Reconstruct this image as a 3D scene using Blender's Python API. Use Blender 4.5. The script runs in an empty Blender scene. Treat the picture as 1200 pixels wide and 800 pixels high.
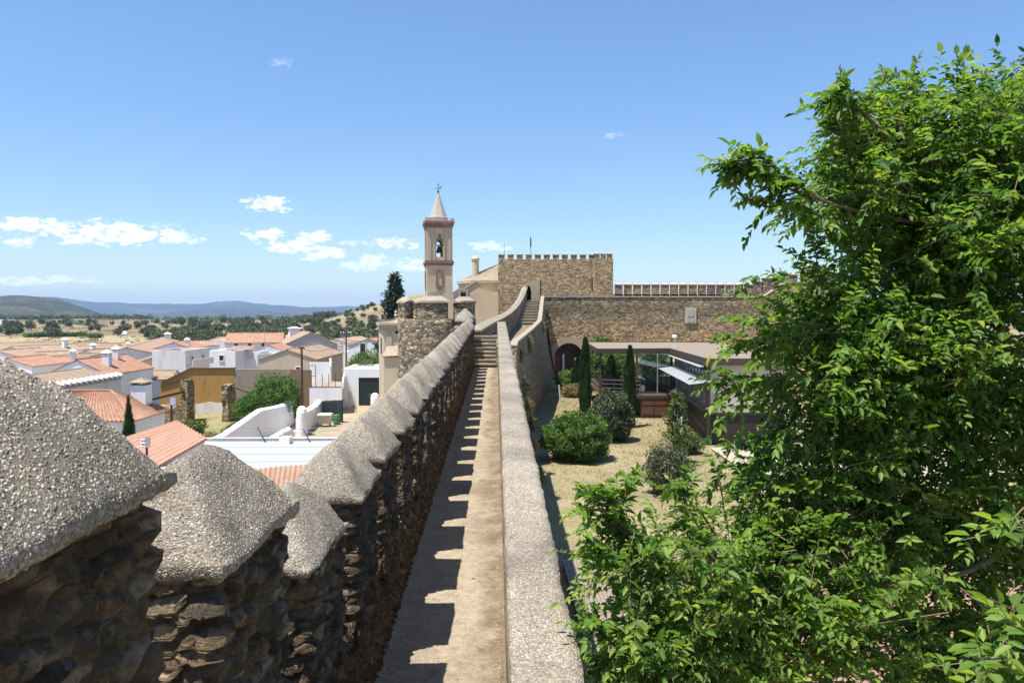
import bpy, bmesh, math, random
import numpy as np
from mathutils import Vector, Matrix, noise as mnoise

SC = bpy.context.scene
COL = SC.collection
R = math.radians
random.seed(7)
RNG = np.random.default_rng(7)

# ------------------------------------------------------------------ camera
FPX = 900.0                       # focal length in photo pixels (1200 wide)
PITCH = math.atan(32 / FPX)       # looking slightly down
YAW = math.atan(19 / FPX)         # the wall runs along +Y, the camera looks a touch to its right
cam_d = bpy.data.cameras.new('camera')
cam = bpy.data.objects.new('camera', cam_d)
COL.objects.link(cam)
cam_d.sensor_width = 36
cam_d.lens = 36 * FPX / 1200
cam_d.clip_start = 0.05
cam_d.clip_end = 60000
cam.location = (0, 0, 0)
cam.rotation_euler = (math.pi / 2 - PITCH, 0, -YAW)
SC.camera = cam

# ------------------------------------------------------------------ sky and sun
SUN_EL, SUN_AZ = R(71), math.atan2(-math.cos(R(32)), -math.sin(R(32)))   # azimuth from +Y towards +X
TO_SUN = Vector((math.cos(SUN_EL) * math.sin(SUN_AZ), math.cos(SUN_EL) * math.cos(SUN_AZ), math.sin(SUN_EL)))
sun_d = bpy.data.lights.new('sun', 'SUN')
sun_d.energy = 5.0
sun_d.angle = R(0.53)
sun_d.color = (1.0, 0.95, 0.87)
sun = bpy.data.objects.new('sun', sun_d)
COL.objects.link(sun)
sun.rotation_euler = TO_SUN.to_track_quat('Z', 'Y').to_euler()

W = bpy.data.worlds.new('World')
SC.world = W
W.use_nodes = True


class NT:
    """small helper to write node trees in one line per node"""
    def __init__(s, tree):
        s.t = tree
        s.t.nodes.clear()

    def n(s, typ, _out=None, **kw):
        nd = s.t.nodes.new(typ)
        ins = kw.pop('ins', {})
        for k, v in kw.items():
            setattr(nd, k, v)
        for k, v in ins.items():
            sock = nd.inputs[k]
            if hasattr(v, 'is_output'):
                s.t.links.new(v, sock)
            else:
                if isinstance(v, (tuple, list)) and len(v) == 3 and sock.type == 'RGBA':
                    v = (*v, 1)
                sock.default_value = v
        return nd if _out is None else nd.outputs[_out]

    def math(s, op, a, b=0.0, c=0.0, clamp=False):
        return s.n('ShaderNodeMath', 0, operation=op, use_clamp=clamp, ins={0: a, 1: b, 2: c})

    def vmath(s, op, a, b=(0, 0, 0)):
        return s.n('ShaderNodeVectorMath', 0, operation=op, ins={0: a, 1: b})

    def mix(s, fac, a, b, blend='MIX'):
        nd = s.n('ShaderNodeMix', data_type='RGBA', blend_type=blend)
        for sock, v in ((nd.inputs[0], fac), (nd.inputs[6], a), (nd.inputs[7], b)):
            if hasattr(v, 'is_output'):
                s.t.links.new(v, sock)
            else:
                sock.default_value = (*v, 1) if isinstance(v, (tuple, list)) and len(v) == 3 else v
        return nd.outputs[2]

    def ramp(s, fac, stops, interp='LINEAR'):
        nd = s.n('ShaderNodeValToRGB')
        s.t.links.new(fac, nd.inputs[0])
        cr = nd.color_ramp
        cr.interpolation = interp
        while len(cr.elements) < len(stops):
            cr.elements.new(0.5)
        for e, (p, c) in zip(cr.elements, stops):
            e.position = p
            e.color = (*c, 1) if isinstance(c, (tuple, list)) else (c, c, c, 1)
        return nd.outputs[0]

    def maprange(s, v, a, b, c=0.0, d=1.0, smooth=False):
        return s.n('ShaderNodeMapRange', 0, interpolation_type='SMOOTHSTEP' if smooth else 'LINEAR',
                   ins={0: v, 1: a, 2: b, 3: c, 4: d})

    def noise(s, vec, scale, detail=4.0, rough=0.55, out=0, dist=0.0):
        return s.n('ShaderNodeTexNoise', out, ins={'Vector': vec, 'Scale': scale, 'Detail': detail, 'Roughness': rough, 'Distortion': dist})

    def voro(s, vec, scale, feature='F1', out='Distance', rnd=1.0):
        return s.n('ShaderNodeTexVoronoi', out, feature=feature, ins={'Vector': vec, 'Scale': scale, 'Randomness': rnd})


wt = NT(W.node_tree)
sky = wt.n('ShaderNodeTexSky', sky_type='NISHITA', sun_disc=False, sun_elevation=SUN_EL, sun_rotation=SUN_AZ,
           altitude=400, air_density=1.0, dust_density=0.25, ozone_density=2.6)
gen = wt.n('ShaderNodeTexCoord', 'Generated')
sep = wt.n('ShaderNodeSeparateXYZ', ins={0: gen})
az = wt.math('ARCTAN2', sep.outputs[0], sep.outputs[1])
el = wt.math('ARCSINE', sep.outputs[2])
gflat = wt.vmath('MULTIPLY', gen, (1, 1, 2.4))
nz = wt.noise(gflat, 34, 7, 0.64)
nz2 = wt.noise(gflat, 95, 5, 0.62)
nzs = wt.math('ADD', wt.math('MULTIPLY', nz, 0.62), wt.math('MULTIPLY', nz2, 0.38))


def sky_dir(px, py):
    u, v = (px - 600) / FPX, (400 - py) / FPX
    y = math.cos(PITCH) + math.sin(PITCH) * v
    z = -math.sin(PITCH) + math.cos(PITCH) * v
    x = u * math.cos(YAW) + y * math.sin(YAW)
    y = -u * math.sin(YAW) + y * math.cos(YAW)
    d = Vector((x, y, z)).normalized()
    return math.atan2(d.x, d.y), math.asin(d.z)


# cumulus puffs low over the hills: azimuth/elevation centre, half width, half height, opacity
PUFFS = [(38, 266, 46, 11, 1.0), (135, 274, 60, 13, 1.0), (32, 283, 20, 6, .7), (185, 265, 20, 5, .3), (315, 240, 25, 9, .75),
         (316, 274, 30, 8, .85), (350, 289, 45, 10, .95), (365, 277, 26, 9, .7), (378, 300, 32, 7, .8), (464, 286, 26, 7, .85), (445, 308, 45, 10, .5),
         (412, 285, 20, 4, .3), (484, 311, 18, 7, .6), (330, 73, 15, 5, .16), (722, 158, 13, 5, .2), (20, 329, 26, 5, .5), (72, 327, 16, 5, .5), (107, 331, 14, 4, .4),
         (230, 282, 12, 4, .4), (570, 288, 30, 6, .45), (-60, 262, 60, 16, 1.0), (-170, 240, 70, 18, 1.0), (1320, 250, 70, 16, 1.0)]
cloud = None
for (px, py, hw, hh, op) in PUFFS:
    a0, e0 = sky_dir(px, py)
    da = wt.math('DIVIDE', wt.math('SUBTRACT', az, a0), hw * 1.18 / FPX)
    de = wt.math('DIVIDE', wt.math('SUBTRACT', el, e0), hh * 1.15 / FPX)
    q = wt.math('SUBTRACT', 1.0, wt.math('ADD', wt.math('MULTIPLY', da, da), wt.math('MULTIPLY', de, de)))
    q = wt.math('MULTIPLY', wt.math('MAXIMUM', q, -2.0), 0.42)
    q = wt.math('ADD', q, wt.math('MULTIPLY', wt.math('SUBTRACT', nzs, 0.56), 2.9))
    q = wt.math('MULTIPLY', wt.maprange(q, -0.08, 0.30, 0, 1, True), op)
    cloud = q if cloud is None else wt.math('MAXIMUM', cloud, q)
skyc = wt.n('ShaderNodeHueSaturation', 0, ins={'Saturation': 1.12, 'Value': 1.0, 'Color': sky.outputs[0]})
shade = wt.maprange(nz2, 0.35, 0.65, 0.86, 1.05)
cc = wt.mix(1.0, (7.9, 8.0, 8.15), shade, 'MULTIPLY')
skyc = wt.mix(1.0, skyc, (1.0, .99, 1.0), 'MULTIPLY')
skyc = wt.mix(1.0, skyc, wt.maprange(el, .0, .42, .78, 1.0), 'MULTIPLY')
skyfin = wt.mix(cloud, skyc, cc)
bg = wt.n('ShaderNodeBackground', 0, ins={'Color': skyfin, 'Strength': 0.118})
wt.n('ShaderNodeOutputWorld', ins={'Surface': bg})

SC.view_settings.view_transform = 'Standard'
SC.view_settings.look = 'None'
SC.view_settings.exposure = 0.8
SC.view_settings.gamma = 1.0
SC.view_settings.use_curve_mapping = False
SC.cycles.use_denoising = True
SC.cycles.max_bounces = 7
SC.cycles.diffuse_bounces = 3
SC.cycles.glossy_bounces = 3
SC.cycles.transmission_bounces = 6
SC.cycles.transparent_max_bounces = 8
SC.cycles.volume_bounces = 0
SC.cycles.use_adaptive_sampling = True
SC.cycles.adaptive_threshold = 0.012


# ------------------------------------------------------------------ helpers
def P(px, py, Y):
    """world point seen at photo pixel (px,py) whose world depth is Y"""
    u, v = (px - 600) / FPX, (400 - py) / FPX
    f = math.cos(PITCH) + math.sin(PITCH) * v
    z = -math.sin(PITCH) + math.cos(PITCH) * v
    x = u * math.cos(YAW) + f * math.sin(YAW)
    y = -u * math.sin(YAW) + f * math.cos(YAW)
    k = Y / y
    return Vector((x * k, Y, z * k))


def XZ(px, py, Y):
    p = P(px, py, Y)
    return p.x, p.z


def tag(o, label=None, cat=None, group=None, kind=None):
    if label: o['label'] = label
    if cat: o['category'] = cat
    if group: o['group'] = group
    if kind: o['kind'] = kind
    return o


def thing(name, label, cat, loc=(0, 0, 0), group=None, rz=0.0):
    o = bpy.data.objects.new(name, None)
    o.empty_display_size = 0.2
    COL.objects.link(o)
    o.location = loc
    o.rotation_euler = (0, 0, rz)
    return tag(o, label, cat, group)


def wloc(o):
    v = Vector(o.location)
    while o.parent:
        o = o.parent
        v = v + Vector(o.location)
    return v


def link_mesh(name, me, mat, parent=None, smooth=False, loc=None):
    me.materials.append(mat)
    if smooth:
        me.polygons.foreach_set('use_smooth', [True] * len(me.polygons))
    o = bpy.data.objects.new(name, me)
    COL.objects.link(o)
    if parent: o.parent = parent
    if loc is not None: o.location = loc
    return o


class MB:
    """collects faces, then links them as ONE mesh object"""
    def __init__(s):
        s.v = []; s.f = []; s.uv = []

    def face(s, pts, uv=None):
        i = len(s.v)
        s.v.extend([tuple(p) for p in pts])
        s.f.append(tuple(range(i, i + len(pts))))
        s.uv.append(uv or [(0, 0)] * len(pts))
        return s

    def box(s, x0, x1, y0, y1, z0, z1):
        c = [(x0, y0, z0), (x1, y0, z0), (x1, y1, z0), (x0, y1, z0), (x0, y0, z1), (x1, y0, z1), (x1, y1, z1), (x0, y1, z1)]
        for q in ((3, 2, 1, 0), (4, 5, 6, 7), (0, 1, 5, 4), (1, 2, 6, 5), (2, 3, 7, 6), (3, 0, 4, 7)):
            s.face([c[k] for k in q])
        return s

    def hexa(s, c):
        for q in ((3, 2, 1, 0), (4, 5, 6, 7), (0, 1, 5, 4), (1, 2, 6, 5), (2, 3, 7, 6), (3, 0, 4, 7)):
            s.face([c[k] for k in q])
        return s

    def obox(s, c, size, rz=0.0, M=None):
        hx, hy, hz = size[0] / 2, size[1] / 2, size[2] / 2
        m = Matrix.Translation(Vector(c)) @ (M if M is not None else Matrix.Rotation(rz, 4, 'Z'))
        p = [m @ Vector(k) for k in ((-hx, -hy, -hz), (hx, -hy, -hz), (hx, hy, -hz), (-hx, hy, -hz), (-hx, -hy, hz), (hx, -hy, hz), (hx, hy, hz), (-hx, hy, hz))]
        return s.hexa(p)

    def beam(s, a, b, w, h=None):
        a, b = Vector(a), Vector(b)
        d = (b - a)
        q = d.to_track_quat('Y', 'Z').to_matrix().to_4x4()
        return s.obox((a + b) / 2, (w, d.length, h or w), M=q)

    def grid(s, p00, p10, p01, p11, nu, nv):
        p00, p10, p01, p11 = map(Vector, (p00, p10, p01, p11))
        i0 = len(s.v)
        for j in range(nv + 1):
            t = j / nv
            a, b = p00.lerp(p01, t), p10.lerp(p11, t)
            for i in range(nu + 1):
                s.v.append(tuple(a.lerp(b, i / nu)))
        for j in range(nv):
            for i in range(nu):
                k = i0 + j * (nu + 1) + i
                s.f.append((k, k + 1, k + nu + 2, k + nu + 1))
                s.uv.append([(0, 0)] * 4)
        return s

    def gbox(s, x0, x1, y0, y1, z0, z1, d, skip=''):
        nx, ny, nz = (max(1, round((b - a) / d)) for a, b in ((x0, x1), (y0, y1), (z0, z1)))
        if 'd' not in skip: s.grid((x0, y1, z0), (x1, y1, z0), (x0, y0, z0), (x1, y0, z0), nx, ny)
        if 'u' not in skip: s.grid((x0, y0, z1), (x1, y0, z1), (x0, y1, z1), (x1, y1, z1), nx, ny)
        if 'f' not in skip: s.grid((x0, y0, z0), (x1, y0, z0), (x0, y0, z1), (x1, y0, z1), nx, nz)
        if 'b' not in skip: s.grid((x1, y1, z0), (x0, y1, z0), (x1, y1, z1), (x0, y1, z1), nx, nz)
        if 'r' not in skip: s.grid((x1, y0, z0), (x1, y1, z0), (x1, y0, z1), (x1, y1, z1), ny, nz)
        if 'l' not in skip: s.grid((x0, y1, z0), (x0, y0, z0), (x0, y1, z1), (x0, y0, z1), ny, nz)
        return s

    def tube(s, a, b, r0, r1=None, n=8, caps=True):
        a, b = Vector(a), Vector(b)
        r1 = r0 if r1 is None else r1
        q = (b - a).to_track_quat('Z', 'Y')
        A = [a + q @ Vector((math.cos(2 * math.pi * i / n) * r0, math.sin(2 * math.pi * i / n) * r0, 0)) for i in range(n)]
        B = [b + q @ Vector((math.cos(2 * math.pi * i / n) * r1, math.sin(2 * math.pi * i / n) * r1, 0)) for i in range(n)]
        for i in range(n):
            j = (i + 1) % n
            s.face([A[i], A[j], B[j], B[i]])
        if caps:
            s.face(A[::-1]); s.face(B)
        return s

    def lathe(s, c, prof, n=16, sq=1.0):
        c = Vector(c)
        rings = [[c + Vector((r * math.cos(2 * math.pi * i / n), r * sq * math.sin(2 * math.pi * i / n), z)) for i in range(n)] for r, z in prof]
        for a, b in zip(rings, rings[1:]):
            for i in range(n):
                j = (i + 1) % n
                s.face([a[i], a[j], b[j], b[i]])
        s.face(rings[0][::-1]); s.face(rings[-1])
        return s

    def prism(s, poly, z0, z1):
        n = len(poly)
        s.face([(x, y, z1) for x, y in poly]); s.face([(x, y, z0) for x, y in reversed(poly)])
        for i in range(n):
            (xa, ya), (xb, yb) = poly[i], poly[(i + 1) % n]
            s.face([(xa, ya, z0), (xb, yb, z0), (xb, yb, z1), (xa, ya, z1)])
        return s

    def extrude_xz(s, poly, y0, y1):
        """poly of (x,z) counter-clockwise seen from -Y"""
        n = len(poly)
        s.face([(x, y0, z) for x, z in poly]); s.face([(x, y1, z) for x, z in reversed(poly)])
        for i in range(n):
            (xa, za), (xb, zb) = poly[i], poly[(i + 1) % n]
            s.face([(xb, y0, zb), (xa, y0, za), (xa, y1, za), (xb, y1, zb)])
        return s

    def strips(s, xs, bot, top, y0, y1):
        """wall along X whose bottom and top follow functions of x (arches, slopes)"""
        for a, b in zip(xs, xs[1:]):
            e = 1e-4
            za, zb, ta, tb = bot(a + e), bot(b - e), top(a + e), top(b - e)
            s.face([(a, y0, za), (b, y0, zb), (b, y0, tb), (a, y0, ta)])
            s.face([(b, y1, zb), (a, y1, za), (a, y1, ta), (b, y1, tb)])
            s.face([(a, y0, ta), (b, y0, tb), (b, y1, tb), (a, y1, ta)])
            s.face([(b, y0, zb), (a, y0, za), (a, y1, za), (b, y1, zb)])
        for x, sg in ((xs[0] + 1e-4, -1), (xs[-1] - 1e-4, 1)):
            q = [(x, y0, bot(x)), (x, y1, bot(x)), (x, y1, top(x)), (x, y0, top(x))]
            s.face(q if sg > 0 else q[::-1])
        return s

    def corr(s, e0, e1, r1, r0, pitch=0.22, amp=0.035, nv=1, thick=0.08):
        """corrugated (tiled) slope: eave e0-e1, ridge r0-r1, real half-round ribs running down the slope"""
        e0, e1, r0, r1 = map(Vector, (e0, e1, r0, r1))
        nrm = (e1 - e0).cross(r0 - e0 if (r0 - e0).length > .01 else r1 - e0).normalized()
        if nrm.z < 0: nrm = -nrm
        L = max((e1 - e0).length, (r1 - r0).length)
        k = max(2, int(L / pitch))
        nu = k * 4
        i0 = len(s.v)
        for j in range(nv + 1):
            t = j / nv
            a, b = e0.lerp(r0, t), e1.lerp(r1, t)
            for i in range(nu + 1):
                ph = (i % 4) / 4
                h = amp * (math.sin(math.pi * ph * 2) if ph <= .5 else -0.35 * math.sin(math.pi * (ph - .5) * 2))
                s.v.append(tuple(a.lerp(b, i / nu) + nrm * h))
        for j in range(nv):
            for i in range(nu):
                q = i0 + j * (nu + 1) + i
                s.f.append((q, q + 1, q + nu + 2, q + nu + 1))
                s.uv.append([(i / 4, j / nv), ((i + 1) / 4, j / nv), ((i + 1) / 4, (j + 1) / nv), (i / 4, (j + 1) / nv)])
        d = nrm * -(thick)
        s.face([e0 + d, r0 + d, r1 + d, e1 + d])
        s.face([e0 + d, e1 + d, e1 + nrm * -.01, e0 + nrm * -.01])
        s.face([r0 + d, e0 + d, e0 + nrm * -.01, r0 + nrm * -.01])
        s.face([e1 + d, r1 + d, r1 + nrm * -.01, e1 + nrm * -.01])
        return s

    def build(s, name, mat, parent=None, weld=False, smooth=False, origin=None):
        """coordinates are world coordinates; a parented part is stored relative to its parent"""
        off = wloc(parent) if parent else Vector((0, 0, 0))
        V = np.array(s.v, dtype=np.float64)
        loc = None
        if parent is None and origin is not False:
            mn, mx = V.min(0), V.max(0)
            loc = Vector(((mn[0] + mx[0]) / 2, (mn[1] + mx[1]) / 2, mn[2])) if origin is None else Vector(origin)
            off = loc
        V = V - np.array(off)
        me = bpy.data.meshes.new(name)
        me.from_pydata(V.tolist(), [], s.f)
        if any(u[0] != u[1] for u in s.uv if len(u) > 1):
            uvl = me.uv_layers.new(name='UVMap')
            uvl.data.foreach_set('uv', [c for f in s.uv for p in f for c in p])
        if weld:
            bm = bmesh.new(); bm.from_mesh(me)
            bmesh.ops.remove_doubles(bm, verts=bm.verts, dist=1e-4)
            bm.to_mesh(me); bm.free()
        return link_mesh(name, me, mat, parent, smooth, loc)


def copy_tree(o, parent=None):
    c = o.copy(); COL.objects.link(c)
    if parent is not None: c.parent = parent
    for ch in list(o.children): copy_tree(ch, c)
    return c


def lerp_tab(tab, x):
    xs = [t[0] for t in tab]
    return [float(np.interp(x, xs, [t[k] for t in tab])) for k in range(1, len(tab[0]))]
# ------------------------------------------------------------------ materials
def mat_new(name):
    m = bpy.data.materials.new(name); m.use_nodes = True
    return m, NT(m.node_tree)


def finish(nt, col, rough=0.85, bump=None, strength=0.5, dist=0.05, spec=0.3, disp=None, m=None, metal=0.0, normal=None):
    ins = {'Base Color': col, 'Roughness': rough, 'Specular IOR Level': spec, 'Metallic': metal}
    if bump is not None:
        ins['Normal'] = nt.n('ShaderNodeBump', 0, ins={'Strength': strength, 'Distance': dist, 'Height': bump})
    b = nt.n('ShaderNodeBsdfPrincipled', 0, ins=ins)
    o = nt.n('ShaderNodeOutputMaterial', ins={'Surface': b})
    if disp is not None:
        nt.t.links.new(disp, o.inputs['Displacement'])
        m.displacement_method = 'BOTH'
    return b


def pos(nt): return nt.n('ShaderNodeNewGeometry', 'Position')


def m_rubble(name, sc=6.0, cols=None, mortar=(.20, .155, .10), flat=2.0, disp=0.0, bump=0.9, bdist=0.06, stain=0.5, joint=0.09, rough=.45, warm=None, wob_amt=1.6, flatface=2.2, lichen=0.0):
    """rubble masonry: irregular flattish stones bedded in mortar"""
    cols = cols or [(.13, .10, .07), (.22, .165, .105), (.31, .235, .15), (.19, .165, .135), (.38, .31, .21)]
    m, nt = mat_new(name)
    p = pos(nt)
    pv = nt.vmath('MULTIPLY', p, (1, 1, flat))
    wob = nt.n('ShaderNodeTexNoise', 'Color', ins={'Vector': pv, 'Scale': sc * .5, 'Detail': 3})
    pv = nt.vmath('ADD', pv, nt.vmath('MULTIPLY', nt.vmath('SUBTRACT', wob, (.5, .5, .5)), (wob_amt / sc,) * 3))
    cell = nt.voro(pv, sc, 'F1', 'Color')
    edge = nt.voro(pv, sc, 'DISTANCE_TO_EDGE', 'Distance')
    rnd = nt.n('ShaderNodeSeparateColor', 0, ins={0: cell})
    rnd2 = nt.n('ShaderNodeSeparateColor', 1, ins={0: cell})
    n = len(cols)
    c = nt.ramp(rnd, [(i / n, k) for i, k in enumerate(cols)], 'CONSTANT')
    fine = nt.noise(p, sc * 5, 6, .7)
    c = nt.mix(.8, c, nt.ramp(fine, [(.25, .35), (.55, 1.0), (.8, 1.5)]), 'MULTIPLY')
    big = nt.noise(p, .55, 5, .6)
    st = nt.maprange(big, .47, .72)
    c = nt.mix(nt.math('MULTIPLY', st, stain), c, (.075, .062, .05))
    if warm:   # lower part of the wall is built of another, warmer stone
        zz = nt.n('ShaderNodeSeparateXYZ', ins={0: p}).outputs[2]
        wz = nt.math('ADD', zz, nt.math('MULTIPLY', nt.math('SUBTRACT', nt.noise(p, .35, 4, .6), .5), 3.5))
        c = nt.mix(nt.maprange(wz, warm[0], warm[1], .75, 0), c, nt.mix(1.0, c, (1.45, 1.15, .85), 'MULTIPLY'))
        c = nt.mix(nt.maprange(nt.math('ABSOLUTE', nt.math('SUBTRACT', wz, warm[1] + 1.0)), 0, 1.3, .5, 0), c, (.07, .058, .045))
    mm = nt.maprange(edge, joint * .25, joint, 1, 0)
    c = nt.mix(nt.math('MULTIPLY', mm, .8), c, nt.mix(fine, mortar, tuple(x * .55 for x in mortar)))
    h = nt.math('MULTIPLY', nt.maprange(edge, 0, joint * flatface, 0, 1, True), nt.math('ADD', .45, nt.math('MULTIPLY', rnd2, .55)))
    if lichen:
        c = nt.mix(nt.maprange(nt.noise(p, 13, 6, .75), .55, .68, 0, lichen), c, (.30, .275, .215))
        c = nt.mix(nt.maprange(nt.noise(nt.vmath('ADD', p, (9, 3, 1)), 19, 6, .75), .57, .68, 0, lichen), c, (.05, .04, .03))
        h = nt.math('ADD', h, nt.math('MULTIPLY', nt.noise(p, 60, 7, .75), .35))
    h = nt.math('ADD', h, nt.math('MULTIPLY', fine, rough))
    if disp:
        d = nt.n('ShaderNodeDisplacement', 0, ins={'Height': h, 'Midlevel': .75, 'Scale': disp})
        finish(nt, c, .95, None, spec=.15, disp=d, m=m)
    else:
        finish(nt, c, .95, h, bump, bdist, spec=.15)
    return m


def m_pebble(name, sc=80.0, disp=0.005):
    """lime concrete studded with small river pebbles"""
    m, nt = mat_new(name)
    p = pos(nt)
    w = nt.n('ShaderNodeTexNoise', 'Color', ins={'Vector': p, 'Scale': sc * .6, 'Detail': 2})
    pv = nt.vmath('ADD', p, nt.vmath('MULTIPLY', nt.vmath('SUBTRACT', w, (.5, .5, .5)), (.7 / sc,) * 3))
    d1 = nt.voro(pv, sc, 'F1', 'Distance'); c1 = nt.voro(pv, sc, 'F1', 'Color')
    d2 = nt.voro(pv, sc * 2.1, 'F1', 'Distance'); c2 = nt.voro(pv, sc * 2.1, 'F1', 'Color')
    r1 = nt.n('ShaderNodeSeparateColor', 0, ins={0: c1}); g1 = nt.n('ShaderNodeSeparateColor', 1, ins={0: c1})
    r2 = nt.n('ShaderNodeSeparateColor', 0, ins={0: c2})
    stones = [(0, (.35, .30, .225)), (.2, (.39, .355, .30)), (.38, (.22, .155, .10)), (.5, (.40, .335, .235)), (.64, (.14, .115, .09)), (.72, (.46, .43, .37)), (.9, (.27, .185, .115))]
    pc = nt.ramp(r1, stones, 'CONSTANT')
    sc2 = nt.ramp(r2, stones, 'CONSTANT')
    base = nt.mix(nt.noise(p, 90, 4, .7), (.13, .11, .085), (.29, .25, .20))
    big1 = nt.math('MULTIPLY', nt.maprange(d1, .42, .52, 1, 0), nt.math('GREATER_THAN', g1, .06))
    sm1 = nt.maprange(d2, .36, .46, 1, 0)
    c = nt.mix(nt.math('MULTIPLY', sm1, .75), base, sc2)
    c = nt.mix(big1, c, pc)
    lich = nt.noise(p, 3.2, 5, .65)
    c = nt.mix(nt.maprange(lich, .54, .70, 0, .6), c, (.13, .115, .09))
    c = nt.mix(1.0, c, nt.ramp(nt.noise(p, .9, 5, .6), [(.32, .72), (.5, 1.0), (.68, 1.25)]), 'MULTIPLY')
    c = nt.mix(nt.maprange(nt.noise(nt.vmath('MULTIPLY', p, (1, 1, .3)), 11, 6, .75), .60, .70, 0, .6), c, (.06, .052, .042))
    c = nt.mix(nt.maprange(nt.noise(p, 5.3, 4, .6), .6, .75, 0, .35), c, (.34, .28, .13))
    h = nt.math('ADD', nt.math('MULTIPLY', big1, nt.maprange(d1, 0, .46, 1, 0)), nt.math('MULTIPLY', sm1, nt.maprange(d2, 0, .46, .45, 0)))
    h = nt.math('ADD', h, nt.math('MULTIPLY', nt.noise(p, 7, 4, .6), 1.6))
    d = nt.n('ShaderNodeDisplacement', 0, ins={'Height': h, 'Midlevel': 1.1, 'Scale': disp * 1.6})
    finish(nt, c, .9, None, spec=.25, disp=d, m=m)
    return m


def m_walk():
    m, nt = mat_new('trodden_concrete')
    p = pos(nt)
    a = nt.noise(p, 1.1, 6, .62); b = nt.noise(p, 28, 5, .7)
    c = nt.mix(a, (.25, .20, .14), (.335, .28, .20))
    c = nt.mix(nt.maprange(b, .3, .75, .0, .6), c, (.39, .335, .25))
    ed = nt.voro(nt.vmath('MULTIPLY', p, (1, 1, 1)), 75, 'F1', 'Distance'); ec = nt.n('ShaderNodeSeparateColor', 0, ins={0: nt.voro(p, 75, 'F1', 'Color')})
    peb = nt.math('MULTIPLY', nt.maprange(ed, .25, .38, 1, 0), nt.math('GREATER_THAN', ec, .6))
    c = nt.mix(nt.math('MULTIPLY', peb, .6), c, nt.ramp(ec, [(.6, (.28, .2, .13)), (.75, (.46, .42, .35)), (.9, (.18, .14, .1))], 'CONSTANT'))
    # brown rain-wash stain that wanders along the right-hand kerb
    sp = nt.n('ShaderNodeSeparateXYZ', ins={0: p})
    wx = nt.math('ADD', sp.outputs[0], nt.math('MULTIPLY', nt.math('SUBTRACT', nt.noise(nt.vmath('MULTIPLY', p, (1, .5, 1)), 1.4, 4, .6), .5), .75))
    band = nt.math('MULTIPLY', nt.maprange(wx, -.36, -.06, 0, 1, True), nt.maprange(nt.noise(p, 2.2, 5, .7), .30, .55))
    c = nt.mix(nt.math('MULTIPLY', band, .8), c, (.135, .092, .055))
    c = nt.mix(nt.maprange(nt.noise(p, .8, 5, .6), .52, .72, 0, .5), c, (.15, .12, .085))
    c = nt.mix(.75, c, nt.ramp(nt.noise(p, 7, 5, .72), [(.3, .62), (.5, 1.0), (.72, 1.35)]), 'MULTIPLY')
    crk = nt.voro(nt.vmath('ADD', p, nt.vmath('MULTIPLY', nt.n('ShaderNodeTexNoise', 'Color', ins={'Vector': p, 'Scale': 4.0}), (.5, .5, .5))), .9, 'DISTANCE_TO_EDGE', 'Distance')
    c = nt.mix(nt.maprange(crk, .002, .007, .18, 0), c, (.1, .08, .05))
    h = nt.math('ADD', nt.math('MULTIPLY', b, .8), nt.math('MULTIPLY', peb, .5))
    finish(nt, c, .93, nt.math('ADD', h, nt.noise(p, 9, 5, .7)), .8, .016, spec=.2)
    return m


def m_ground(name, cols, scale=.6, bump=.4, green=None, bd=.03):
    m, nt = mat_new(name)
    p = pos(nt)
    a = nt.noise(p, scale, 7, .65); b = nt.noise(p, scale * 30, 5, .75)
    c = nt.ramp(a, [(.3, cols[0]), (.5, cols[1]), (.68, cols[2])])
    c = nt.mix(.75, c, nt.ramp(b, [(.25, .5), (.5, 1.0), (.75, 1.4)]), 'MULTIPLY')
    if green:
        g = nt.math('MULTIPLY', nt.maprange(nt.noise(p, scale * .55, 5, .6), .5, .66), nt.maprange(b, .35, .6))
        c = nt.mix(nt.math('MULTIPLY', g, .75), c, green)
    finish(nt, c, .95, b, bump, bd, spec=.1)
    return m


def m_plaster(name, col=(.80, .79, .76), dirt=.25, dirtcol=(.42, .37, .30), sc=.8, bump=.25):
    m, nt = mat_new(name)
    p = pos(nt)
    a = nt.noise(nt.vmath('MULTIPLY', p, (1, 1, .35)), sc, 6, .65)
    b = nt.noise(p, 9, 5, .7)
    c = nt.mix(nt.maprange(a, .5, .78, 0, dirt), col, dirtcol)
    c = nt.mix(nt.maprange(b, .55, .8, 0, dirt * .5), c, dirtcol)
    finish(nt, c, .9, nt.noise(p, 5, 5, .6), bump, .03, spec=.2)
    return m


def m_tile(name, a=(.40, .17, .10), b=(.48, .25, .16), old=(.30, .22, .15), oldamt=.35):
    m, nt = mat_new(name)
    uv = nt.n('ShaderNodeTexCoord', 'UV')
    p = pos(nt)
    sp = nt.n('ShaderNodeSeparateXYZ', ins={0: p})
    # one shade per tile: columns from the ribs, courses from the height
    cellv = nt.n('ShaderNodeCombineXYZ', 0, ins={0: nt.math('FLOOR', nt.n('ShaderNodeSeparateXYZ', 0, ins={0: uv})), 1: nt.math('FLOOR', nt.math('MULTIPLY', sp.outputs[2], 7.0))})
    wn = nt.n('ShaderNodeTexWhiteNoise', 'Value', noise_dimensions='3D', ins={'Vector': nt.vmath('ADD', cellv, nt.n('ShaderNodeObjectInfo', 'Location'))})
    c = nt.mix(wn, a, b)
    n1 = nt.noise(p, 1.3, 5, .65)
    c = nt.mix(nt.math('MULTIPLY', nt.maprange(n1, .42, .66), oldamt * 1.6, clamp=True), c, old)
    c = nt.mix(.6, c, nt.ramp(nt.noise(p, 11, 4, .7), [(.3, .6), (.6, 1.1)]), 'MULTIPLY')
    row = nt.math('FRACT', nt.math('MULTIPLY', sp.outputs[2], 7.0))
    finish(nt, c, .85, row, .35, .03, spec=.2)
    return m


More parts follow.
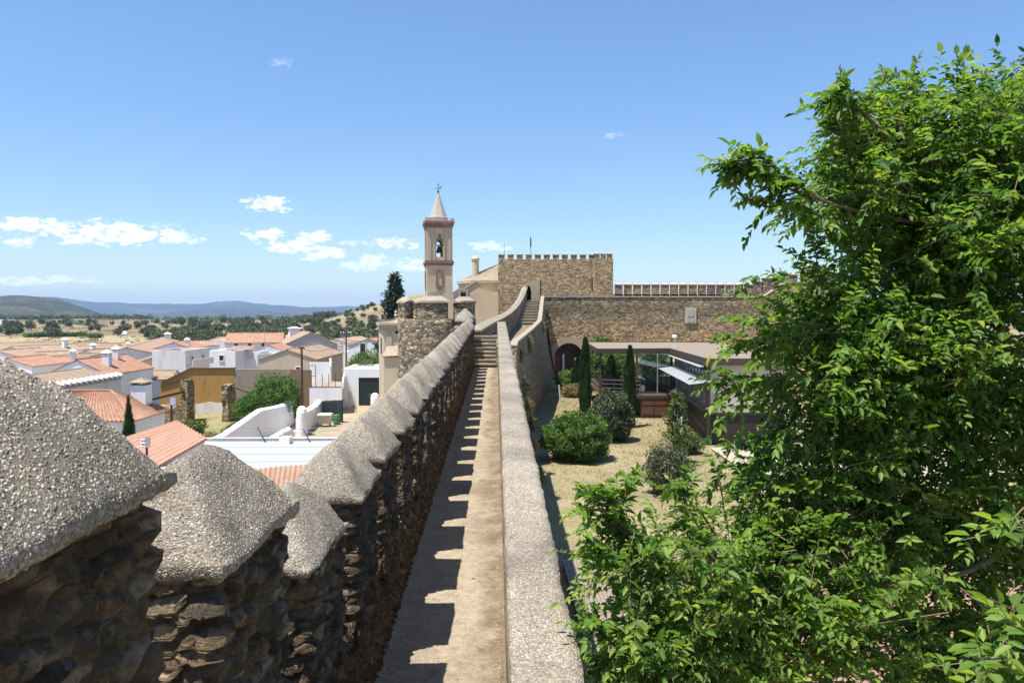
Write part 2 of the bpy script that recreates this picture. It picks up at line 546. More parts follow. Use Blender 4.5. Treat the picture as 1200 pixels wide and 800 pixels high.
def m_simple(name, col, rough=.7, metal=0.0, var=.15, sc=6.0, spec=.4, bump=.15):
    m, nt = mat_new(name)
    p = pos(nt)
    n = nt.noise(p, sc, 5, .65)
    c = nt.mix(n, tuple(k * (1 - var) for k in col), tuple(min(1, k * (1 + var)) for k in col))
    finish(nt, c, rough, n, bump, .01, spec=spec, metal=metal)
    return m


def m_leaf(name, dark, mid, light, trans=.35, rough=.5, spec=.3):
    m, nt = mat_new(name)
    at = nt.n('ShaderNodeAttribute', 'Fac', attribute_name='leafvar', attribute_type='GEOMETRY')
    c = nt.ramp(at, [(0, dark), (.5, mid), (.95, light), (1, tuple(k * w for k, w in zip(light, (1.15, 1.0, .9))))])
    c = nt.mix(.35, c, nt.ramp(nt.noise(pos(nt), 1.7, 3), [(.3, .7), (.7, 1.25)]), 'MULTIPLY')
    b = nt.n('ShaderNodeBsdfPrincipled', 0, ins={'Base Color': c, 'Roughness': rough, 'Specular IOR Level': spec})
    t = nt.n('ShaderNodeBsdfTranslucent', 0, ins={'Color': nt.mix(1.0, c, (1.7, 1.75, .7), 'MULTIPLY')})
    mx = nt.n('ShaderNodeMixShader', 0, ins={0: trans, 1: b, 2: t})
    nt.n('ShaderNodeOutputMaterial', ins={'Surface': mx})
    return m


def m_glass(name, tint=(.75, .85, .85), alpha=.35):
    m, nt = mat_new(name)
    g = nt.n('ShaderNodeBsdfGlossy', 0, ins={'Color': (.9, .95, 1), 'Roughness': .03})
    t = nt.n('ShaderNodeBsdfTransparent', 0, ins={'Color': tint})
    fr = nt.n('ShaderNodeFresnel', 0, ins={0: 1.5})
    mx = nt.n('ShaderNodeMixShader', 0, ins={0: nt.math('ADD', nt.math('MULTIPLY', fr, .9), alpha * .2), 1: t, 2: g})
    nt.n('ShaderNodeOutputMaterial', ins={'Surface': mx})
    return m


M = {}
M['rubble_near'] = m_rubble('near_rubble', 6.2, disp=.06, flat=2.7, joint=.12, stain=.4, rough=1.0, wob_amt=.75, flatface=1.3, lichen=.55,
                            cols=[(.075, .055, .036), (.15, .105, .064), (.23, .165, .10), (.12, .10, .078), (.30, .235, .155), (.18, .115, .062)], mortar=(.15, .115, .075))
M['rubble'] = m_rubble('castle_rubble', 3.4, flat=1.9, bump=1.0, bdist=.09, stain=.42, warm=None,
                       cols=[(0.214, 0.150, 0.091), (0.385, 0.273, 0.158), (0.513, 0.382, 0.224), (0.342, 0.279, 0.194), (0.627, 0.491, 0.303)], mortar=(.24, .19, .13))
M['curtain'] = m_rubble('curtain_rubble', 3.3, flat=1.9, bump=1.0, bdist=.09, stain=.5, warm=(-4.5, -.5),
                       cols=[(0.222, 0.163, 0.101), (0.409, 0.293, 0.174), (0.562, 0.416, 0.246), (0.375, 0.301, 0.210), (0.682, 0.538, 0.333)], mortar=(.20, .155, .105))
M['rubble_warm'] = m_rubble('keep_rubble', 3.2, flat=1.9, bump=1.0, bdist=.09, stain=.22,
                            cols=[(0.286, 0.199, 0.113), (0.473, 0.336, 0.189), (0.602, 0.438, 0.251), (0.402, 0.309, 0.194), (0.688, 0.535, 0.325)], mortar=(.31, .24, .155))
M['rubble_grey'] = m_rubble('tower_rubble', 3.6, flat=1.8, bump=1.0, bdist=.09, stain=.3,
                            cols=[(0.159, 0.125, 0.085), (0.287, 0.224, 0.145), (0.416, 0.343, 0.230), (0.245, 0.211, 0.164), (0.546, 0.448, 0.309)], mortar=(.20, .17, .13))
M['ashlar'] = m_plaster('dressed_stone', (.40, .32, .22), .5, (.22, .17, .12), 1.5, .5)
M['pebble'] = m_pebble('pebble_concrete')
M['glass_panel'] = m_simple('blue_grey_glass', (.17, .215, .225), .12, 0, .12, 2, .6, 0)
M['cap_pale'] = m_plaster('pale_capping', (.42, .365, .28), .5, (.22, .18, .13), 1.7, .5)
M['cap'] = m_plaster('lime_capping', (.33, .285, .215), .6, (.15, .125, .095), 1.7, .6)
M['coping'] = m_pebble('pebble_coping', 60, .004)
M['walk'] = m_walk()
M['pebble_loose'] = m_plaster('loose_stone', (.34, .29, .22), .9, (.12, .09, .06), 25)
M['white'] = m_plaster('whitewash', (.80, .795, .78), .36)
M['white_old'] = m_plaster('weathered_whitewash', (.72, .69, .64), .6, (.36, .31, .25), 1.2)
M['white_clean'] = m_plaster('bright_whitewash', (.84, .84, .83), .10)
M['grey_plaster'] = m_plaster('grey_cement_render', (.40, .38, .38), .35, (.28, .26, .25))
M['tan_plaster'] = m_plaster('tan_render', (.50, .42, .31), .5, (.30, .24, .17))
M['ochre'] = m_plaster('ochre_limewash', (.42, .245, .08), .8, (.235, .125, .045), 2.4, .6)
M['church'] = m_plaster('church_render', (.55, .46, .325), .7, (.36, .27, .175), .45)
M['tower_render'] = m_plaster('tower_render', (.55, .46, .335), .75, (.33, .235, .15), .75, .5)
M['church_red'] = m_plaster('red_painted_trim', (.23, .135, .095), .85, (.37, .28, .20), .9)
M['church_white'] = m_plaster('pale_pilaster', (.44, .375, .285), .5, (.28, .21, .15), 1.0)
M['spire'] = m_plaster('spire_tile', (.40, .37, .33), .5, (.27, .25, .22), 1.5)
M['tile_new'] = m_tile('orange_roof_tile', (.36, .175, .11), (.44, .26, .18), (.30, .205, .15), .4)
M['tile_mid'] = m_tile('faded_roof_tile', (.34, .215, .155), (.41, .29, .22), (.27, .21, .165), .5)
M['tile_old'] = m_tile('lichened_roof_tile', (.30, .20, .13), (.40, .29, .20), (.25, .21, .16), .7)
M['tile_church'] = m_tile('church_roof_tile', (.36, .29, .20), (.46, .38, .27), (.28, .23, .17), .5)
M['tile_sheet'] = m_tile('tile_effect_sheet', (.41, .225, .155), (.45, .26, .185), (.36, .22, .165), .25)
M['window'] = m_simple('dark_glass', (.03, .035, .04), .15, 0, .3, 3, .6, 0)
M['dark'] = m_simple('dark_void', (.02, .018, .016), .9, 0, .3, 3, .1)
M['frame'] = m_simple('brown_joinery', (.12, .07, .04), .6)
M['gate'] = m_simple('dark_green_gate', (.018, .035, .035), .5, 0, .2, 2)
M['panel_dark'] = m_simple('charcoal_panel', (.025, .035, .04), .5, 0, .2, 2)
M['rust'] = m_simple('rusty_steel', (.10, .045, .03), .8, .2, .35, 8)
M['corten'] = m_simple('brown_steel', (.088, .066, .050), .6, .3, .25, 4)
M['corten_roof'] = m_plaster('gravel_roof', (.235, .195, .145), .4, (.17, .14, .105), 1.0, .6)
M['wood_panel'] = m_simple('brown_panel', (.12, .055, .03), .65, 0, .3, 5)
M['beige_panel'] = m_plaster('beige_panel', (.52, .46, .37), .25, (.40, .34, .27), .6)
M['lightmetal'] = m_simple('pale_louvre_metal', (.40, .42, .42), .45, .3, .08, 3)
M['steel'] = m_simple('galvanised_steel', (.42, .43, .44), .45, .7, .12, 8)
M['darkmetal'] = m_simple('dark_metal', (.06, .06, .06), .5, .5, .2, 8)
M['glass'] = m_glass('clear_glass', (.62, .76, .76), .5)
M['sand'] = m_ground('sandy_yard', [(.28, .225, .15), (.33, .27, .185), (.38, .32, .225)], .5, .3)
M['straw'] = m_ground('dry_grass_ground', [(.20, .165, .088), (.275, .23, .13), (.33, .285, .17)], .33, .7, (.11, .115, .05), .05)
M['weeds'] = m_ground('weedy_ground', [(.20, .17, .08), (.30, .25, .13), (.16, .18, .06)], .7, .7, (.09, .14, .035), .06)
M['redpave'] = m_ground('terracotta_paving', [(.23, .13, .095), (.28, .17, .125), (.32, .21, .16)], .8, .3)
M['palepave'] = m_ground('pale_paving', [(.33, .28, .22), (.38, .33, .265), (.42, .37, .30)], .8, .3)
M['deckwood'] = m_simple('weathered_deck', (.25, .20, .155), .85, 0, .3, 9)
M['bark'] = m_plaster('tree_bark', (.16, .12, .085), .6, (.07, .055, .04), 6, .8)
M['twig'] = m_simple('young_twig', (.17, .12, .07), .8)
M['cream'] = m_simple('cream_plastic', (.55, .50, .38), .5, 0, .08)
M['green_bin'] = m_simple('green_plastic', (.07, .20, .09), .5, 0, .1)
M['metalroof'] = m_simple('white_sheet_metal', (.37, .38, .39), .6, .0, .06, 2)
M['blue_sign'] = m_simple('pale_blue_enamel', (.40, .50, .62), .4, 0, .1)
M['leaf_tree'] = m_leaf('elm_leaf', (.030, .082, .014), (.096, .185, .030), (.225, .32, .062), .46)
M['leaf_tree2'] = m_leaf('young_elm_leaf', (.050, .118, .016), (.125, .220, .034), (.25, .35, .07), .46)
M['leaf_bush'] = m_leaf('shrub_leaf', (.034, .080, .016), (.070, .145, .027), (.13, .215, .055), .28)
M['leaf_olive'] = m_leaf('olive_leaf', (.035, .050, .025), (.075, .095, .050), (.15, .17, .10), .15, .5)
M['leaf_cyp'] = m_leaf('cypress_leaf', (.014, .036, .011), (.036, .075, .022), (.07, .125, .038), .12, .6)
M['leaf_pine'] = m_leaf('pine_needle', (.05, .085, .025), (.10, .145, .045), (.17, .21, .08), .2, .6)
M['leaf_fir'] = m_leaf('fir_needle', (.014, .030, .018), (.032, .060, .034), (.065, .10, .058), .1, .6)
M['leaf_dry'] = m_leaf('dry_weed', (.15, .12, .06), (.27, .22, .12), (.30, .26, .14), .25, .7)
M['leaf_field'] = m_leaf('holm_oak_leaf', (.050, .068, .032), (.100, .122, .060), (.16, .175, .10), .12, .7)
# ------------------------------------------------------------------ near rampart with its wall walk
def walk_z(y): return -3.15 + .0205 * y if y >= 5 else -3.0475 + min(1.40, max(0, math.ceil((4.95 - y) / .3)) * .175)
def eave_z(y): return -1.47 + .0256 * y
def par_z(y): return -2.0 + .048 * y

XI, XO = -.985, -1.47          # inner and outer face of the crenellated side
PL, PR = .085, .425            # kerb parapet, walk side and courtyard side
END = 35.0
ramp_t = thing('rampart_wall', 'long castle rampart in the foreground with a wall walk between pebbled merlons and parapet', 'castle wall', (-.3, 16, -10))

mb = MB()
# masonry below the walk and under the crenels
def sill_z(y): return walk_z(max(y, 5)) + .9 if y > 4.2 else (-1.95 if y > 2.9 else -1.5)
def loft_y(mb, ys, prof, nseg):
    """loft an open section prof(y)->[(x,z)...] along Y"""
    i0 = len(mb.v); n = None
    for y in ys:
        q = prof(y)
        pts = []
        for (a, b), k in zip(zip(q, q[1:]), nseg):
            for i in range(k): pts.append((a[0] + (b[0] - a[0]) * i / k, y, a[1] + (b[1] - a[1]) * i / k))
        pts.append((q[-1][0], y, q[-1][1]))
        n = len(pts); mb.v.extend(pts)
    for j in range(len(ys) - 1):
        for i in range(n - 1):
            k = i0 + j * n + i
            mb.f.append((k, k + n, k + n + 1, k + 1)); mb.uv.append([(0, 0)] * 4)
    # close both ends with a fan
    for j, rev in ((0, True), (len(ys) - 1, False)):
        ids = [i0 + j * n + i for i in range(n)]
        mb.f.append(tuple(ids if rev else ids[::-1])); mb.uv.append([(0, 0)] * n)

ys = list(np.arange(-3, 2, .25)) + list(np.arange(2, 11, .04)) + list(np.arange(11, 35.01, .10))
loft_y(mb, ys, lambda y: [(XO - .06, -10.4), (XO, sill_z(y)), (XI, sill_z(y)), (XI + .02, walk_z(y) - .05)], [14, 8, 26])
mb.build('sill_wall', M['rubble_near'], ramp_t, smooth=True)
mb = MB()
loft_y(mb, list(np.arange(-3, 8, .25)) + list(np.arange(8, 35.01, .09)), lambda y: [(PL, walk_z(y) - .05), (PL, par_z(y) - .09), (PR, par_z(y) - .09), (PR + .10 + .0 * y, -4.5), (PR + .22, -8.2)], [12, 3, 26, 22])
mb.build('courtyard_face', M['rubble'], ramp_t, smooth=True)
# trodden surface and the flight down from where the photographer stands
mb = MB()
ya = np.arange(4.95, 35.01, .25)
i0 = 0
nx = 10
for y in ya:
    for i in range(nx + 1):
        x = XI - .03 + (PL - XI + .06) * i / nx
        e = min(i, nx - i) / nx
        mb.v.append((x, y, walk_z(max(y, 5)) + .012 * mnoise.noise((x * 2, y * 1.3, 0)) + (.03 if i in (0, nx) else 0)))
for j in range(len(ya) - 1):
    for i in range(nx):
        k = j * (nx + 1) + i
        mb.f.append((k, k + 1, k + nx + 2, k + nx + 1)); mb.uv.append([(0, 0)] * 4)
mb.build('walkway', M['walk'], ramp_t, smooth=True)
for k in range(1, 9):
    mb = MB(); y1 = 4.95 - .3 * (k - 1)
    mb.box(XI - .02, PL + .02, (y1 - .3) if k < 8 else -3, y1, walk_z(5) - .1, walk_z(5) + .175 * k)
    mb.build('step', M['walk'], ramp_t)
# pebbled coping of the low parapet
mb = MB()
ys = list(np.arange(-3, 3, .2)) + list(np.arange(3, 12, .03)) + list(np.arange(12, 34.6, .08))
def cop(y):
    w = .016 * mnoise.noise((0, y * 1.7, 3)) + .010 * mnoise.noise((0, y * 7, 3)); v = .02 * mnoise.noise((5, y * 1.3, 3)) + .012 * mnoise.noise((0, y * 6, 9))
    z = par_z(y) + .014 * mnoise.noise((9, y * .9, 1))
    return [(PL - .02 + w, z - .10), (PL - .01 + w, z - .02), (PL + .03 + w, z), (PR - .03 + v, z - .01), (PR + .02 + v, z - .035), (PR + .025 + v, z - .12)]
loft_y(mb, ys, cop, [3, 2, 10, 2, 3])
mb.build('parapet_coping', M['coping'], ramp_t, smooth=True)
# end post of the parapet where the flight begins
mb = MB(); mb.gbox(PL - .01, PR + .02, 34.5, 35.1, -3.2, par_z(34.5) + .0, .12)
mb.build('end_post', M['cap'], ramp_t, weld=True, smooth=True)


def cap_mesh(l, w, h, d, jit, lip=.07, ridge=.14):
    """hipped pebble cap with softly bulging slopes; local origin at the centre of its underside"""
    mb = MB()
    nx, ny = max(6, int(w / d)), max(6, int(l / d))
    V = []
    for j in range(ny + 1):
        for i in range(nx + 1):
            x, y = (i / nx - .5) * w, (j / ny - .5) * l
            t = ((abs(x) / (w / 2)) ** 7 + (max(0, abs(y) - ridge) / (l / 2 - ridge)) ** 7) ** (1 / 7)
            z = lip + (h - lip) * (1 - min(1, t) ** 1.42)
            z += (.045 if jit else .02) * mnoise.noise((x * 2.6 + jit, y * 2.6, jit)) + .015 * mnoise.noise((x * 9 + jit, y * 9, jit))
            V.append((x + .02 * mnoise.noise((y * 3, jit, 1)), y + .02 * mnoise.noise((x * 3, jit, 4)), z))
    mb.v = V
    for j in range(ny):
        for i in range(nx):
            k = j * (nx + 1) + i
            mb.f.append((k, k + 1, k + nx + 2, k + nx + 1)); mb.uv.append([(0, 0)] * 4)
    rim = [i for i in range(nx + 1)] + [j * (nx + 1) + nx for j in range(1, ny + 1)] + [ny * (nx + 1) + i for i in range(nx - 1, -1, -1)] + [j * (nx + 1) for j in range(ny - 1, 0, -1)]
    prev = rim
    for s_ in (1, 2, 3):
        new = []
        for r in rim:
            x, y, z = V[r]
            new.append(len(mb.v)); k = 1 - .035 * (s_ == 3)
            mb.v.append((x * k, y * k, z * (1 - s_ / 3) + .012 * mnoise.noise((x * 14, y * 14, jit)) * (s_ == 3)))
        for a in range(len(rim)):
            b = (a + 1) % len(rim)
            mb.f.append((prev[a], new[a], new[b], prev[b])); mb.uv.append([(0, 0)] * 4)
        prev = new
    mb.f.append(tuple(prev[::-1])); mb.uv.append([(0, 0)] * len(prev))
    return mb


ends = [2.2 + 1.335 * k for k in range(25)]
ends = [e for e in ends if e < 34.6]
for k, ye in enumerate(ends):
    L = .88 + random.uniform(-.04, .04) if k else .95
    yc = ye - L / 2
    ez = -.50 if k == 0 else (-.93 if k == 1 else eave_z(yc))
    y0, y1 = yc - L / 2 + .03, yc + L / 2 - .03
    zb = min(sill_z(y0), sill_z(y1)) - .25
    dd = .028 if k < 5 else (.05 if k < 10 else .11)
    mb = MB(); mb.gbox(XO + .012, XI - .006, y0, y1, zb, ez + .02, dd, skip='du')
    mt = mb.build('merlon', M['rubble_near'], ramp_t, weld=True, smooth=True)
    d = .009 if k < 2 else (.014 if k < 5 else (.025 if k < 10 else .06))
    h = .40 if k < 2 else .37
    c = cap_mesh(L + .07, .575 + random.uniform(-.02, .02), h + random.uniform(-.02, .02), d, k * 3.7, lip=.045, ridge=.14 if k < 2 else random.uniform(.08, .22))
    rz = random.uniform(-.03, .03)
    cx = -1.222 if k else -1.20
    ca, sa = math.cos(rz), math.sin(rz)
    c.v = [(cx + x * ca - y * sa, yc + x * sa + y * ca, ez + z) for x, y, z in c.v]
    c.build('cap', M['pebble'], mt, smooth=True)

# ------------------------------------------------------------------ flight of steps up to the corner tower
st = thing('stone_stair', 'short flight of worn stone steps at the far end of the wall walk', 'stair', (-.45, 36.5, -3))
z0 = walk_z(35)
for k in range(8):
    mb = MB()
    y = 35.0 + k * .38
    sk = random.uniform(-.10, .06)
    mb.gbox(-1.25, .12, y + .10, 38.2 if k == 7 else y + .62, z0 - .3, z0 + .172 * (k + 1) - .07, .12)
    mb.gbox(-1.25, .12, y + .01, 38.2 if k == 7 else y + .62, z0 + .172 * (k + 1) - .068, z0 + .172 * (k + 1), .12)
    zt = z0 + .172 * (k + 1)
    mb.v = [(x, yy + .05 * mnoise.noise((x * 2.3, k * 2.1, 0)) * (1 if yy < y + .2 else 0), z + .02 * mnoise.noise((x * 3, yy * 3, k)) * (1 if abs(z - zt) < .01 else 0)) for x, yy, z in mb.v]
    mb.build('step', M['cap'], st, weld=True)
mb = MB(); mb.gbox(.02, .42, 35.15, 40.5, -8.2, -1.25, .3); mb.build('side_wall', M['rubble'], st, weld=True, smooth=True)
mb = MB(); mb.gbox(-1.9, -1.27, 35.0, 38.2, -10.2, -.55, .2); mb.build('side_wall', M['rubble_grey'], st, weld=True, smooth=True)
for (yy, zz, hh) in ((35.75, -.52, .62), (36.9, -.35, .95)):
    mb = MB(); mb.gbox(-1.72, -1.20, yy - .42, yy + .42, -1.6, zz + .15, .12, skip='d')
    mr = mb.build('merlon', M['rubble_grey'], st, weld=True, smooth=True)
    c = cap_mesh(.98, .86, .48, .05, yy * 3, lip=.08, ridge=.05)
    c.v = [(-1.46 + x, yy + y, zz + .14 + z) for x, y, z in c.v]
    c.build('cap', M['pebble'], mr, smooth=True)

# ------------------------------------------------------------------ round corner tower
TC = Vector((-3.25, 42.6, 0)); TR = 2.15
tw = thing('round_tower', 'squat round rubble tower with sloping capped merlons at the end of the rampart', 'tower', (TC.x, TC.y, -10.3))
def arc_wall(mb, r0, r1, a0, a1, z0, z1, da=6, dz=.25):
    n = max(1, round((a1 - a0) / da)); nz = max(1, round((z1 - z0) / dz))
    pt = lambda r, a, z: (TC.x + r * math.sin(R(a)), TC.y - r * math.cos(R(a)), z)
    def sheet(f, nu, nv, flip):
        i0 = len(mb.v)
        for j in range(nv + 1):
            for i in range(nu + 1): mb.v.append(f(i / nu, j / nv))
        for j in range(nv):
            for i in range(nu):
                k = i0 + j * (nu + 1) + i
                q = (k, k + 1, k + nu + 2, k + nu + 1)
                mb.f.append(q[::-1] if flip else q); mb.uv.append([(0, 0)] * 4)
    A = lambda t: a0 + (a1 - a0) * t
    Z = lambda t: z0 + (z1 - z0) * t
    sheet(lambda s, t: pt(r1, A(s), Z(t)), n, nz, False)
    sheet(lambda s, t: pt(r0, A(s), Z(t)), n, nz, True)
    sheet(lambda s, t: pt(r1 + (r0 - r1) * t, A(s), z1), n, 2, False)
    if a1 - a0 < 359:
        sheet(lambda s, t: pt(r0 + (r1 - r0) * s, a0, Z(t)), 2, nz, False)
        sheet(lambda s, t: pt(r1 + (r0 - r1) * s, a1, Z(t)), 2, nz, False)
mb = MB(); arc_wall(mb, TR - .55, TR, 0, 360, -10.4, -.25); mb.build('wall', M['rubble_grey'], tw, weld=True, smooth=True)
mb = MB(); mb.lathe((TC.x, TC.y, 0), [(TR - .5, -1.3), (TR - .5, -1.05)], 24); mb.build('platform', M['cap'], tw)
for a0, a1 in ((-88, -48), (-24, 20), (38, 80), (104, 150), (176, 226)):
    mb = MB(); arc_wall(mb, TR - .54, TR - .005, a0, a1, -.28, .62, 5, .15)
    mr = mb.build('merlon', M['rubble_grey'], tw, weld=True, smooth=True)
    mb = MB()
    n = 10
    prof = [(TR - .60, .60), (TR - .58, .70), (TR - .30, .95), (TR + .06, .72), (TR + .08, .60)]
    rows = []
    for i in range(n + 1):
        a = a0 - 3 + (a1 - a0 + 6) * i / n
        e = 1 - max(0, abs(i / n - .5) * 2 - .65) / .35
        rows.append([(TC.x + r * math.sin(R(a)), TC.y - r * math.cos(R(a)), .60 + (z - .60) * (.45 + .55 * e) + .02 * mnoise.noise((a, r, 1))) for r, z in prof])
    for p, q in zip(rows, rows[1:]):
        for i in range(4): mb.face([p[i], p[i + 1], q[i + 1], q[i]][::-1])
        mb.face([p[4], p[0], q[0], q[4]][::-1])
    mb.face(rows[0]); mb.face(rows[-1][::-1])
    mb.build('cap', M['cap'], mr, weld=True)

# ------------------------------------------------------------------ rising wall walk to the keep door
# Y, left crest px/py (inner edge), right crest px/py
ST = [(38.3, 563, 385, 597, 404), (46, 577, 377, 600, 399), (56, 590, 371, 615, 388), (64, 597.5, 366.5, 623, 381.5), (72, 604, 361, 630, 375), (78, 608.5, 355.5, 631.5, 366), (84, 612.5, 349, 632.5, 358.5), (88, 615.5, 342, 633.5, 350), (91.2, 617.5, 336.5, 634.5, 346.5)]
rows = []
for Y, lx, ly, rx, ry in ST:
    a, b = P(lx, ly, Y), P(rx, ry, Y)
    rows.append((Y, a.x, a.z, b.x, b.z))
FL = [(38.3, -1.35), (40, -1.9), (44, -2.25), (56, -1.95), (72, -1.30), (74, -1.05), (91.2, 1.62)]
up = thing('rising_rampart', 'curving rampart that climbs with a stepped walk from the round tower to the keep door', 'castle wall', (2.2, 65, -9))
YS = np.concatenate([np.arange(38.3, 91.3, .5), [92.0]])
mbL, mbR, mbF = MB(), MB(), MB()
def stn(y):
    xl, zl, xr, zr = lerp_tab(rows, y)
    return xl, zl, xr, zr, lerp_tab(FL, y)[0]
def loft_rows(mb, sec, nseg):
    i0 = len(mb.v); n = 0
    for y in YS:
        q = sec(y); pts = []
        for (a, b), k in zip(zip(q, q[1:]), nseg):
            for i in range(k): pts.append((a[0] + (b[0] - a[0]) * i / k, y, a[1] + (b[1] - a[1]) * i / k))
        pts.append((q[-1][0], y, q[-1][1])); n = len(pts); mb.v.extend(pts)
    for j in range(len(YS) - 1):
        for i in range(n - 1):
            k = i0 + j * n + i
            mb.f.append((k, k + n, k + n + 1, k + 1)); mb.uv.append([(0, 0)] * 4)
    mb.f.append(tuple(i0 + i for i in range(n))); mb.uv.append([(0, 0)] * n)
    mb.f.append(tuple(i0 + (len(YS) - 1) * n + i for i in range(n))[::-1]); mb.uv.append([(0, 0)] * n)
def secL(y):
    xl, zl, xr, zr, f = stn(y); return [(xl - .8, -10), (xl - .5, f + .5), (xl - .5, zl - .75), (xl, zl - .75), (xl, f - .3)]
def secR(y):
    xl, zl, xr, zr, f = stn(y)
    b = .35 + max(0, (y - 70) / 21) ** 1.6 * 1.0
    return [(xr, f - .3), (xr, zr - .1), (xr + .36, zr - .1), (xr + .42, zr - 1.2), (xr + .40 + b * .3, -4.0), (xr + .40 + b, -8.1)]
loft_rows(mbL, secL, [10, 3, 2, 8]); loft_rows(mbR, secR, [5, 2, 4, 8, 10])
mbL.build('left_wall', M['rubble'], up, smooth=True)
mbR.build('right_wall', M['rubble'], up, smooth=True)
mb = MB()
loft_rows(mb, lambda y: (lambda q: [(q[2] - .04, q[3] - .14), (q[2] - .03, q[3]), (q[2] + .37, q[3] - .02), (q[2] + .41, q[3] - .16)])(stn(y)), [1, 2, 1])
mb.build('coping', M['cap'], up)
ysf = list(np.arange(38.3, 73.6, 1.0)) + [74]
mb = MB()
for a, b in zip(ysf, ysf[1:]):
    p, q = stn(a), stn(b)
    mb.face([(p[0] - .05, a, p[4]), (p[2] + .05, a, p[4]), (q[2] + .05, b, q[4]), (q[0] - .05, b, q[4])])
mb.build('walkway', M['walk'], up)
n = 9
for k in range(n):
    y = 74 + k * (91.2 - 74) / n
    p = stn(y); mb = MB()
    zt = -1.05 + (k + 1) * 2.67 / n
    mb.box(p[0] - .04, p[2] + .04, y + .10, y + 1.93, zt - .6, zt - .122); mb.box(p[0] - .04, p[2] + .04, y, y + 1.93, zt - .12, zt + .02 * math.sin(k * 2.3))
    mb.build('step', M['cap'], up)
y = 38.9
while y < 90.6:
    xl, zl, xr, zr, f = stn(y)
    xl2, zl2 = stn(y + .5)[0:2]
    dx = (xl2 - xl) / .5; dz = (zl2 - zl) / .5
    hw = .48
    mb = MB()
    c = [(xl - .49 - dx * hw, y - hw, zl - .80 - dz * hw), (xl + .0 - dx * hw, y - hw, zl - .80 - dz * hw), (xl + dx * hw, y + hw, zl - .80 + dz * hw), (xl - .49 + dx * hw, y + hw, zl - .80 + dz * hw)]
    t = [(a, b, (zl - .14) + (b - y) * dz) for a, b, _ in c]
    mb.hexa(c + t); mr = mb.build('merlon', M['rubble'], up)
    mb = MB(); hw = .66
    e = [(xl - .56 - dx * hw, y - hw), (xl + .07 - dx * hw, y - hw), (xl + .07 + dx * hw, y + hw), (xl - .56 + dx * hw, y + hw)]
    lo = [(a, b, zl - .15 + (b - y) * dz) for a, b in e]; mi = [(a, b, zl - .05 + (b - y) * dz) for a, b in e]
    r0 = (xl - .245 - dx * .42, y - .42, zl + .17 - dz * .42); r1 = (xl - .245 + dx * .42, y + .42, zl + .17 + dz * .42)
    for i in range(4): mb.face([lo[i], lo[(i + 1) % 4], mi[(i + 1) % 4], mi[i]])
    mb.face([mi[0], mi[1], r0]); mb.face([mi[1], mi[2], r1, r0]); mb.face([mi[2], mi[3], r1]); mb.face([mi[3], mi[0], r0, r1]); mb.face(lo[::-1])
    mb.build('cap', M['cap'], mr)
    y += 1.36

# ------------------------------------------------------------------ curtain wall behind the courtyard, with its gate
CY = 92.3
zt = P(760, 347, CY).z
xa, xb = P(632, 400, CY).x, P(1010, 400, CY).x
gx0, gx1 = P(650, 400, CY).x, P(683.5, 400, CY).x
gz0, gspr, gap_ = -7.9, P(0, 418, CY).z, P(0, 402.5, CY).z
gc, gw = (gx0 + gx1) / 2, (gx1 - gx0) / 2
xs1, xs2 = P(895, 347, CY).x, P(921, 330, CY).x
zs2 = P(921, 330, CY).z
def ctop(x): return zt if x < xs1 else (zt + (zs2 - zt) * min(1, (x - xs1) / (xs2 - xs1)))
def arch(c, w, spr, ap):
    return lambda x: spr + (ap - spr) * max(0, 1 - (abs(x - c) / w) ** 2.2) ** .62
ar = arch(gc, gw, gspr, gap_)
cw = thing('curtain_wall', 'high rubble curtain wall closing the courtyard with a pointed gateway and battlements along its top', 'castle wall', ((xa + xb) / 2, CY, -8))
mb = MB()
xs = [xa, gx0] + [gx0 + (gx1 - gx0) * i / 16 for i in range(1, 16)] + [gx1] + list(np.linspace(gx1 + 1, xs1, 12)) + [xs2, xb]
mb.strips(xs, lambda x: ar(x) if gx0 < x < gx1 else -8.3, lambda x: ctop(x) - .12, CY, CY + 2.4)
mb.build('wall', M['curtain'], cw)
mb = MB(); mb.strips([xa, xs1, xs2, xb], lambda x: ctop(x) - .12, lambda x: ctop(x) + .03, CY - .08, CY + .35); mb.build('coping', M['cap_pale'], cw)
# dressed stones round the arch, set proud
mb = MB()
ow = gw + .75
aro = arch(gc, ow, gspr, gap_ + .75)
xs = [gc - ow + 2 * ow * i / 24 for i in range(25)]
xs = sorted(set(xs + [gx0, gx1]))
mb.strips(xs, lambda x: ar(x) if gx0 < x < gx1 else -8.2, aro, CY - .10, CY - .002)
mb.build('arch_surround', M['ashlar'], cw)
mb = MB(); mb.box(gx0 - .5, gx1 + .5, CY + 2.3, CY + 2.39, -8.2, gap_ + .3); mb.build('inner_gate', M['frame'], cw)
mb = MB(); mb.box(gx0 + .02, gx0 + .75, CY + .9, CY + 1.0, -7.6, gspr + .1); mb.build('door', m_simple('red_brown_door', (.20, .06, .035), .6), cw)
mb = MB(); mb.box(gx0 + 1.0, gx0 + 1.25, CY + .7, CY + .95, -7.6, gspr + .2); mb.build('gate_post', M['white_old'], cw)
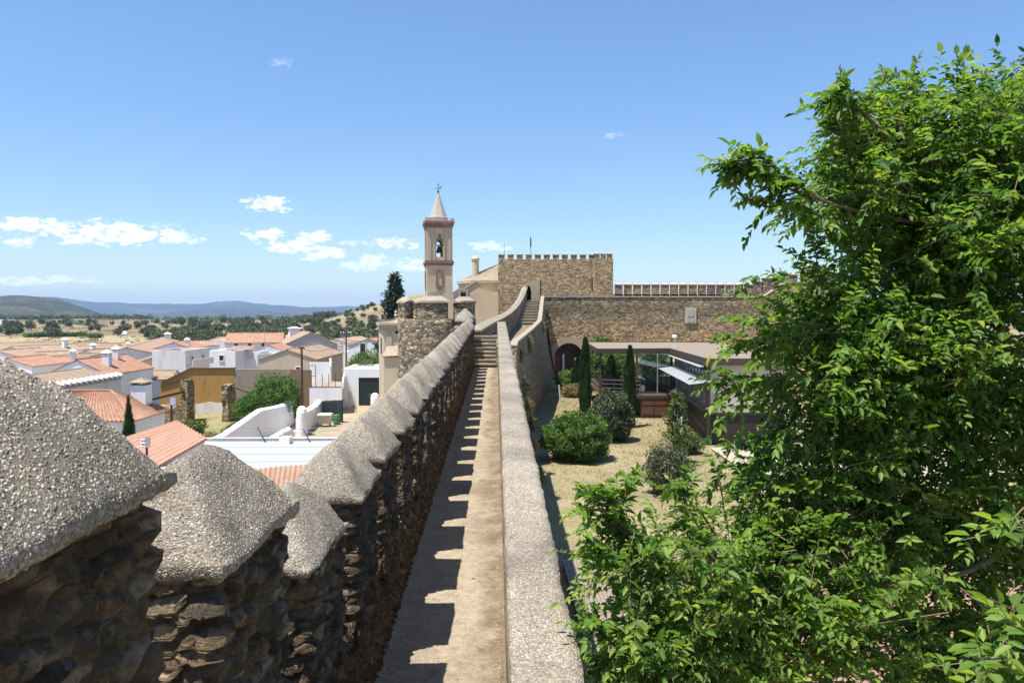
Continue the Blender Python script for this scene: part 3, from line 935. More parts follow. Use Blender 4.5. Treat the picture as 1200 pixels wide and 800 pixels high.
# battlements on the outer edge of its wall walk
def mer_mesh(name, w, t, h, ch, mat, capmat, parent, x, y, z):
    mb = MB(); mb.box(x - w / 2, x + w / 2, y - t / 2, y + t / 2, z, z + h)
    m = mb.build('merlon', mat, parent)
    mb = MB(); o = .07
    lo = [(x - w / 2 - o, y - t / 2 - o, z + h), (x + w / 2 + o, y - t / 2 - o, z + h), (x + w / 2 + o, y + t / 2 + o, z + h), (x - w / 2 - o, y + t / 2 + o, z + h)]
    mi = [(a, b, c + .09) for a, b, c in lo]
    for i in range(4): mb.face([lo[i], lo[(i + 1) % 4], mi[(i + 1) % 4], mi[i]])
    k = w * .18
    r0, r1 = (x - k, y, z + h + ch), (x + k, y, z + h + ch)
    mb.face([mi[0], mi[1], r1, r0]); mb.face([mi[1], mi[2], r1]); mb.face([mi[2], mi[3], r0, r1]); mb.face([mi[3], mi[0], r0]); mb.face(lo[::-1])
    mb.build('cap', capmat, m)
    return m
MY = CY + 2.0
zm0 = P(0, 347, MY).z - .3
mb = MB(); mb.box(P(718, 0, MY).x, P(886, 0, MY).x, MY - .25, MY + .25, zt - .2, P(0, 344.5, MY).z); mb.build('parapet', M['rubble'], cw)
for k in range(15):
    x = P(726.5 + 11.0 * k, 0, MY).x
    mer_mesh('merlon', .92, .5, P(0, 333.4, MY).z - zm0, .32, M['rubble'], M['cap_pale'], cw, x, MY, zm0)
for (pa, pb, py) in ((885, 896, 329.5), (897, 916, 325.5), (919, 938, 321.5), (943, 966, 321.5), (972, 996, 321.5)):
    x0, x1 = P(pa, 0, MY).x, P(pb, 0, MY).x
    mer_mesh('merlon', x1 - x0, .6, P(0, py, MY).z - zm0, .3, M['rubble_grey'], M['cap_pale'], cw, (x0 + x1) / 2, MY, zm0)

# stone tablet let into the wall
pq = thing('stone_plaque', 'pale carved stone plaque set high in the curtain wall', 'plaque', P(810, 380, CY - .1))
a, b = P(803, 379, CY - .1), P(816, 360.5, CY - .1)
mb = MB(); mb.box(a.x, b.x, CY - .16, CY + .02, a.z, b.z); mb.build('slab', m_plaster('pale_plaque', (.46, .43, .38), .3, (.3, .27, .22), 3), pq)
mb = MB(); w = b.x - a.x; h = b.z - a.z
mb.prism([(a.x + w * .5 + .32 * w * math.sin(t), CY - .16 + .0 * t) for t in (0, 1)], 0, 0) if False else None
mb.extrude_xz([(a.x + w * .22, a.z + h * .52), (a.x + w * .5, a.z + h * .40), (a.x + w * .78, a.z + h * .52), (a.x + w * .78, a.z + h * .88), (a.x + w * .22, a.z + h * .88)], CY - .22, CY - .165)
mb.box(a.x + w * .16, a.x + w * .84, CY - .19, CY - .165, a.z + h * .10, a.z + h * .34)
mb.build('carved_shield', M['church_white'], pq)

# ------------------------------------------------------------------ keep
KY = 96.0
kx0, kx1 = P(584, 400, KY + .5).x, P(698, 400, KY).x
kt = P(0, 303, KY).z
kz = -9.0
kp = thing('castle_keep', 'square rubble keep with small merlons and a pointed doorway at the top of the steps', 'keep', ((kx0 + kx1) / 2, KY + 7, kz))
dx0, dx1 = P(616.5, 0, KY).x, P(622.8, 0, KY).x
dsp, dap, dz0 = P(0, 341, KY).z, P(0, 334.5, KY).z, 1.5
dar = arch((dx0 + dx1) / 2, (dx1 - dx0) / 2, dsp, dap)
mb = MB()
xs = [kx0, dx0] + [dx0 + (dx1 - dx0) * i / 8 for i in range(1, 8)] + [dx1, kx1]
mb.strips(xs, lambda x: dar(x) if dx0 < x < dx1 else kz, lambda x: kt, KY, KY + 1.2)
mb.box(kx0 + .002, kx0 + 1.2, KY + 1.2, KY + 15, kz, kt); mb.box(kx1 - 1.2, kx1 + 1.8, KY + 1.2, KY + 15, kz, kt); mb.box(kx0 + 1.2, kx1 - 1.2, KY + 13.8, KY + 15, kz, kt)
mb.build('wall', M['rubble_warm'], kp)
mb = MB(); mb.box(kx0 + 1.2, kx1 - 1.2, KY + 1.2, KY + 13.8, kt - 1.4, kt - 1.1); mb.build('roof_terrace', M['cap'], kp)
mb = MB(); mb.box(dx0, dx1, KY + .9, KY + 1.0, dz0 - 2.5, dap); mb.build('door', M['dark'], kp)
mb = MB()
ox0, ox1 = P(611.5, 0, KY).x, P(633, 0, KY).x
mb.strips([ox0, dx0] + [dx0 + (dx1 - dx0) * i / 8 for i in range(1, 8)] + [dx1, (dx1 + ox1) / 2, ox1], lambda x: dar(x) if dx0 < x < dx1 else -1.5, lambda x: P(0, 333, KY).z + (x - ox0) / (ox1 - ox0) * .75, KY - .12, KY - .003)
mb.build('door_surround', M['ashlar'], kp)
# turret on the right corner
tx0, tx1 = P(697, 0, KY - 1.0).x, P(720, 0, KY - 1.0).x
mb = MB(); mb.box(tx0, tx1, KY - 1.0, KY + 4, kz, kt + .03)
mb.build('corner_turret', M['rubble_warm'], kp)
mb = MB(); xsl = P(694.6, 0, KY).x; mb.box(xsl, tx0 - .005, KY - .05, KY - .004, P(0, 341, KY).z, P(0, 324, KY).z); mb.build('slit', M['dark'], kp)
n = 11
for k in range(n):
    x = kx0 + .42 + (kx1 - kx0 - .9) * k / (n - 1)
    mer_mesh('merlon', .74, .45, .55, .16, M['rubble_warm'], M['cap_pale'], kp, x, KY + .26, kt)
for k in range(3):
    x = tx0 + .42 + (tx1 - tx0 - .84) * k / 2
    mer_mesh('merlon', .62, .45, .55, .16, M['rubble_warm'], M['cap_pale'], kp, x, KY - .72, kt + .03)
for k in range(8): mer_mesh('merlon', .6, .74, .55, .16, M['rubble_warm'], M['cap_pale'], kp, kx0 + .4, KY + 2.2 + k * 1.6, kt)
pm = thing('antenna_mast', 'thin mast with a thicker head standing on the keep roof', 'mast', P(622, 300, KY + 7))
b = P(622, 300, KY + 7); t = P(622, 278, KY + 7)
mb = MB(); mb.tube((b.x, b.y, kt - 1.1), t, .045, .035, 6); mb.build('pole', M['darkmetal'], pm)
mb = MB(); mb.tube((t.x, t.y, t.z - 1.3), (t.x, t.y, t.z), .10, .08, 6); mb.build('mast_head', M['darkmetal'], pm)
pm2 = MB(); b = P(591, 300, KY + 6); t = P(591, 284, KY + 6); pm2.tube((b.x, b.y, kt - 1.1), t, .035, .02, 6)
tag(pm2.build('lightning_rod', M['darkmetal']), 'very thin rod on the left corner of the keep roof', 'rod')
# ------------------------------------------------------------------ church with bell tower
BY = 124.0
def bx(px): return P(px, 400, BY).x
def bz(py): return P(0, py, BY).z
zg_ch = -9.0
bt = thing('bell_tower', 'tall church bell tower of worn cream render with red trim, arched belfry and pointed spire', 'bell tower', (bx(512), BY + 2.4, zg_ch))
x0, x1 = bx(496), bx(529.5)
wd = x1 - x0
ang = R(10)
tc = Vector(((x0 + x1) / 2, BY + 2.4, 0))
RM = Matrix.Translation(tc) @ Matrix.Rotation(ang, 4, 'Z')
s = wd / 2 * .90
def tb(mb, hx, hy, z0, z1, cx=0, cy=0):
    p = [(cx - hx, cy - hy, z0), (cx + hx, cy - hy, z0), (cx + hx, cy + hy, z0), (cx - hx, cy + hy, z0), (cx - hx, cy - hy, z1), (cx + hx, cy - hy, z1), (cx + hx, cy + hy, z1), (cx - hx, cy + hy, z1)]
    return mb.hexa([RM @ Vector(k) for k in p])
def tstrips(mb, xs, bot, top, y0, y1, turn):
    m2 = MB(); m2.strips(xs, bot, top, y0, y1)
    q = RM @ Matrix.Rotation(turn, 4, 'Z')
    for f in m2.f: mb.face([q @ Vector(m2.v[i]) for i in f])
mb = MB(); tb(mb, s, s, zg_ch, bz(310)); mb.build('shaft', M['tower_render'], bt)
# string course
mb = MB(); tb(mb, s + .14, s + .14, bz(310) + .002, bz(307.5)); tb(mb, s + .26, s + .26, bz(307.5) + .002, bz(305.5)); tb(mb, s + .14, s + .14, bz(305.5) + .002, bz(304)); mb.build('string_course', M['church_red'], bt)
# belfry: four walls each with an arched opening
zb0, zb1 = bz(304) + .002, bz(265)
ow = wd * .115
zs, za = bz(285), bz(279.5)
ba = lambda x: zs + (za - zs) * math.sqrt(max(0, 1 - (x / ow) ** 2))
mb = MB()
sb = s * .94
ob = bz(300)
for k in range(4):
    xs = [-sb, -ow] + [-ow + 2 * ow * i / 8 for i in range(1, 8)] + [ow, sb]
    if k % 2: xs = [-sb + .5, -ow] + xs[2:-1] + [sb - .5]
    tstrips(mb, xs, lambda x: ba(x) if abs(x) < ow else zb0, lambda x: zb1, -sb, -sb + .5, k * math.pi / 2)
    tstrips(mb, [-ow, ow], lambda x: zb0, lambda x: ob, -sb + .003, -sb + .497, k * math.pi / 2)
mb.build('belfry', M['tower_render'], bt)
mb = MB()
for k in range(4):
    for sx in (-1, 1):
        m2 = RM @ Matrix.Rotation(k * math.pi / 2, 4, 'Z')
        for (a, b) in ((.70, .96), (.36, .44)):
            q = [m2 @ Vector(v) for v in ((sx * sb * a, -sb - .14, zb0), (sx * sb * b, -sb - .14, zb0), (sx * sb * b, -sb - .003, zb0), (sx * sb * a, -sb - .003, zb0),
                                          (sx * sb * a, -sb - .14, zb1), (sx * sb * b, -sb - .14, zb1), (sx * sb * b, -sb - .003, zb1), (sx * sb * a, -sb - .003, zb1))]
            mb.hexa(q)
mb.build('pilasters', M['church_white'], bt)
for k in range(4):
    mb = MB()
    m2 = RM @ Matrix.Rotation(k * math.pi / 2, 4, 'Z')
    for i in range(10):
        a0, a1 = math.pi * i / 10, math.pi * (i + 1) / 10
        pr = []
        for a, rr in ((a0, 1.04), (a1, 1.04), (a1, 1.42), (a0, 1.42)): pr.append((ow * rr * math.cos(a), zs + (za - zs) * rr * math.sin(a)))
        mb.hexa([m2 @ Vector((x, -sb - .10, z)) for x, z in pr] + [m2 @ Vector((x, -sb - .004, z)) for x, z in pr])
    mb.hexa([m2 @ Vector(v) for v in ((-ow * .3, -sb - .12, za + .25), (ow * .3, -sb - .12, za + .25), (ow * .3, -sb - .003, za + .25), (-ow * .3, -sb - .003, za + .25), (-ow * .5, -sb - .12, za + .9), (ow * .5, -sb - .12, za + .9), (ow * .5, -sb - .003, za + .9), (-ow * .5, -sb - .003, za + .9))])
    mb.build('arch_trim', M['church_red'], bt)
mb = MB(); c = RM @ Vector((0, -sb + .9, 0)); zb = bz(288)
mb.lathe((c.x, c.y, zb), [(.52, -.9), (.47, -.75), (.34, -.35), (.28, .0), (.16, .14), (.02, .18)], 14); mb.build('bell', M['darkmetal'], bt)
mb = MB(); mb.beam(RM @ Vector((-sb + .4, -sb + .9, zb + .3)), RM @ Vector((sb - .4, -sb + .9, zb + .3)), .16, .2); mb.build('bell_beam', M['frame'], bt)
# cornice
mb = MB()
for a, b, o in ((265, 262.5, .10), (262.5, 260, .22), (260, 257.5, .34)): tb(mb, s + o, s + o, bz(a) + .003, bz(b))
mb.build('cornice', M['church_red'], bt)
mb = MB(); tb(mb, s + .26, s + .26, bz(257.5) + .004, bz(256.3))
for sx in (-1, 1):
    for sy in (-1, 1): tb(mb, .3, .3, bz(256.3), bz(253.8), sx * (s - .05), sy * (s - .05))
mb.build('parapet', M['spire'], bt)
# octagonal drum and spire
mb = MB(); c = RM @ Vector((0, 0, 0))
def octo(mb, prof):
    rings = [[RM @ Vector((r * math.cos(R(22.5 + 45 * i)), r * math.sin(R(22.5 + 45 * i)), z)) for i in range(8)] for r, z in prof]
    for a, b in zip(rings, rings[1:]):
        for i in range(8): mb.face([a[i], a[(i + 1) % 8], b[(i + 1) % 8], b[i]])
    mb.face(rings[-1]); mb.face(rings[0][::-1])
k = BY / FPX
octo(mb, [(11.5 * k, bz(256.3)), (11.5 * k, bz(252.5))]); mb.build('drum', M['tower_render'], bt)
mb = MB(); octo(mb, [(12.3 * k, bz(252.5) + .004), (12.3 * k, bz(251.8)), (11 * k, bz(251)), (6.0 * k, bz(237)), (.9 * k, bz(221.5))]); mb.build('spire', M['spire'], bt)
mb = MB()
mb.lathe((c.x, c.y, 0), [(.13, bz(221.5) - .1), (.13, bz(220.5)), (.24, bz(219.6)), (.13, bz(218.5)), (.04, bz(218))], 10)
mb.tube((c.x, c.y, bz(218.5)), (c.x, c.y, bz(208.5)), .045, .03, 6)
mb.beam((c.x - .55, c.y, bz(216.3)), (c.x + .55, c.y, bz(216.3)), .06); mb.beam((c.x - .3, c.y, bz(212)), (c.x + .3, c.y, bz(212)), .05)
mb.extrude_xz([(c.x + .1, bz(215.6)), (c.x + .55, bz(215.4)), (c.x + .45, bz(214.0)), (c.x + .2, bz(214.8))], c.y - .03, c.y + .03)
mb.build('weathervane', M['darkmetal'], bt)
# blind painted panels on the shaft
mb = MB()
for kk, (w_, zlo, zhi) in enumerate(((.20, 336, 317),)):
    for turn in (0, 3 * math.pi / 2):
        m2 = RM @ Matrix.Rotation(turn, 4, 'Z')
        X = wd * w_ * .5
        for (xa_, xb_, z0_, z1_) in ((-X * 1.35, -X * .75, bz(334), bz(319)), (X * .75, X * 1.35, bz(334), bz(319)), (-X * 1.5, X * 1.5, bz(319) + .003, bz(317)), (-X * .9, X * .9, bz(317) + .003, bz(315.5)), (-X * 1.3, X * 1.3, bz(336), bz(334) - .003), (-X * .6, X * .6, bz(339), bz(336) - .003)):
            mb.hexa([m2 @ Vector(v) for v in ((xa_, -s - .12, z0_), (xb_, -s - .12, z0_), (xb_, -s - .003, z0_), (xa_, -s - .003, z0_), (xa_, -s - .12, z1_), (xb_, -s - .12, z1_), (xb_, -s - .003, z1_), (xa_, -s - .003, z1_))])
mb.build('blind_window_trim', M['church_red'], bt)
mb = MB()
for turn in (0,):
    m2 = RM
    for xo, za_, zb_ in ((-s * .45, 349, 343), ):
        mb.hexa([m2 @ Vector(v) for v in ((xo - .5, -s - .1, bz(za_)), (xo + .5, -s - .1, bz(za_)), (xo + .5, -s - .003, bz(za_)), (xo - .5, -s - .003, bz(za_)), (xo - .5, -s - .1, bz(zb_)), (xo + .5, -s - .1, bz(zb_)), (xo + .5, -s - .003, bz(zb_)), (xo - .5, -s - .003, bz(zb_)))])
        mb.hexa([m2 @ Vector(v) for v in ((xo - .6, -s - .12, bz(zb_) + .003), (xo + .6, -s - .12, bz(zb_) + .003), (xo + .6, -s - .003, bz(zb_) + .003), (xo - .6, -s - .003, bz(zb_) + .003), (xo - .05, -s - .12, bz(340)), (xo + .05, -s - .12, bz(340)), (xo + .05, -s - .003, bz(340)), (xo - .05, -s - .003, bz(340)))])
mb.build('niche_frame', M['church_white'], bt)
mb = MB()
for zz in (321, 338):
    m2 = RM @ Matrix.Rotation(3 * math.pi / 2, 4, 'Z')
    mb.hexa([m2 @ Vector(v) for v in ((-.5, -s - .03, bz(zz + 3)), (.5, -s - .03, bz(zz + 3)), (.5, -s - .002, bz(zz + 3)), (-.5, -s - .002, bz(zz + 3)), (-.5, -s - .03, bz(zz - 3)), (.5, -s - .03, bz(zz - 3)), (.5, -s - .002, bz(zz - 3)), (-.5, -s - .002, bz(zz - 3)))])
mb.build('side_window', M['church_red'], bt)

# nave behind the tower, partly hidden by the keep
NY = 112.0
nv = thing('church_nave', 'cream rendered church nave with hipped tile roof and a lantern turret beside the keep', 'church', (P(565, 0, NY).x, NY + 6, -9))
a, b = P(553, 0, NY).x, P(640, 0, NY + 12).x
ze = P(0, 331, NY).z
zr = P(0, 308, NY + 5).z
c0 = P(537, 0, NY + 6).x
poly = [(a, NY), (b, NY), (b, NY + 14), (c0, NY + 14), (c0, NY + 5)]
mb = MB(); mb.prism(poly, -9, ze); mb.build('wall', M['church'], nv)
mb = MB(); pl2 = [(x - (.25 if x < 3 else 0), y - .25) for x, y in poly]
mb.prism(pl2, ze + .003, ze + .30); mb.build('eaves', M['church_white'], nv)
mb = MB()
rA = Vector((P(583, 0, NY + 6).x, NY + 7, zr)); rB = Vector((b, NY + 7, zr))
q = [Vector((x, y, ze + .33)) for x, y in pl2]
mb.corr(q[0], q[1], rB, rA, .35, .06); mb.corr(q[4], q[0], rA, rA, .35, .06); mb.corr(q[3], q[4], rA, rA, .35, .06)
mb.corr(q[2], q[3], rA, rB, .35, .06)
mb.build('roof', M['tile_church'], nv)
# lantern turret
lp = P(556.5, 0, NY + 4); k = (NY + 4) / FPX
mb = MB()
zz = lambda py: P(0, py, NY + 4).z
mb.lathe((lp.x, lp.y, 0), [(4.2 * k, ze), (4.2 * k, zz(304)), (5.2 * k, zz(303.5)), (5.2 * k, zz(302)), (4.0 * k, zz(301.5)), (2.2 * k, zz(299)), (.8 * k, zz(298)), (.8 * k, zz(296.8)), (.1, zz(296))], 10)
mb.build('lantern', M['church'], nv)
# lower side chapel wall with raking gable
gy = 108.0
mb = MB()
g0, g1, g2 = P(530, 0, gy), P(537, 0, gy), P(558, 0, gy)
mb.extrude_xz([(P(530, 0, gy).x, -9), (P(584, 0, gy).x, -9), (P(584, 0, gy).x, P(0, 345, gy).z), (P(563, 0, gy).x, P(0, 338, gy).z), (P(558, 0, gy).x, P(0, 331, gy).z), (P(540, 0, gy).x, P(0, 342, gy).z), (P(540, 0, gy).x, P(0, 339, gy).z), (P(530, 0, gy).x, P(0, 345, gy).z)], gy, gy + 5.5)
mb.build('side_chapel', M['church'], nv)
mb = MB()
pa, pb = P(540, 341.5, gy), P(559, 330, gy)
mb.beam((pa.x, gy + 1, pa.z + .12), (pb.x, gy + 1, pb.z + .12), 2.3, .22)
pa, pb = P(529.5, 344.8, gy), P(540.2, 338.4, gy); mb.beam((pa.x, gy + 1, pa.z + .12), (pb.x, gy + 1, pb.z + .12), 2.3, .2)
mb.build('raking_coping', M['church_white'], nv)
mb = MB(); pw = P(543, 346, gy)
mb.box(pw.x - .35, pw.x + .35, gy - .05, gy - .003, pw.z - .5, pw.z + .35); wn = mb.build('window', M['dark'], nv)
mb = MB(); mb.box(pw.x - .62, pw.x - .40, gy - .12, gy - .004, pw.z - .7, pw.z + .6); mb.box(pw.x + .40, pw.x + .62, gy - .12, gy - .004, pw.z - .7, pw.z + .6); mb.box(pw.x - .75, pw.x + .75, gy - .14, gy - .004, pw.z + .603, pw.z + .85)
mb.build('frame', M['church_white'], wn)

# small pavilion roofed chapel left of the round tower
CYY = 72.0
ch = thing('small_chapel', 'small cream chapel with pyramid tile roof and stone finial left of the round tower', 'chapel', (P(457, 0, CYY + 2).x, CYY + 2, -9.5))
A, B = P(447, 0, CYY).x, P(478, 0, CYY).x
L_ = P(441.5, 0, CYY + 4).x
ze = P(0, 381, CYY).z
poly = [(A, CYY), (B, CYY), (B, CYY + 4), (L_, CYY + 4)]
mb = MB(); mb.prism(poly, -9.5, ze); mb.build('wall', M['church'], ch)
mb = MB(); e2 = [(A - .3, CYY - .3), (B + .3, CYY - .3), (B + .3, CYY + 4.3), (L_ - .3, CYY + 4.3)]
mb.prism(e2, ze + .003, ze + .16); mb.prism([(A - .12, CYY - .12), (B + .12, CYY - .12), (B + .12, CYY + 4.12), (L_ - .12, CYY + 4.12)], ze - .5, ze - .35); mb.build('cornice', M['church_white'], ch)
mb = MB(); ap = Vector((P(462, 0, CYY + 2).x, CYY + 2, P(0, 372.5, CYY + 2).z))
q = [Vector((x, y, ze + .18)) for x, y in e2]
for i in range(4): mb.corr(q[i], q[(i + 1) % 4], ap, ap, .25, .045)
mb.build('roof', M['tile_church'], ch)
mb = MB(); mb.lathe(ap, [(.16, -.1), (.14, .2), (.22, .25), (.10, .4), (.16, .55), (.02, .75)], 10); mb.build('finial', M['church_white'], ch)
mb = MB(); w_ = P(465, 388.5, CYY); mb.box(w_.x - .13, w_.x + .13, CYY - .03, CYY - .003, w_.z - .18, w_.z + .12); mb.build('window', M['dark'], ch)
d = Vector((L_ - A, 4, 0)).normalized()
mb = MB(); w0, w1 = Vector((A, CYY, 0)) + d * 1.4, Vector((A, CYY, 0)) + d * 2.2
mb.face([(w0.x - .03, w0.y, P(0, 416, CYY).z), (w0.x - .03, w0.y, P(0, 396, CYY).z), (w1.x - .03, w1.y, P(0, 396, CYY).z), (w1.x - .03, w1.y, P(0, 416, CYY).z)]); mb.build('window', M['dark'], ch)
mb = MB(); pa = P(456, 395, CYY); mb.box(pa.x - .25, pa.x + .25, CYY - .10, CYY - .004, -9.5, ze - .52); mb.build('pilaster', M['church_white'], ch)
# its lower wing
A2, B2 = P(448, 0, CYY - 3).x, P(482, 0, CYY - 3).x
mb = MB(); mb.box(A2, B2, CYY - 3, CYY - .2, -9.5, P(0, 419, CYY - 3).z); mb.build('wing_wall', M['church'], ch)
mb = MB(); r0, r1 = P(452, 406, CYY), P(482, 402, CYY)
mb.corr(Vector((A2 - .2, CYY - 3.2, P(0, 419, CYY - 3).z + .08)), Vector((B2, CYY - 3.2, P(0, 417, CYY - 3).z + .08)), Vector((B2, CYY - .15, r1.z)), Vector((A2 - .2, CYY - .15, r0.z)), .25, .045)
mb.build('wing_roof', M['tile_church'], ch)
# ------------------------------------------------------------------ courtyard ground
def gz(x, y): return -7.75 + .0035 * max(0, y - 20) + .10 * mnoise.noise((x * .16, y * .16, 0)) + .03 * mnoise.noise((x * .7, y * .7, 5))
mb = MB()
xs, ys = np.arange(.3, 46, .5), np.arange(-8, 94.01, .6)
for y in ys:
    for x in xs: mb.v.append((x, y, gz(x, y)))
for j in range(len(ys) - 1):
    for i in range(len(xs) - 1):
        k = j * len(xs) + i
        mb.f.append((k, k + 1, k + len(xs) + 1, k + len(xs))); mb.uv.append([(0, 0)] * 4)
tag(mb.build('courtyard_ground', M['straw'], smooth=True), 'dry yellow grass ground of the castle courtyard', kind='structure')
def patch(name, mat, poly, lift, label):
    """sheet draped a few millimetres over the ground"""
    bm = bmesh.new()
    vs = [bm.verts.new((x, y, 0)) for x, y in poly]; bm.faces.new(vs)
    bmesh.ops.triangulate(bm, faces=bm.faces)
    bmesh.ops.subdivide_edges(bm, edges=bm.edges, cuts=10, use_grid_fill=True)
    for v in bm.verts: v.co.z = gz(v.co.x, v.co.y) + lift
    me = bpy.data.meshes.new(name); bm.to_mesh(me); bm.free()
    o = link_mesh(name, me, mat, smooth=True); tag(o, label, kind='structure'); return o
patch('paving', M['palepave'], [(12.0, 36), (30, 34), (30, 43.5), (16.9, 43.5), (12.2, 43.2)], .09, 'pale concrete paving in front of the pavilion')
patch('terrace', M['redpave'], [(6.2, 15), (24, 15), (26, 31), (11, 31), (7.5, 24)], .09, 'terracotta paved terrace beneath the trees')
# loose straw: thousands of short dry blades, nobody could count them
rng = np.random.default_rng(3)
nb = 42000
bxs, bys = rng.uniform(.9, 20, nb), 12 + 70 * rng.random(nb) ** 1.3
keep = ~((bxs > 12) & (bys > 43)) & (bxs > .8 + (bys - 46).clip(0) * .075)
bxs, bys = bxs[keep], bys[keep]
V = []; F = []
for i, (x, y) in enumerate(zip(bxs, bys)):
    z = gz(x, y); a = rng.uniform(0, 6.28); h = rng.uniform(.02, .075) * (1 + y / 70); w = .008 * (1 + y / 22); l = rng.uniform(-.12, .12)
    ca, sa = math.cos(a) * w, math.sin(a) * w
    V += [(x - ca, y - sa, z), (x + ca, y + sa, z), (x + l, y + l * .7, z + h)]; F.append((3 * i, 3 * i + 1, 3 * i + 2))
me = bpy.data.meshes.new('dry_grass'); me.from_pydata(V, [], F)
at = me.attributes.new('leafvar', 'FLOAT', 'POINT'); at.data.foreach_set('value', np.repeat((.35 + .6 * rng.random(len(F))), 3))
tag(link_mesh('dry_grass', me, M['leaf_dry']), 'short dry straw blades over the courtyard', kind='stuff')

# boarded deck beside the wall
dk = thing('wooden_deck', 'weathered grey plank deck at the foot of the wall', 'deck', (3.4, 20.5, -7.7))
mb = MB()
x0, x1, y0, y1 = 2.05, 5.2, 16.5, 23.3
n = 30
for k in range(n):
    xa_ = x0 + (x1 - x0) * k / n; mb.box(xa_, xa_ + (x1 - x0) / n - .012, y0 + random.uniform(-.02, .02), y1 + random.uniform(-.02, .02), -7.62, -7.55 + random.uniform(-.003, .003))
mb.build('planks', M['deckwood'], dk)
mb = MB()
for k in range(4): mb.box(x0 + .02, x1 - .03, y0 + .3 + k * 2.05, y0 + .4 + k * 2.05, -7.9, -7.622)
mb.build('bearers', M['frame'], dk)

# ------------------------------------------------------------------ visitor pavilion of brown steel and glass
pv = thing('visitor_pavilion', 'low modern pavilion of brown steel, beige panels and glass with a flat gravel roof', 'pavilion', (14.5, 54, -7.8))
RZ = -2.87                       # underside of roof slab
GF = -7.85
roof = [(12.25, 44.3), (17.2, 44.3), (21.0, 71), (8.4, 71.5), (7.6, 57.2), (13.2, 57.8)]
mb = MB(); mb.prism(roof[::1], RZ + .02, RZ + .24); mb.build('roof', M['corten_roof'], pv)
mb = MB()
def rim(poly, z0, z1, t=.12, out=.02):
    n = len(poly)
    c = Vector((sum(p[0] for p in poly) / n, sum(p[1] for p in poly) / n))
    for i in range(n):
        a, b = Vector(poly[i]), Vector(poly[(i + 1) % n])
        d = (b - a).normalized(); nn = Vector((d.y, -d.x)) * out
        a2, b2 = a + nn - d * 0.0, b + nn
        mb.beam((a2.x, a2.y, (z0 + z1) / 2), (b2.x, b2.y, (z0 + z1) / 2), t, z1 - z0)
rim(roof, RZ - .10, RZ + .30)
mb.build('fascia', M['corten'], pv)
def post(x, y, z0=GF, z1=RZ - .1, w=.16):
    mb = MB(); mb.box(x - w / 2, x + w / 2, y - w / 2, y + w / 2, z0, z1); mb.build('post', M['corten'], pv)
for x, y in ((12.42, 44.45), (7.85, 57.5), (8.6, 70.8), (13.25, 57.6), (10.6, 57.45)): post(x, y)
# main block
UL = -5.75                       # floor of the glazed storey
mb = MB(); mb.prism([(12.75, 44.62), (17.0, 44.62), (20.6, 70.5), (13.8, 70.5)], GF, UL - .12); mb.build('plinth', m_simple('dark_brown_cladding', (.032, .024, .018), .7, 0, .3, 3), pv)
mb = MB(); mb.prism([(12.55, 44.52), (17.1, 44.52), (20.8, 70.6), (13.55, 70.6)], UL - .118, UL); mb.build('floor_slab', M['corten'], pv)
mb = MB()
for k, (xa_, xb_) in enumerate(((12.52, 14.62), (14.64, 16.98))): mb.box(xa_, xb_, 44.50, 44.62, UL + .003, RZ - .102)
mb.build('front_panel', M['beige_panel'], pv)
mb = MB(); mb.hexa([(16.9, 44.64, UL), (17.02, 44.64, UL), (20.7, 70.4, UL), (20.58, 70.4, UL), (16.9, 44.64, RZ), (17.02, 44.64, RZ), (20.7, 70.4, RZ), (20.58, 70.4, RZ)]); mb.build('side_panel', M['beige_panel'], pv)
fx = lambda y: 12.62 + (y - 44.6) * (1.0 / 13)          # left facade line
def facade(z0, z1, ya, yb, n, name, mat, off=0.0):
    mb = MB()
    for k in range(n):
        a, b = ya + (yb - ya) * k / n + .04, ya + (yb - ya) * (k + 1) / n - .04
        mb.face([(fx(a) + off, a, z0), (fx(b) + off, b, z0), (fx(b) + off, b, z1), (fx(a) + off, a, z1)][::-1])
    mb.build(name, mat, pv)
facade(-3.9, RZ - .12, 44.7, 57.6, 12, 'clerestory_glazing', M['glass'])
facade(UL + .05, -3.98, 44.7, 57.6, 9, 'glazing', M['glass_panel'], .03)
mb = MB()
for k in range(13):
    y = 44.7 + 12.9 * k / 12
    mb.box(fx(y) - .05, fx(y) + .02, y - .03, y + .03, -3.9, RZ - .12)
mb.build('clerestory_mullions', M['lightmetal'], pv)
mb = MB()
for k in range(10):
    y = 44.7 + 12.9 * k / 9
    mb.box(fx(y) - .04, fx(y) + .05, y - .025, y + .025, UL + .003, -3.98)
mb.build('mullions', M['steel'], pv)
mb = MB(); mb.beam((fx(44.7), 44.7, -3.94), (fx(57.6), 57.6, -3.94), .14, .07); mb.build('transom', M['lightmetal'], pv)
mb = MB()  # long louvre shelf
for k in range(9):
    o0, o1 = -.08 - .155 * k, -.08 - .155 * (k + 1) + .035
    ya, yb = 43.75, 57.0
    za = -3.88 - .018 * k
    mb.hexa([(fx(ya) + o1, ya, za - .03), (fx(ya) + o0, ya, za), (fx(yb) + o0, yb, za), (fx(yb) + o1, yb, za - .03), (fx(ya) + o1, ya, za - .008), (fx(ya) + o0, ya, za + .022), (fx(yb) + o0, yb, za + .022), (fx(yb) + o1, yb, za - .008)])
mb.build('louvre_shelf', M['lightmetal'], pv)
mb = MB()
for k in range(4):
    o0, o1 = -.10 - .15 * k, -.10 - .15 * (k + 1) + .03
    ya, yb = 44.8, 58.6; za = RZ - .16 - .02 * k
    mb.hexa([(fx(ya) + o1, ya, za - .03), (fx(ya) + o0, ya, za), (fx(yb) + o0, yb, za), (fx(yb) + o1, yb, za - .03), (fx(ya) + o1, ya, za - .008), (fx(ya) + o0, ya, za + .022), (fx(yb) + o0, yb, za + .022), (fx(yb) + o1, yb, za - .008)])
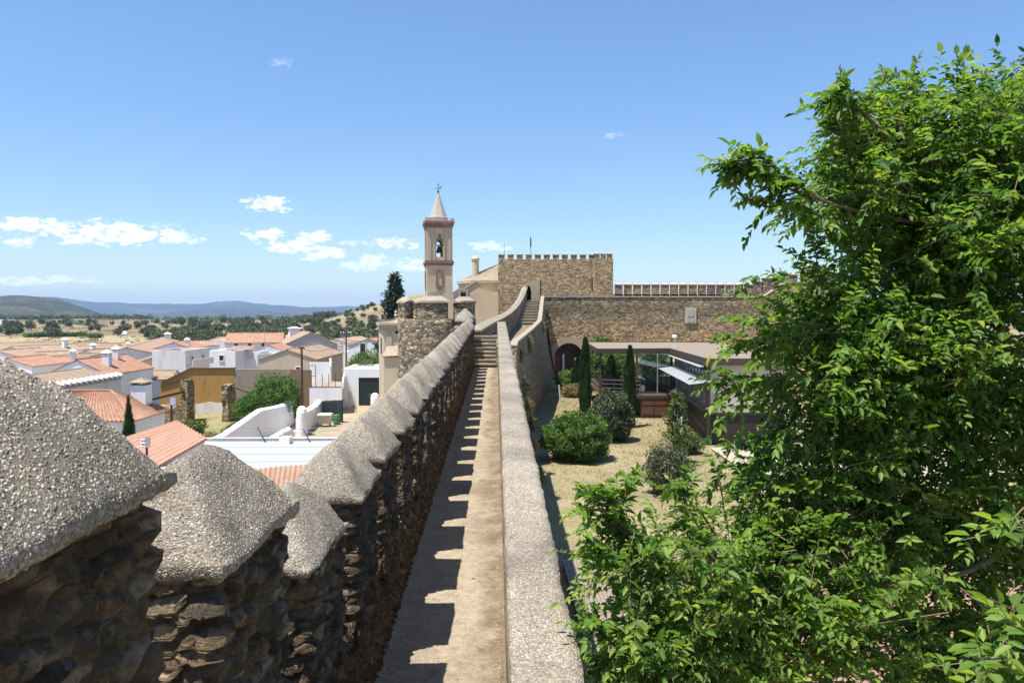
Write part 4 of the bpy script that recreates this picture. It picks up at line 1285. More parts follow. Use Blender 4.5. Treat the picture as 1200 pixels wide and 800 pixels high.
mb.build('upper_louvre', M['lightmetal'], pv)
mb = MB()
for k in range(7):
    y = 44.9 + 2.0 * k
    mb.beam((fx(y), y, -3.95), (fx(y) - 1.4, y, -4.06), .05, .06)
mb.build('shelf_brackets', M['lightmetal'], pv)
# dim interior so that the glass has something behind it
mb = MB(); mb.hexa([(14.9, 45, UL), (15.0, 45, UL), (16.5, 70, UL), (16.4, 70, UL), (14.9, 45, RZ), (15.0, 45, RZ), (16.5, 70, RZ), (16.4, 70, RZ)]); mb.build('inner_wall', M['grey_plaster'], pv)
# canopy bay: brown base storey, glass screens, railings
mb = MB(); mb.box(10.65, 13.5, 55.9, 62, GF - .3, UL - .4); mb.build('base_wall', M['corten'], pv)
for zz, hh in ((-6.35, .62), (-7.05, .62)):
    for k in range(3):
        mb = MB(); xa_ = 10.72 + k * .92; mb.box(xa_, xa_ + .86, 55.84, 55.897, zz - hh / 2, zz + hh / 2 - .03); mb.build('cladding_panel', M['wood_panel'], pv)
mb = MB(); mb.box(8.0, 13.5, 55.8, 70.9, UL - .395, UL - .2); mb.build('terrace_slab', M['corten'], pv)
mb = MB(); mb.box(10.7, 12.1, 57.40, 57.42, UL - .2, RZ - .12); mb.build('glass_screen', M['glass'], pv)
mb = MB(); mb.box(12.2, 13.2, 57.44, 57.46, UL - .2, RZ - .12); mb.build('glass_screen', M['glass'], pv)
mb = MB(); mb.box(12.12, 12.19, 57.38, 57.46, UL - .2, RZ - .12); mb.build('screen_frame', M['lightmetal'], pv)
mb = MB()
for z in (UL + .25, UL + .55, UL + .85): mb.tube((7.9, 57.2, z), (10.6, 55.95, z), .025, n=6); mb.tube((7.9, 57.2, z), (8.5, 70.7, z), .025, n=6)
for t in (0, .33, .66, 1): mb.tube((7.9 + 2.7 * t, 57.2 - 1.25 * t, UL - .2), (7.9 + 2.7 * t, 57.2 - 1.25 * t, UL + .87), .03, n=6)
mb.build('railing', M['corten'], pv)
mb = MB(); mb.hexa([(8.1, 57.15, UL - .2), (10.5, 56.02, UL - .2), (10.5, 56.05, UL - .2), (8.1, 57.18, UL - .2), (8.1, 57.15, UL + .8), (10.5, 56.02, UL + .8), (10.5, 56.05, UL + .8), (8.1, 57.18, UL + .8)]); mb.build('glass_balustrade', M['glass'], pv)
lp = P(790.5, 403, 60)
mb = MB(); mb.tube((lp.x, 60, RZ + .2), (lp.x, 60, P(0, 397, 60).z), .03, n=6); mb.lathe((lp.x, 60, P(0, 397, 60).z), [(.16, 0), (.20, .1), (.20, .22), (.04, .30)], 12)
tag(mb.build('roof_vent', M['white_clean']), 'small white vent cowl on the pavilion roof', 'vent')
bp = P(787, 481, 50)
mb = MB(); mb.box(12.2, 12.28, 50, 52.2, -7.1, -5.9); 
for yy in (50.1, 52.1): mb.box(12.2, 12.28, yy - .04, yy + .04, -7.75, -7.1)
tag(mb.build('notice_board', M['white']), 'white notice board standing beside the glazed side of the pavilion', 'board')
mk = thing('path_marker', 'short white post beside the path to the gateway', 'post', P(657, 474, 66))
b = P(657, 474, 66)
mb = MB(); mb.tube((b.x, b.y, gz(b.x, b.y) - .1), (b.x - .15, b.y, gz(b.x, b.y) + 1.5), .07, .06, 8); mb.build('shaft', M['white_old'], mk)
# dry stone retaining terraces seen under the canopy
for k, (y, z, h, lab) in enumerate(((76, -6.6, 1.4, 'lower grey stone terrace wall behind the pavilion canopy'), (83, -5.2, 1.5, 'upper grey stone terrace wall under the curtain wall'))):
    mb = MB(); mb.gbox(9.4, 21.5, y, y + .6, -8, z + .0, .4); tag(mb.build('terrace_wall', M['rubble_grey'], weld=True), lab, 'wall')
mb = MB(); mb.gbox(9.5, 21.4, 76.6, 83, -6.9, -6.65, .8, skip='d'); tag(mb.build('terrace_ground', M['weeds']), 'weedy soil of the raised terrace', kind='structure')
mb = MB(); mb.gbox(9.5, 21.4, 83.6, 93.9, -5.6, -5.3, .8, skip='d'); tag(mb.build('upper_terrace_ground', M['weeds']), 'weedy soil of the upper terrace', kind='structure')
# ------------------------------------------------------------------ foliage
def leaves_mesh(name, B, D, N, L, Wd, var, mat, parent=None, fold=.28, loc=None):
    """one mesh of many pointed leaves. B base, D direction, N up side (unit), L length, Wd width"""
    n = len(B)
    D = D / np.linalg.norm(D, axis=1, keepdims=True)
    S = np.cross(D, N); S /= (np.linalg.norm(S, axis=1, keepdims=True) + 1e-9)
    U = np.cross(S, D)
    l, w = L[:, None], Wd[:, None]
    up = U * w * fold
    b = B
    r1 = B + D * l * .28 + S * w * .44 + up; r2 = B + D * l * .62 + S * w * .40 + up - U * l * .03
    l1 = B + D * l * .28 - S * w * .44 + up; l2 = B + D * l * .62 - S * w * .40 + up - U * l * .03
    t = B + D * l - U * l * .13
    V = np.stack([b, r1, r2, t, l2, l1], 1).reshape(-1, 3)
    if loc is not None: V = V - np.array(loc)
    me = bpy.data.meshes.new(name)
    me.vertices.add(6 * n); me.vertices.foreach_set('co', V.astype(np.float32).ravel())
    base = (np.arange(n) * 6)[:, None]
    li = np.concatenate([base + np.array([0, 1, 2, 3]), base + np.array([0, 3, 4, 5])], 1).ravel()
    me.loops.add(8 * n); me.loops.foreach_set('vertex_index', li.astype(np.int32))
    me.polygons.add(2 * n); me.polygons.foreach_set('loop_start', (np.arange(2 * n) * 4).astype(np.int32))
    me.polygons.foreach_set('loop_total', np.full(2 * n, 4, np.int32))
    me.update(calc_edges=True); me.validate()
    at = me.attributes.new('leafvar', 'FLOAT', 'POINT'); at.data.foreach_set('value', np.repeat(var, 6).astype(np.float32))
    return link_mesh(name, me, mat, parent, False, None)


def rdir(rng, n):
    v = rng.normal(size=(n, 3)); return v / np.linalg.norm(v, axis=1, keepdims=True)


def lumpy(v, seed, amp, sc):
    return np.array([1 + amp * mnoise.noise((x * sc + seed, y * sc, z * sc)) for x, y, z in v])


def bush(name, label, cat, x, y, z, rx, ry, rz, n, leaf, mat, seed, amp=.35, sc=2.2, group=None, inner=.55, shape=None, stem=True, upb=.3):
    """shrub: clumps of small leaves spread through a lumpy volume, on a few stems"""
    rng = np.random.default_rng(seed)
    t = thing(name, label, cat, (x, y, z), group)
    v = rdir(rng, n)
    k = inner + (1 - inner) * rng.random(n) ** .5
    k = k * lumpy(v, seed, amp, sc)
    p = v * k[:, None] * np.array([rx, ry, rz])
    p[:, 2] += rz
    if shape: p = shape(p, rng)
    p = p[p[:, 2] > -.05]; n = len(p)
    d = v[:n] * .6 + rdir(rng, n) * .8; d[:, 2] += upb
    N = rdir(rng, n) * .7 + np.array([0, 0, 1.0])
    L = leaf * rng.uniform(.6, 1.3, n)
    clump = np.array([mnoise.noise((a * 3 + seed, b * 3, c * 3)) for a, b, c in p / max(rx, rz) * 1.5])
    var = np.clip(.5 + clump * .9 + rng.normal(size=n) * .18, 0, 1)
    leaves_mesh('foliage', p, d, N, L, L * .48, var, mat, t)
    if stem:
        mb = MB()
        for k in range(5):
            a = rng.uniform(0, 6.28); mb.tube((x + .05 * math.cos(a), y + .05 * math.sin(a), z - .15), (x + rx * .45 * math.cos(a), y + ry * .45 * math.sin(a), z + rz * 1.1), .03 * rx + .01, .012, 5)
        mb.build('stem', M['bark'], t)
    return t


def at_ground(px, py, Y): 
    p = P(px, py, Y); return p.x, Y, gz(p.x, Y)

x, y, z = at_ground(676, 540, 40.5)
bush('round_shrub', 'dense round bright green shrub on the dry grass by the wall', 'shrub', x, y, z - .1, 1.78, 1.6, 1.28, 17000, .14, M['leaf_bush'], 11, .38, 2.6, inner=.6, upb=.5)
x, y, z = at_ground(716, 518, 46)
bush('olive_shrub', 'tall grey green olive shrub behind the round shrub', 'shrub', x, y, z - .1, 1.42, 1.35, 1.5, 11000, .15, M['leaf_olive'], 12, .4, 1.8, inner=.5, upb=.6)
x, y, z = at_ground(782, 590, 32.5)
bush('grey_shrub', 'loose grey leaved shrub in front of the young pine', 'shrub', x, y, z - .1, 1.05, 1.0, 1.12, 7000, .11, M['leaf_olive'], 13, .45, 2.2, inner=.4, upb=.5)
x, y, z = at_ground(806, 534, 42)
bush('yellow_shrub', 'small yellow green shrub beside the corner post of the pavilion', 'shrub', x, y, z - .1, .75, .7, .62, 3800, .12, M['leaf_pine'], 14, .4, 2.2, inner=.4)
x, y, z = at_ground(672, 458, 76)
bush('path_shrub', 'low tangled green shrubs beside the path to the gateway', 'shrub', x, y, z, 1.7, 2.4, 1.0, 5200, .22, M['leaf_bush'], 15, .5, 2.4, inner=.4)
x, y, z = at_ground(672, 467, 70)
bush('dry_shrub', 'yellowing low shrub at the end of the path', 'shrub', x, y, z, 1.2, 1.0, .55, 2600, .18, M['leaf_dry'], 16, .5, 2.4, inner=.4, stem=False)
for k, (px, py, Y, r, lab) in enumerate(((700, 452, 80, 1.3, 'green shrub on the terrace under the left bay of the canopy'), (724, 460, 79, 1.5, 'broad green shrub on the terrace left of the column cypress'), (765, 440, 81, 1.4, 'pale green shrub on the terrace behind the glass screen'), (705, 425, 86, 1.4, 'green shrub on the upper terrace below the curtain wall'))):
    p = P(px, py, Y); bush('terrace_shrub', lab, 'shrub', p.x, Y, (-6.65 if Y < 83 else -5.3), r, r, r * .9, 2600, .25, M['leaf_bush'] if k != 2 else M['leaf_pine'], 30 + k, .5, 2.2, inner=.4)


def cypress(label, px, ytop, Y, w, seed, zb=None):
    p = P(px, ytop, Y); zb = gz(p.x, Y) if zb is None else zb
    h = p.z - zb
    rng = np.random.default_rng(seed)
    t = thing('column_cypress', label, 'cypress tree', (p.x, Y, zb), 'column cypresses in the courtyard')
    n = int(3500 + 900 * h)
    s = rng.random(n)
    prof = np.interp(s, [0, .06, .3, .7, .9, 1], [.45, .8, 1, .78, .45, .06])
    a = rng.uniform(0, 6.28, n)
    lump = np.array([1 + .35 * mnoise.noise((math.cos(q) * 1.6 + seed, math.sin(q) * 1.6, c * h * 1.2)) for q, c in zip(a, s)])
    r = w * prof * lump * (.55 + .45 * rng.random(n) ** .5)
    B = np.stack([r * np.cos(a), r * np.sin(a), s * h * .97], 1)
    D = np.stack([np.cos(a) * .35, np.sin(a) * .35, np.ones(n)], 1) + rng.normal(size=(n, 3)) * .25
    L = rng.uniform(.10, .24, n)
    leaves_mesh('crown', B, D, np.stack([np.cos(a), np.sin(a), np.zeros(n)], 1), L, L * .4, np.clip(rng.normal(.45, .22, n) + (lump - 1), 0, 1), M['leaf_cyp'], t)
    mb = MB(); mb.tube((p.x, Y, zb - .2), (p.x, Y, zb + h * .8), .10, .02, 6); mb.build('trunk', M['bark'], t)
cypress('tall slender column cypress beside the left post of the pavilion canopy', 686, 394, 54, .40, 1)
cypress('slender column cypress in front of the brown pavilion base', 738.5, 404, 51.5, .40, 2)
cypress('short broad cypress beside the gateway path', 677.5, 419, 72, .62, 3)
cypress('small cypress seen under the pavilion canopy', 716.5, 416, 74, .6, 4)


def needle_tree(name, label, cat, x, y, z, h, rad, whorls, mat, seed, droop=-.15, per=9, leaf=.2, tip=.05, z0=.12, dens=26, trunk=.12):
    """conifer: whorls of boughs on a straight trunk, each bough fringed with needle sprays"""
    rng = np.random.default_rng(seed)
    t = thing(name, label, cat, (x, y, z))
    Bs, Ds = [], []
    mbt = MB(); mbt.tube((x, y, z - .2), (x, y, z + h), trunk, .015, 7)
    mbb = MB()
    for k in range(whorls):
        s = z0 + (1 - z0) * (k / whorls) ** .95
        rr = rad * ((1 - s) ** .8 + tip) * rng.uniform(.75, 1.15)
        for j in range(per):
            a = rng.uniform(0, 6.28); rl = rr * rng.uniform(.65, 1.15)
            d = np.array([math.cos(a), math.sin(a), droop + .35 * s + rng.normal() * .1]); d /= np.linalg.norm(d)
            b0 = np.array([0, 0, s * h]); e = b0 + d * rl + np.array([0, 0, .18 * rl])
            if rl > .25: mbb.tube(np.array([x, y, z]) + b0, np.array([x, y, z]) + e, .02, .006, 4, False)
            m = max(4, int(dens * rl / rad) + 3)
            q = rng.random(m) ** .7
            pp = b0 + (e - b0) * q[:, None] + rng.normal(size=(m, 3)) * .05 * rad
            Bs.append(pp); Ds.append(d * .8 + rdir(rng, m) * .75)
    B, D = np.concatenate(Bs), np.concatenate(Ds); n = len(B)
    L = leaf * rng.uniform(.6, 1.4, n)
    leaves_mesh('crown', B, D, rdir(rng, n) * .6 + np.array([0, 0, 1.]), L, L * .35, np.clip(rng.normal(.5, .25, n), 0, 1), mat, t)
    mbt.build('trunk', M['bark'], t)
    if mbb.v: mbb.build('boughs', M['bark'], t)
    return t
x, y, z = at_ground(792, 545, 39)
needle_tree('young_pine', 'spindly young pine with open yellow green branches on the courtyard grass', 'pine tree', x, y, z, P(0, 462, 39).z - z, 1.05, 17, M['leaf_pine'], 5, .5, 5, .2, .10, .22, 26, .05)
p = P(463, 321, 100)
needle_tree('dark_conifer', 'tall dark conifer behind the round tower', 'conifer', p.x, 100, -9, p.z + 9, 3.3, 40, M['leaf_fir'], 6, -.2, 9, .48, .04, .15, 44, .2)

# wild plants rooted in the castle masonry
def wall_tuft(label, px, py, Y, r, n, mat, seed, leaf=.14, hang=-.3, xoff=0):
    p = P(px, py, Y); rng = np.random.default_rng(seed)
    t = thing('wall_plant', label, 'wall plant', p)
    d = rdir(rng, n); d[:, 0] = np.abs(d[:, 0]) * .9 + .1; d[:, 2] += hang * .3
    B = d * (r * rng.random(n) ** .6)[:, None] * np.array([.8, .9, 1.1])
    L = leaf * rng.uniform(.5, 1.4, n)
    leaves_mesh('foliage', B, d + rdir(rng, n) * .5 + np.array([0, 0, .25]), rdir(rng, n) + np.array([0, 0, 1.]), L, L * .3, rng.random(n), mat, t)
wall_tuft('yellow dry bush sprouting from the face of the rising rampart', 617, 403, 54, .62, 700, M['leaf_dry'], 1)
wall_tuft('small pale tuft high on the rising rampart', 633.5, 382, 74, .7, 420, M['leaf_dry'], 2)
wall_tuft('small green tuft below the yellow bush on the rampart', 606, 417, 47, .45, 350, M['leaf_olive'], 3)
wall_tuft('straggling dry weeds low on the courtyard face of the rampart', 611, 452, 36, .42, 420, M['leaf_olive'], 4)
wall_tuft('brown dry weed clump hanging on the courtyard face halfway along', 616, 476, 31, .34, 320, M['leaf_dry'], 5)
wall_tuft('dry grassy clump hanging off the rampart near the deck end', 622, 522, 23, .24, 260, M['leaf_dry'], 6, .10)
wall_tuft('thin dry stalks leaning out from the rampart face', 619, 497, 26, .32, 260, M['leaf_olive'], 7, .11)
wall_tuft('small green weed on the rampart above the deck', 629, 558, 17, .22, 260, M['leaf_bush'], 8, .08)
wall_tuft('tall weed growing out of the stepped end of the curtain wall', 909, 330, 93.8, 1.7, 60, M['leaf_pine'], 9, .6)
wall_tuft('small green weed on the curtain wall coping', 865, 352, 93.6, .9, 160, M['leaf_bush'], 10, .35)
wall_tuft('dark ivy tuft beside the stone plaque', 825, 364, 93.6, .9, 200, M['leaf_cyp'], 11, .35)
wall_tuft('dark creeper hanging high on the curtain wall near the keep', 713, 360, 93.6, 1.3, 420, M['leaf_cyp'], 12, .3)
# grassy fringe where the walkway meets the kerb
rng = np.random.default_rng(44); n = 1100
yy = 6 + 28 * rng.random(n) ** 1.4
on = np.array([mnoise.noise((0, v * .9, 7)) for v in yy]) > -.12
yy = yy[on]; n = len(yy)
B = np.stack([PL - .012 - np.abs(rng.normal(size=n)) * .018, yy, np.array([walk_z(v) for v in yy])], 1)
D = np.stack([-np.abs(rng.normal(size=n)) * .5, rng.normal(size=n) * .5, np.ones(n)], 1)
L = rng.uniform(.008, .035, n)
o = leaves_mesh('weed_fringe', B, D, rdir(rng, n), L, L * .2, rng.random(n) * .9, M['leaf_dry'])
tag(o, 'thin dry weeds along the joint between walkway and parapet', kind='stuff')

# grit and small stones that collect along both edges of the walkway
mb = MB(); rng = np.random.default_rng(9)
for i in range(900):
    y = 5.5 + 28 * rng.random() ** 1.5
    if rng.random() < .6: x = PL - abs(rng.normal()) * .06 - .01
    elif rng.random() < .5: x = XI + abs(rng.normal()) * .08 + .02
    else: x = rng.uniform(XI, PL)
    r = rng.uniform(.004, .016) * (1.6 if rng.random() < .05 else 1); z = walk_z(y) + r * .3 + .012 * mnoise.noise((x * 2, y * 1.3, 0))
    q = [Vector((x, y, z)) + Vector(d) * r * rng.uniform(.7, 1.3) for d in ((1, 0, 0), (0, 1, 0), (-1, 0, 0), (0, -1, 0), (0, 0, .8))]
    for k in range(4): mb.face([q[k], q[(k + 1) % 4], q[4]])
tag(mb.build('grit', M['pebble_loose'], origin=(0, 20, -3)), 'loose grit and small stones lying along the walkway', kind='stuff')
# ------------------------------------------------------------------ the white town below the rampart
def town_z(y): return float(np.interp(y, [0, 40, 62, 80, 100, 150, 250], [-10.3, -10.0, -9.5, -9.3, -10.3, -12, -13.5]))


class H:
    """a house in its own frame: u along the ridge, v across"""
    def __init__(s, label, x, y, w, l, heading, zg, ze, group=None, name='house', cat='house'):
        s.t = thing(name, label, cat, (x, y, zg), group)
        s.M = Matrix.Translation((x, y, 0)) @ Matrix.Rotation(R(heading), 4, 'Z')
        s.w, s.l, s.zg, s.ze = w, l, zg, ze
    def p(s, u, v, z): return s.M @ Vector((u, v, z))
    def bx_(s, mb, u0, u1, v0, v1, z0, z1):
        return mb.hexa([s.p(*k) for k in ((u0, v0, z0), (u1, v0, z0), (u1, v1, z0), (u0, v1, z0), (u0, v0, z1), (u1, v0, z1), (u1, v1, z1), (u0, v1, z1))])
    def gable(s, zr, wall, tile, ov=.22, pitch=.24, hip=False, chim=(), ridge_v=0.0, amp=.04):
        l, w = s.l / 2, s.w / 2
        mb = MB()
        for sv in (-1, 1):
            q = [s.p(-l, sv * w, s.zg - .5), s.p(l, sv * w, s.zg - .5), s.p(l, sv * w, s.ze), s.p(-l, sv * w, s.ze)]
            mb.face(q if sv < 0 else q[::-1])
        for su in (-1, 1):
            q = [s.p(su * l, -w, s.zg - .5), s.p(su * l, w, s.zg - .5), s.p(su * l, w, s.ze)] + ([] if hip else [s.p(su * l, ridge_v, zr - .05)]) + [s.p(su * l, -w, s.ze)]
            mb.face(q if su > 0 else q[::-1])
        s.wall = mb.build('wall', wall, s.t)
        mb = MB()
        d = .06
        hl = l - w if hip else l + ov * .6
        sl = (zr - s.ze) / w
        o = ov
        e = [s.p(-l - o * (1 if hip else .6), -w - o, s.ze - sl * o + d), s.p(l + o * (1 if hip else .6), -w - o, s.ze - sl * o + d), s.p(l + o * (1 if hip else .6), w + o, s.ze - sl * o + d), s.p(-l - o * (1 if hip else .6), w + o, s.ze - sl * o + d)]
        r0, r1 = s.p(-hl, ridge_v, zr + d), s.p(hl, ridge_v, zr + d)
        mb.corr(e[0], e[1], r1, r0, pitch, amp); mb.corr(e[2], e[3], r0, r1, pitch, amp)
        if hip:
            mb.corr(e[1], e[2], r1, r1, pitch, amp); mb.corr(e[3], e[0], r0, r0, pitch, amp)
        mb.tube(r0 + Vector((0, 0, .01)), r1 + Vector((0, 0, .01)), .09, n=6)
        if hip:
            for a, b in ((e[0], r0), (e[3], r0), (e[1], r1), (e[2], r1)): mb.tube(a + Vector((0, 0, .02)), b + Vector((0, 0, .02)), .08, n=6)
        s.roof = mb.build('roof', tile, s.t)
        for c in chim: s.chimney(*c)
        return s
    def flat(s, wall, top, par=.35, t=.2):
        l, w = s.l / 2, s.w / 2
        mb = MB(); s.bx_(mb, -l, l, -w, w, s.zg - .5, s.ze - par)
        s.wall = mb.build('wall', wall, s.t)
        mb = MB(); s.bx_(mb, -l + t, l - t, -w + t, w - t, s.ze - par + .002, s.ze - par + .06); s.roof = mb.build('roof', top, s.t)
        mb = MB()
        z0, z1 = s.ze - par + .001, s.ze
        s.bx_(mb, -l, l, -w, -w + t, z0, z1); s.bx_(mb, -l, l, w - t, w, z0, z1); s.bx_(mb, -l, -l + t, -w + t, w - t, z0, z1); s.bx_(mb, l - t, l, -w + t, w - t, z0, z1)
        mb.build('parapet', wall, s.t)
        return s
    def chimney(s, u, v, zt, sz=.55, big=False):
        zb = s.ze - .3
        mb = MB(); s.bx_(mb, u - sz / 2, u + sz / 2, v - sz / 2, v + sz / 2, zb, zt - .28)
        c = mb.build('chimney', M['white'], s.roof)
        mb = MB()
        if big:
            for a in (-1, 0, 1):
                for b in (-1, 0, 1):
                    if a or b: s.bx_(mb, u + a * sz * .40 - .06, u + a * sz * .40 + .06, v + b * sz * .40 - .06, v + b * sz * .40 + .06, zt - .278, zt - .05)
        else:
            for a in (-1, 1):
                for b in (-1, 1): s.bx_(mb, u + a * sz * .38 - .07, u + a * sz * .38 + .07, v + b * sz * .38 - .07, v + b * sz * .38 + .07, zt - .278, zt - .09)
        k = sz * .62
        q = [s.p(u - k, v - k, zt - .09), s.p(u + k, v - k, zt - .09), s.p(u + k, v + k, zt - .09), s.p(u - k, v + k, zt - .09)]
        ap = s.p(u, v, zt + .22)
        for i in range(4): mb.face([q[i], q[(i + 1) % 4], ap])
        mb.face(q[::-1])
        mb.build('chimney_cowl', M['white_clean'] if not big else M['tile_old'], s.t)
    def window(s, face, a, z, w=.8, h=1.1, frame=None, name='window'):
        """face: 'u+','u-','v+','v-'; a = position along that face, z = centre height"""
        l, ww = s.l / 2, s.w / 2
        def q(mb, a0, a1, z0, z1, d0, d1):
            if face[0] == 'v':
                sg = 1 if face[1] == '+' else -1
                x = sorted((sg * (ww + d0), sg * (ww + d1))); s.bx_(mb, a0, a1, x[0], x[1], z0, z1)
            else:
                sg = 1 if face[1] == '+' else -1
                x = sorted((sg * (l + d0), sg * (l + d1))); s.bx_(mb, x[0], x[1], a0, a1, z0, z1)
        mb = MB(); f = .09
        q(mb, a - w / 2 - f, a + w / 2 + f, z + h / 2, z + h / 2 + f, .003, .06); q(mb, a - w / 2 - f, a + w / 2 + f, z - h / 2 - f, z - h / 2, .003, .10)
        q(mb, a - w / 2 - f, a - w / 2, z - h / 2 + .002, z + h / 2 - .002, .003, .06); q(mb, a + w / 2, a + w / 2 + f, z - h / 2 + .002, z + h / 2 - .002, .003, .06)
        o = mb.build(name, frame or M['white'], s.t)
        mb = MB(); q(mb, a - w / 2 + .002, a + w / 2 - .002, z - h / 2 + .002, z + h / 2 - .002, .003, .02)
        mb.build('pane' if name == 'window' else 'leaf', M['window'] if name == 'window' else M['frame'], o)
        return s
    def door(s, face, a, w=.9, h=2.0):
        return s.window(face, a, s.zg + h / 2, w, h, name='door')


def box_house(label, xa, xb, ya, yb, zg, zt, wall, top, **kw):
    return H(label, (xa + xb) / 2, (ya + yb) / 2, yb - ya, xb - xa, 0, zg, zt, **kw).flat(wall, top)

X = lambda px, Y: P(px, 400, Y).x
Z = lambda py, Y: P(0, py, Y).z if False else P(600, py, Y).z

# -- nearest roofs under the merlons
s = H('white house with hipped orange tile roof and a stout chimney below the rampart', -26.3, 49.4, 4.7, 8.2, 0, town_z(49), -6.35, name='hipped_house')
s.gable(-4.93, M['white'], M['tile_new'], .28, .27, hip=True, amp=.055)
s.chimney(3.05, 1.35, -4.35, .95, True); s.chimney(-2.6, -1.0, -4.75, .6)
s.window('v-', 1.2, -8.2, .8, 1.1).window('u+', .2, -8.2, .7, 1.0).door('v-', -1.5)
q = [P(208, 493, 44), P(145, 513, 41), P(182, 547, 36), P(242, 513, 39)]
sh = thing('sheet_roof_shed', 'shed with a ribbed salmon sheet roof in front of the hipped house', 'shed', ((q[0].x + q[2].x) / 2, 40, town_z(40)))
mb = MB()
qq = [q[0], q[1], q[2], q[3]]
for i in range(4):
    a, b = qq[i], qq[(i + 1) % 4]; c = (q[0] + q[1] + q[2] + q[3]) / 4
    a2, b2 = a.lerp(c, .05), b.lerp(c, .05)
    mb.face([(a2.x, a2.y, town_z(40) - .5), (b2.x, b2.y, town_z(40) - .5), (b2.x, b2.y, b2.z - .13), (a2.x, a2.y, a2.z - .13)])
mb.build('wall', M['white_old'], sh)
mb = MB(); mb.corr(q[1], q[2], q[3], q[0], .62, .085, thick=.12); mb.build('roof', M['tile_sheet'], sh)

# long house with mortared tile ends
s = H('long pale house whose brown tile eave ends in a row of white mortared tiles', -33.1, 56.2, 6.2, 11.5, 90, town_z(56), -4.95, name='long_house')
s.gable(-4.42, M['white_old'], M['tile_old'], .15, .24, amp=.05)
for k in range(16):
    mb = MB()
    u = -5.6 + 11.2 * k / 15
    a = s.p(u, -3.3, -4.93 + .02); b = s.p(u, -2.75, -4.93 + .16)
    mb.tube(a, b, .16, .16, 8)
    mb.build('eave_tile', M['white_clean'], s.roof)
mb = MB(); s.bx_(mb, -5.74, 5.74, -3.19, -3.105, -5.2, -5.08); mb.build('string_course', M['grey_plaster'], s.t)
s.window('v-', 2.5, -7.4).window('v-', -2.0, -7.4)

s = H('white gabled house with fresh orange roof right behind the long pale house', -35.6, 70.2, 5.3, 8.6, 90, town_z(70), -5.15, name='gabled_house')
s.gable(-3.92, M['white_clean'], M['tile_new'], .12, .25, chim=((1.5, -.5, -3.1, .55), (-1.8, -1.3, -3.3, .6)))
s.window('v-', 0, -6.7).window('v-', 2.4, -6.7, .7, .9)
s = H('small white house with old tan roof between the gabled house and the ochre ruin', X(169, 74), 76, 3.6, 4.2, 5, town_z(75), Z(444, 74), name='low_house')
s.gable(Z(434, 76), M['white'], M['tile_old'], .15, .25); s.window('v-', -.3, Z(449, 74), .35, .45)
s = H('long hall with low brown roof and pale lilac side wall', -51.6, 115, 8.0, 44, 108, -11.5, -5.05, name='long_hall')
s.gable(-4.1, M['white_old'], M['tile_mid'], .2, .3, chim=((19.5, -1.0, -3.3, 1.0),))
for k in range(5): s.window('v-', -16 + 8 * k, -7.6, .9, 1.0)
s = H('bare orange roof lean to behind the tall white box house', X(205, 104), 106, 5, 9, 100, -11, Z(408, 103), name='lean_to')
s.gable(Z(400, 106), M['white'], M['tile_new'], .15, .25, chim=((-2, -1.2, Z(397, 103), .6),))
s = H('low ochre plastered house with tan roof just left of the tall white box house', X(172, 88), 90, 4.5, 6.5, 110, -10.3, Z(427, 86), name='tan_house')
s.gable(Z(418, 88), M['tan_plaster'], M['tile_old'], .15, .25)

# tall white box
s = box_house('tall plain white box house with a stained front behind the ochre ruin', -35.5, -32.1, 80, 86.6, town_z(82), -3.75, M['white_old'], M['tile_sheet'], name='box_house')
for k, yy in enumerate((-1.6, 1.4)):
    s.window('u+', yy, -4.75, .55, .6); 
s.window('u+', 1.9, -6.7, .6, .8)
mb = MB(); s.bx_(mb, 1.702, 2.3, -2.9, 3.0, -5.45, -5.30); s.bx_(mb, 2.22, 2.3, -2.9, 3.0, -5.298, -4.75); mb.build('balcony', M['white_old'], s.t)
s = box_house('pale lilac house with a flat white roof right of the tall box house', X(247, 93), X(264, 93) + 1.5, 92, 99, -10.2, Z(410.5, 92), M['white'], M['white_clean'], name='flat_house')
s.window('v-', 0, Z(419, 92), .5, .6)
s = box_house('white flat roofed house with a dark roof terrace opening and pinkish front patch', X(263, 96), X(304, 96), 96, 103, -10.3, Z(411.5, 96), M['white_clean'], M['palepave'], name='terrace_house')
mb = MB(); a, b = X(270.5, 96), X(280, 96); mb.box(a, b, 95.96, 95.997, Z(416, 96), Z(409, 96)); mb.build('opening', M['dark'], s.t)
mb = MB(); mb.corr(Vector((a - .4, 95.5, Z(409, 96))), Vector((b + 1.6, 95.5, Z(409, 96))), Vector((b + 1.6, 98, Z(405.6, 96))), Vector((a - .4, 98, Z(405.6, 96))), .25, .04); mb.build('terrace_canopy', M['tile_mid'], s.t)
mb = MB(); mb.box(X(284, 96), X(297, 96), 95.97, 95.998, Z(420.5, 96), Z(411.6, 96)); mb.build('pink_patch', m_plaster('pinkish_paint', (.72, .62, .61), .1), s.t)
s = box_house('narrow white house with a low doorway beside the green round tree', X(303, 95), X(312, 95) + .6, 94.5, 100, -10.3, Z(415, 94.5), M['grey_plaster'], M['white'], name='narrow_house')
s.window('v-', -.1, Z(428, 94.5), .35, .6)
s = H('white house with one broad orange roof slope above the brown garden wall', X(312, 100), 103.5, 7.8, 8, 94, -10.3, Z(417, 100), name='orange_roof_house')
s.gable(Z(404.5, 100), M['white_clean'], M['tile_new'], .15, .25)
s.window('v-', -2.3, Z(424, 100), .7, 1.9).window('v-', 1.5, Z(421, 102), .6, .9)
s = H('house with a wide orange roof to the left of the grey barn', X(293, 121), 124, 7.5, 8.5, 12, -11.3, Z(401, 121), name='wide_roof_house')
s.gable(Z(390.5, 124), M['white'], M['tile_new'], .2, .3)
for k in range(3): s.window('v-', -2.6 + 2 * k, Z(404, 121), .5, .7)
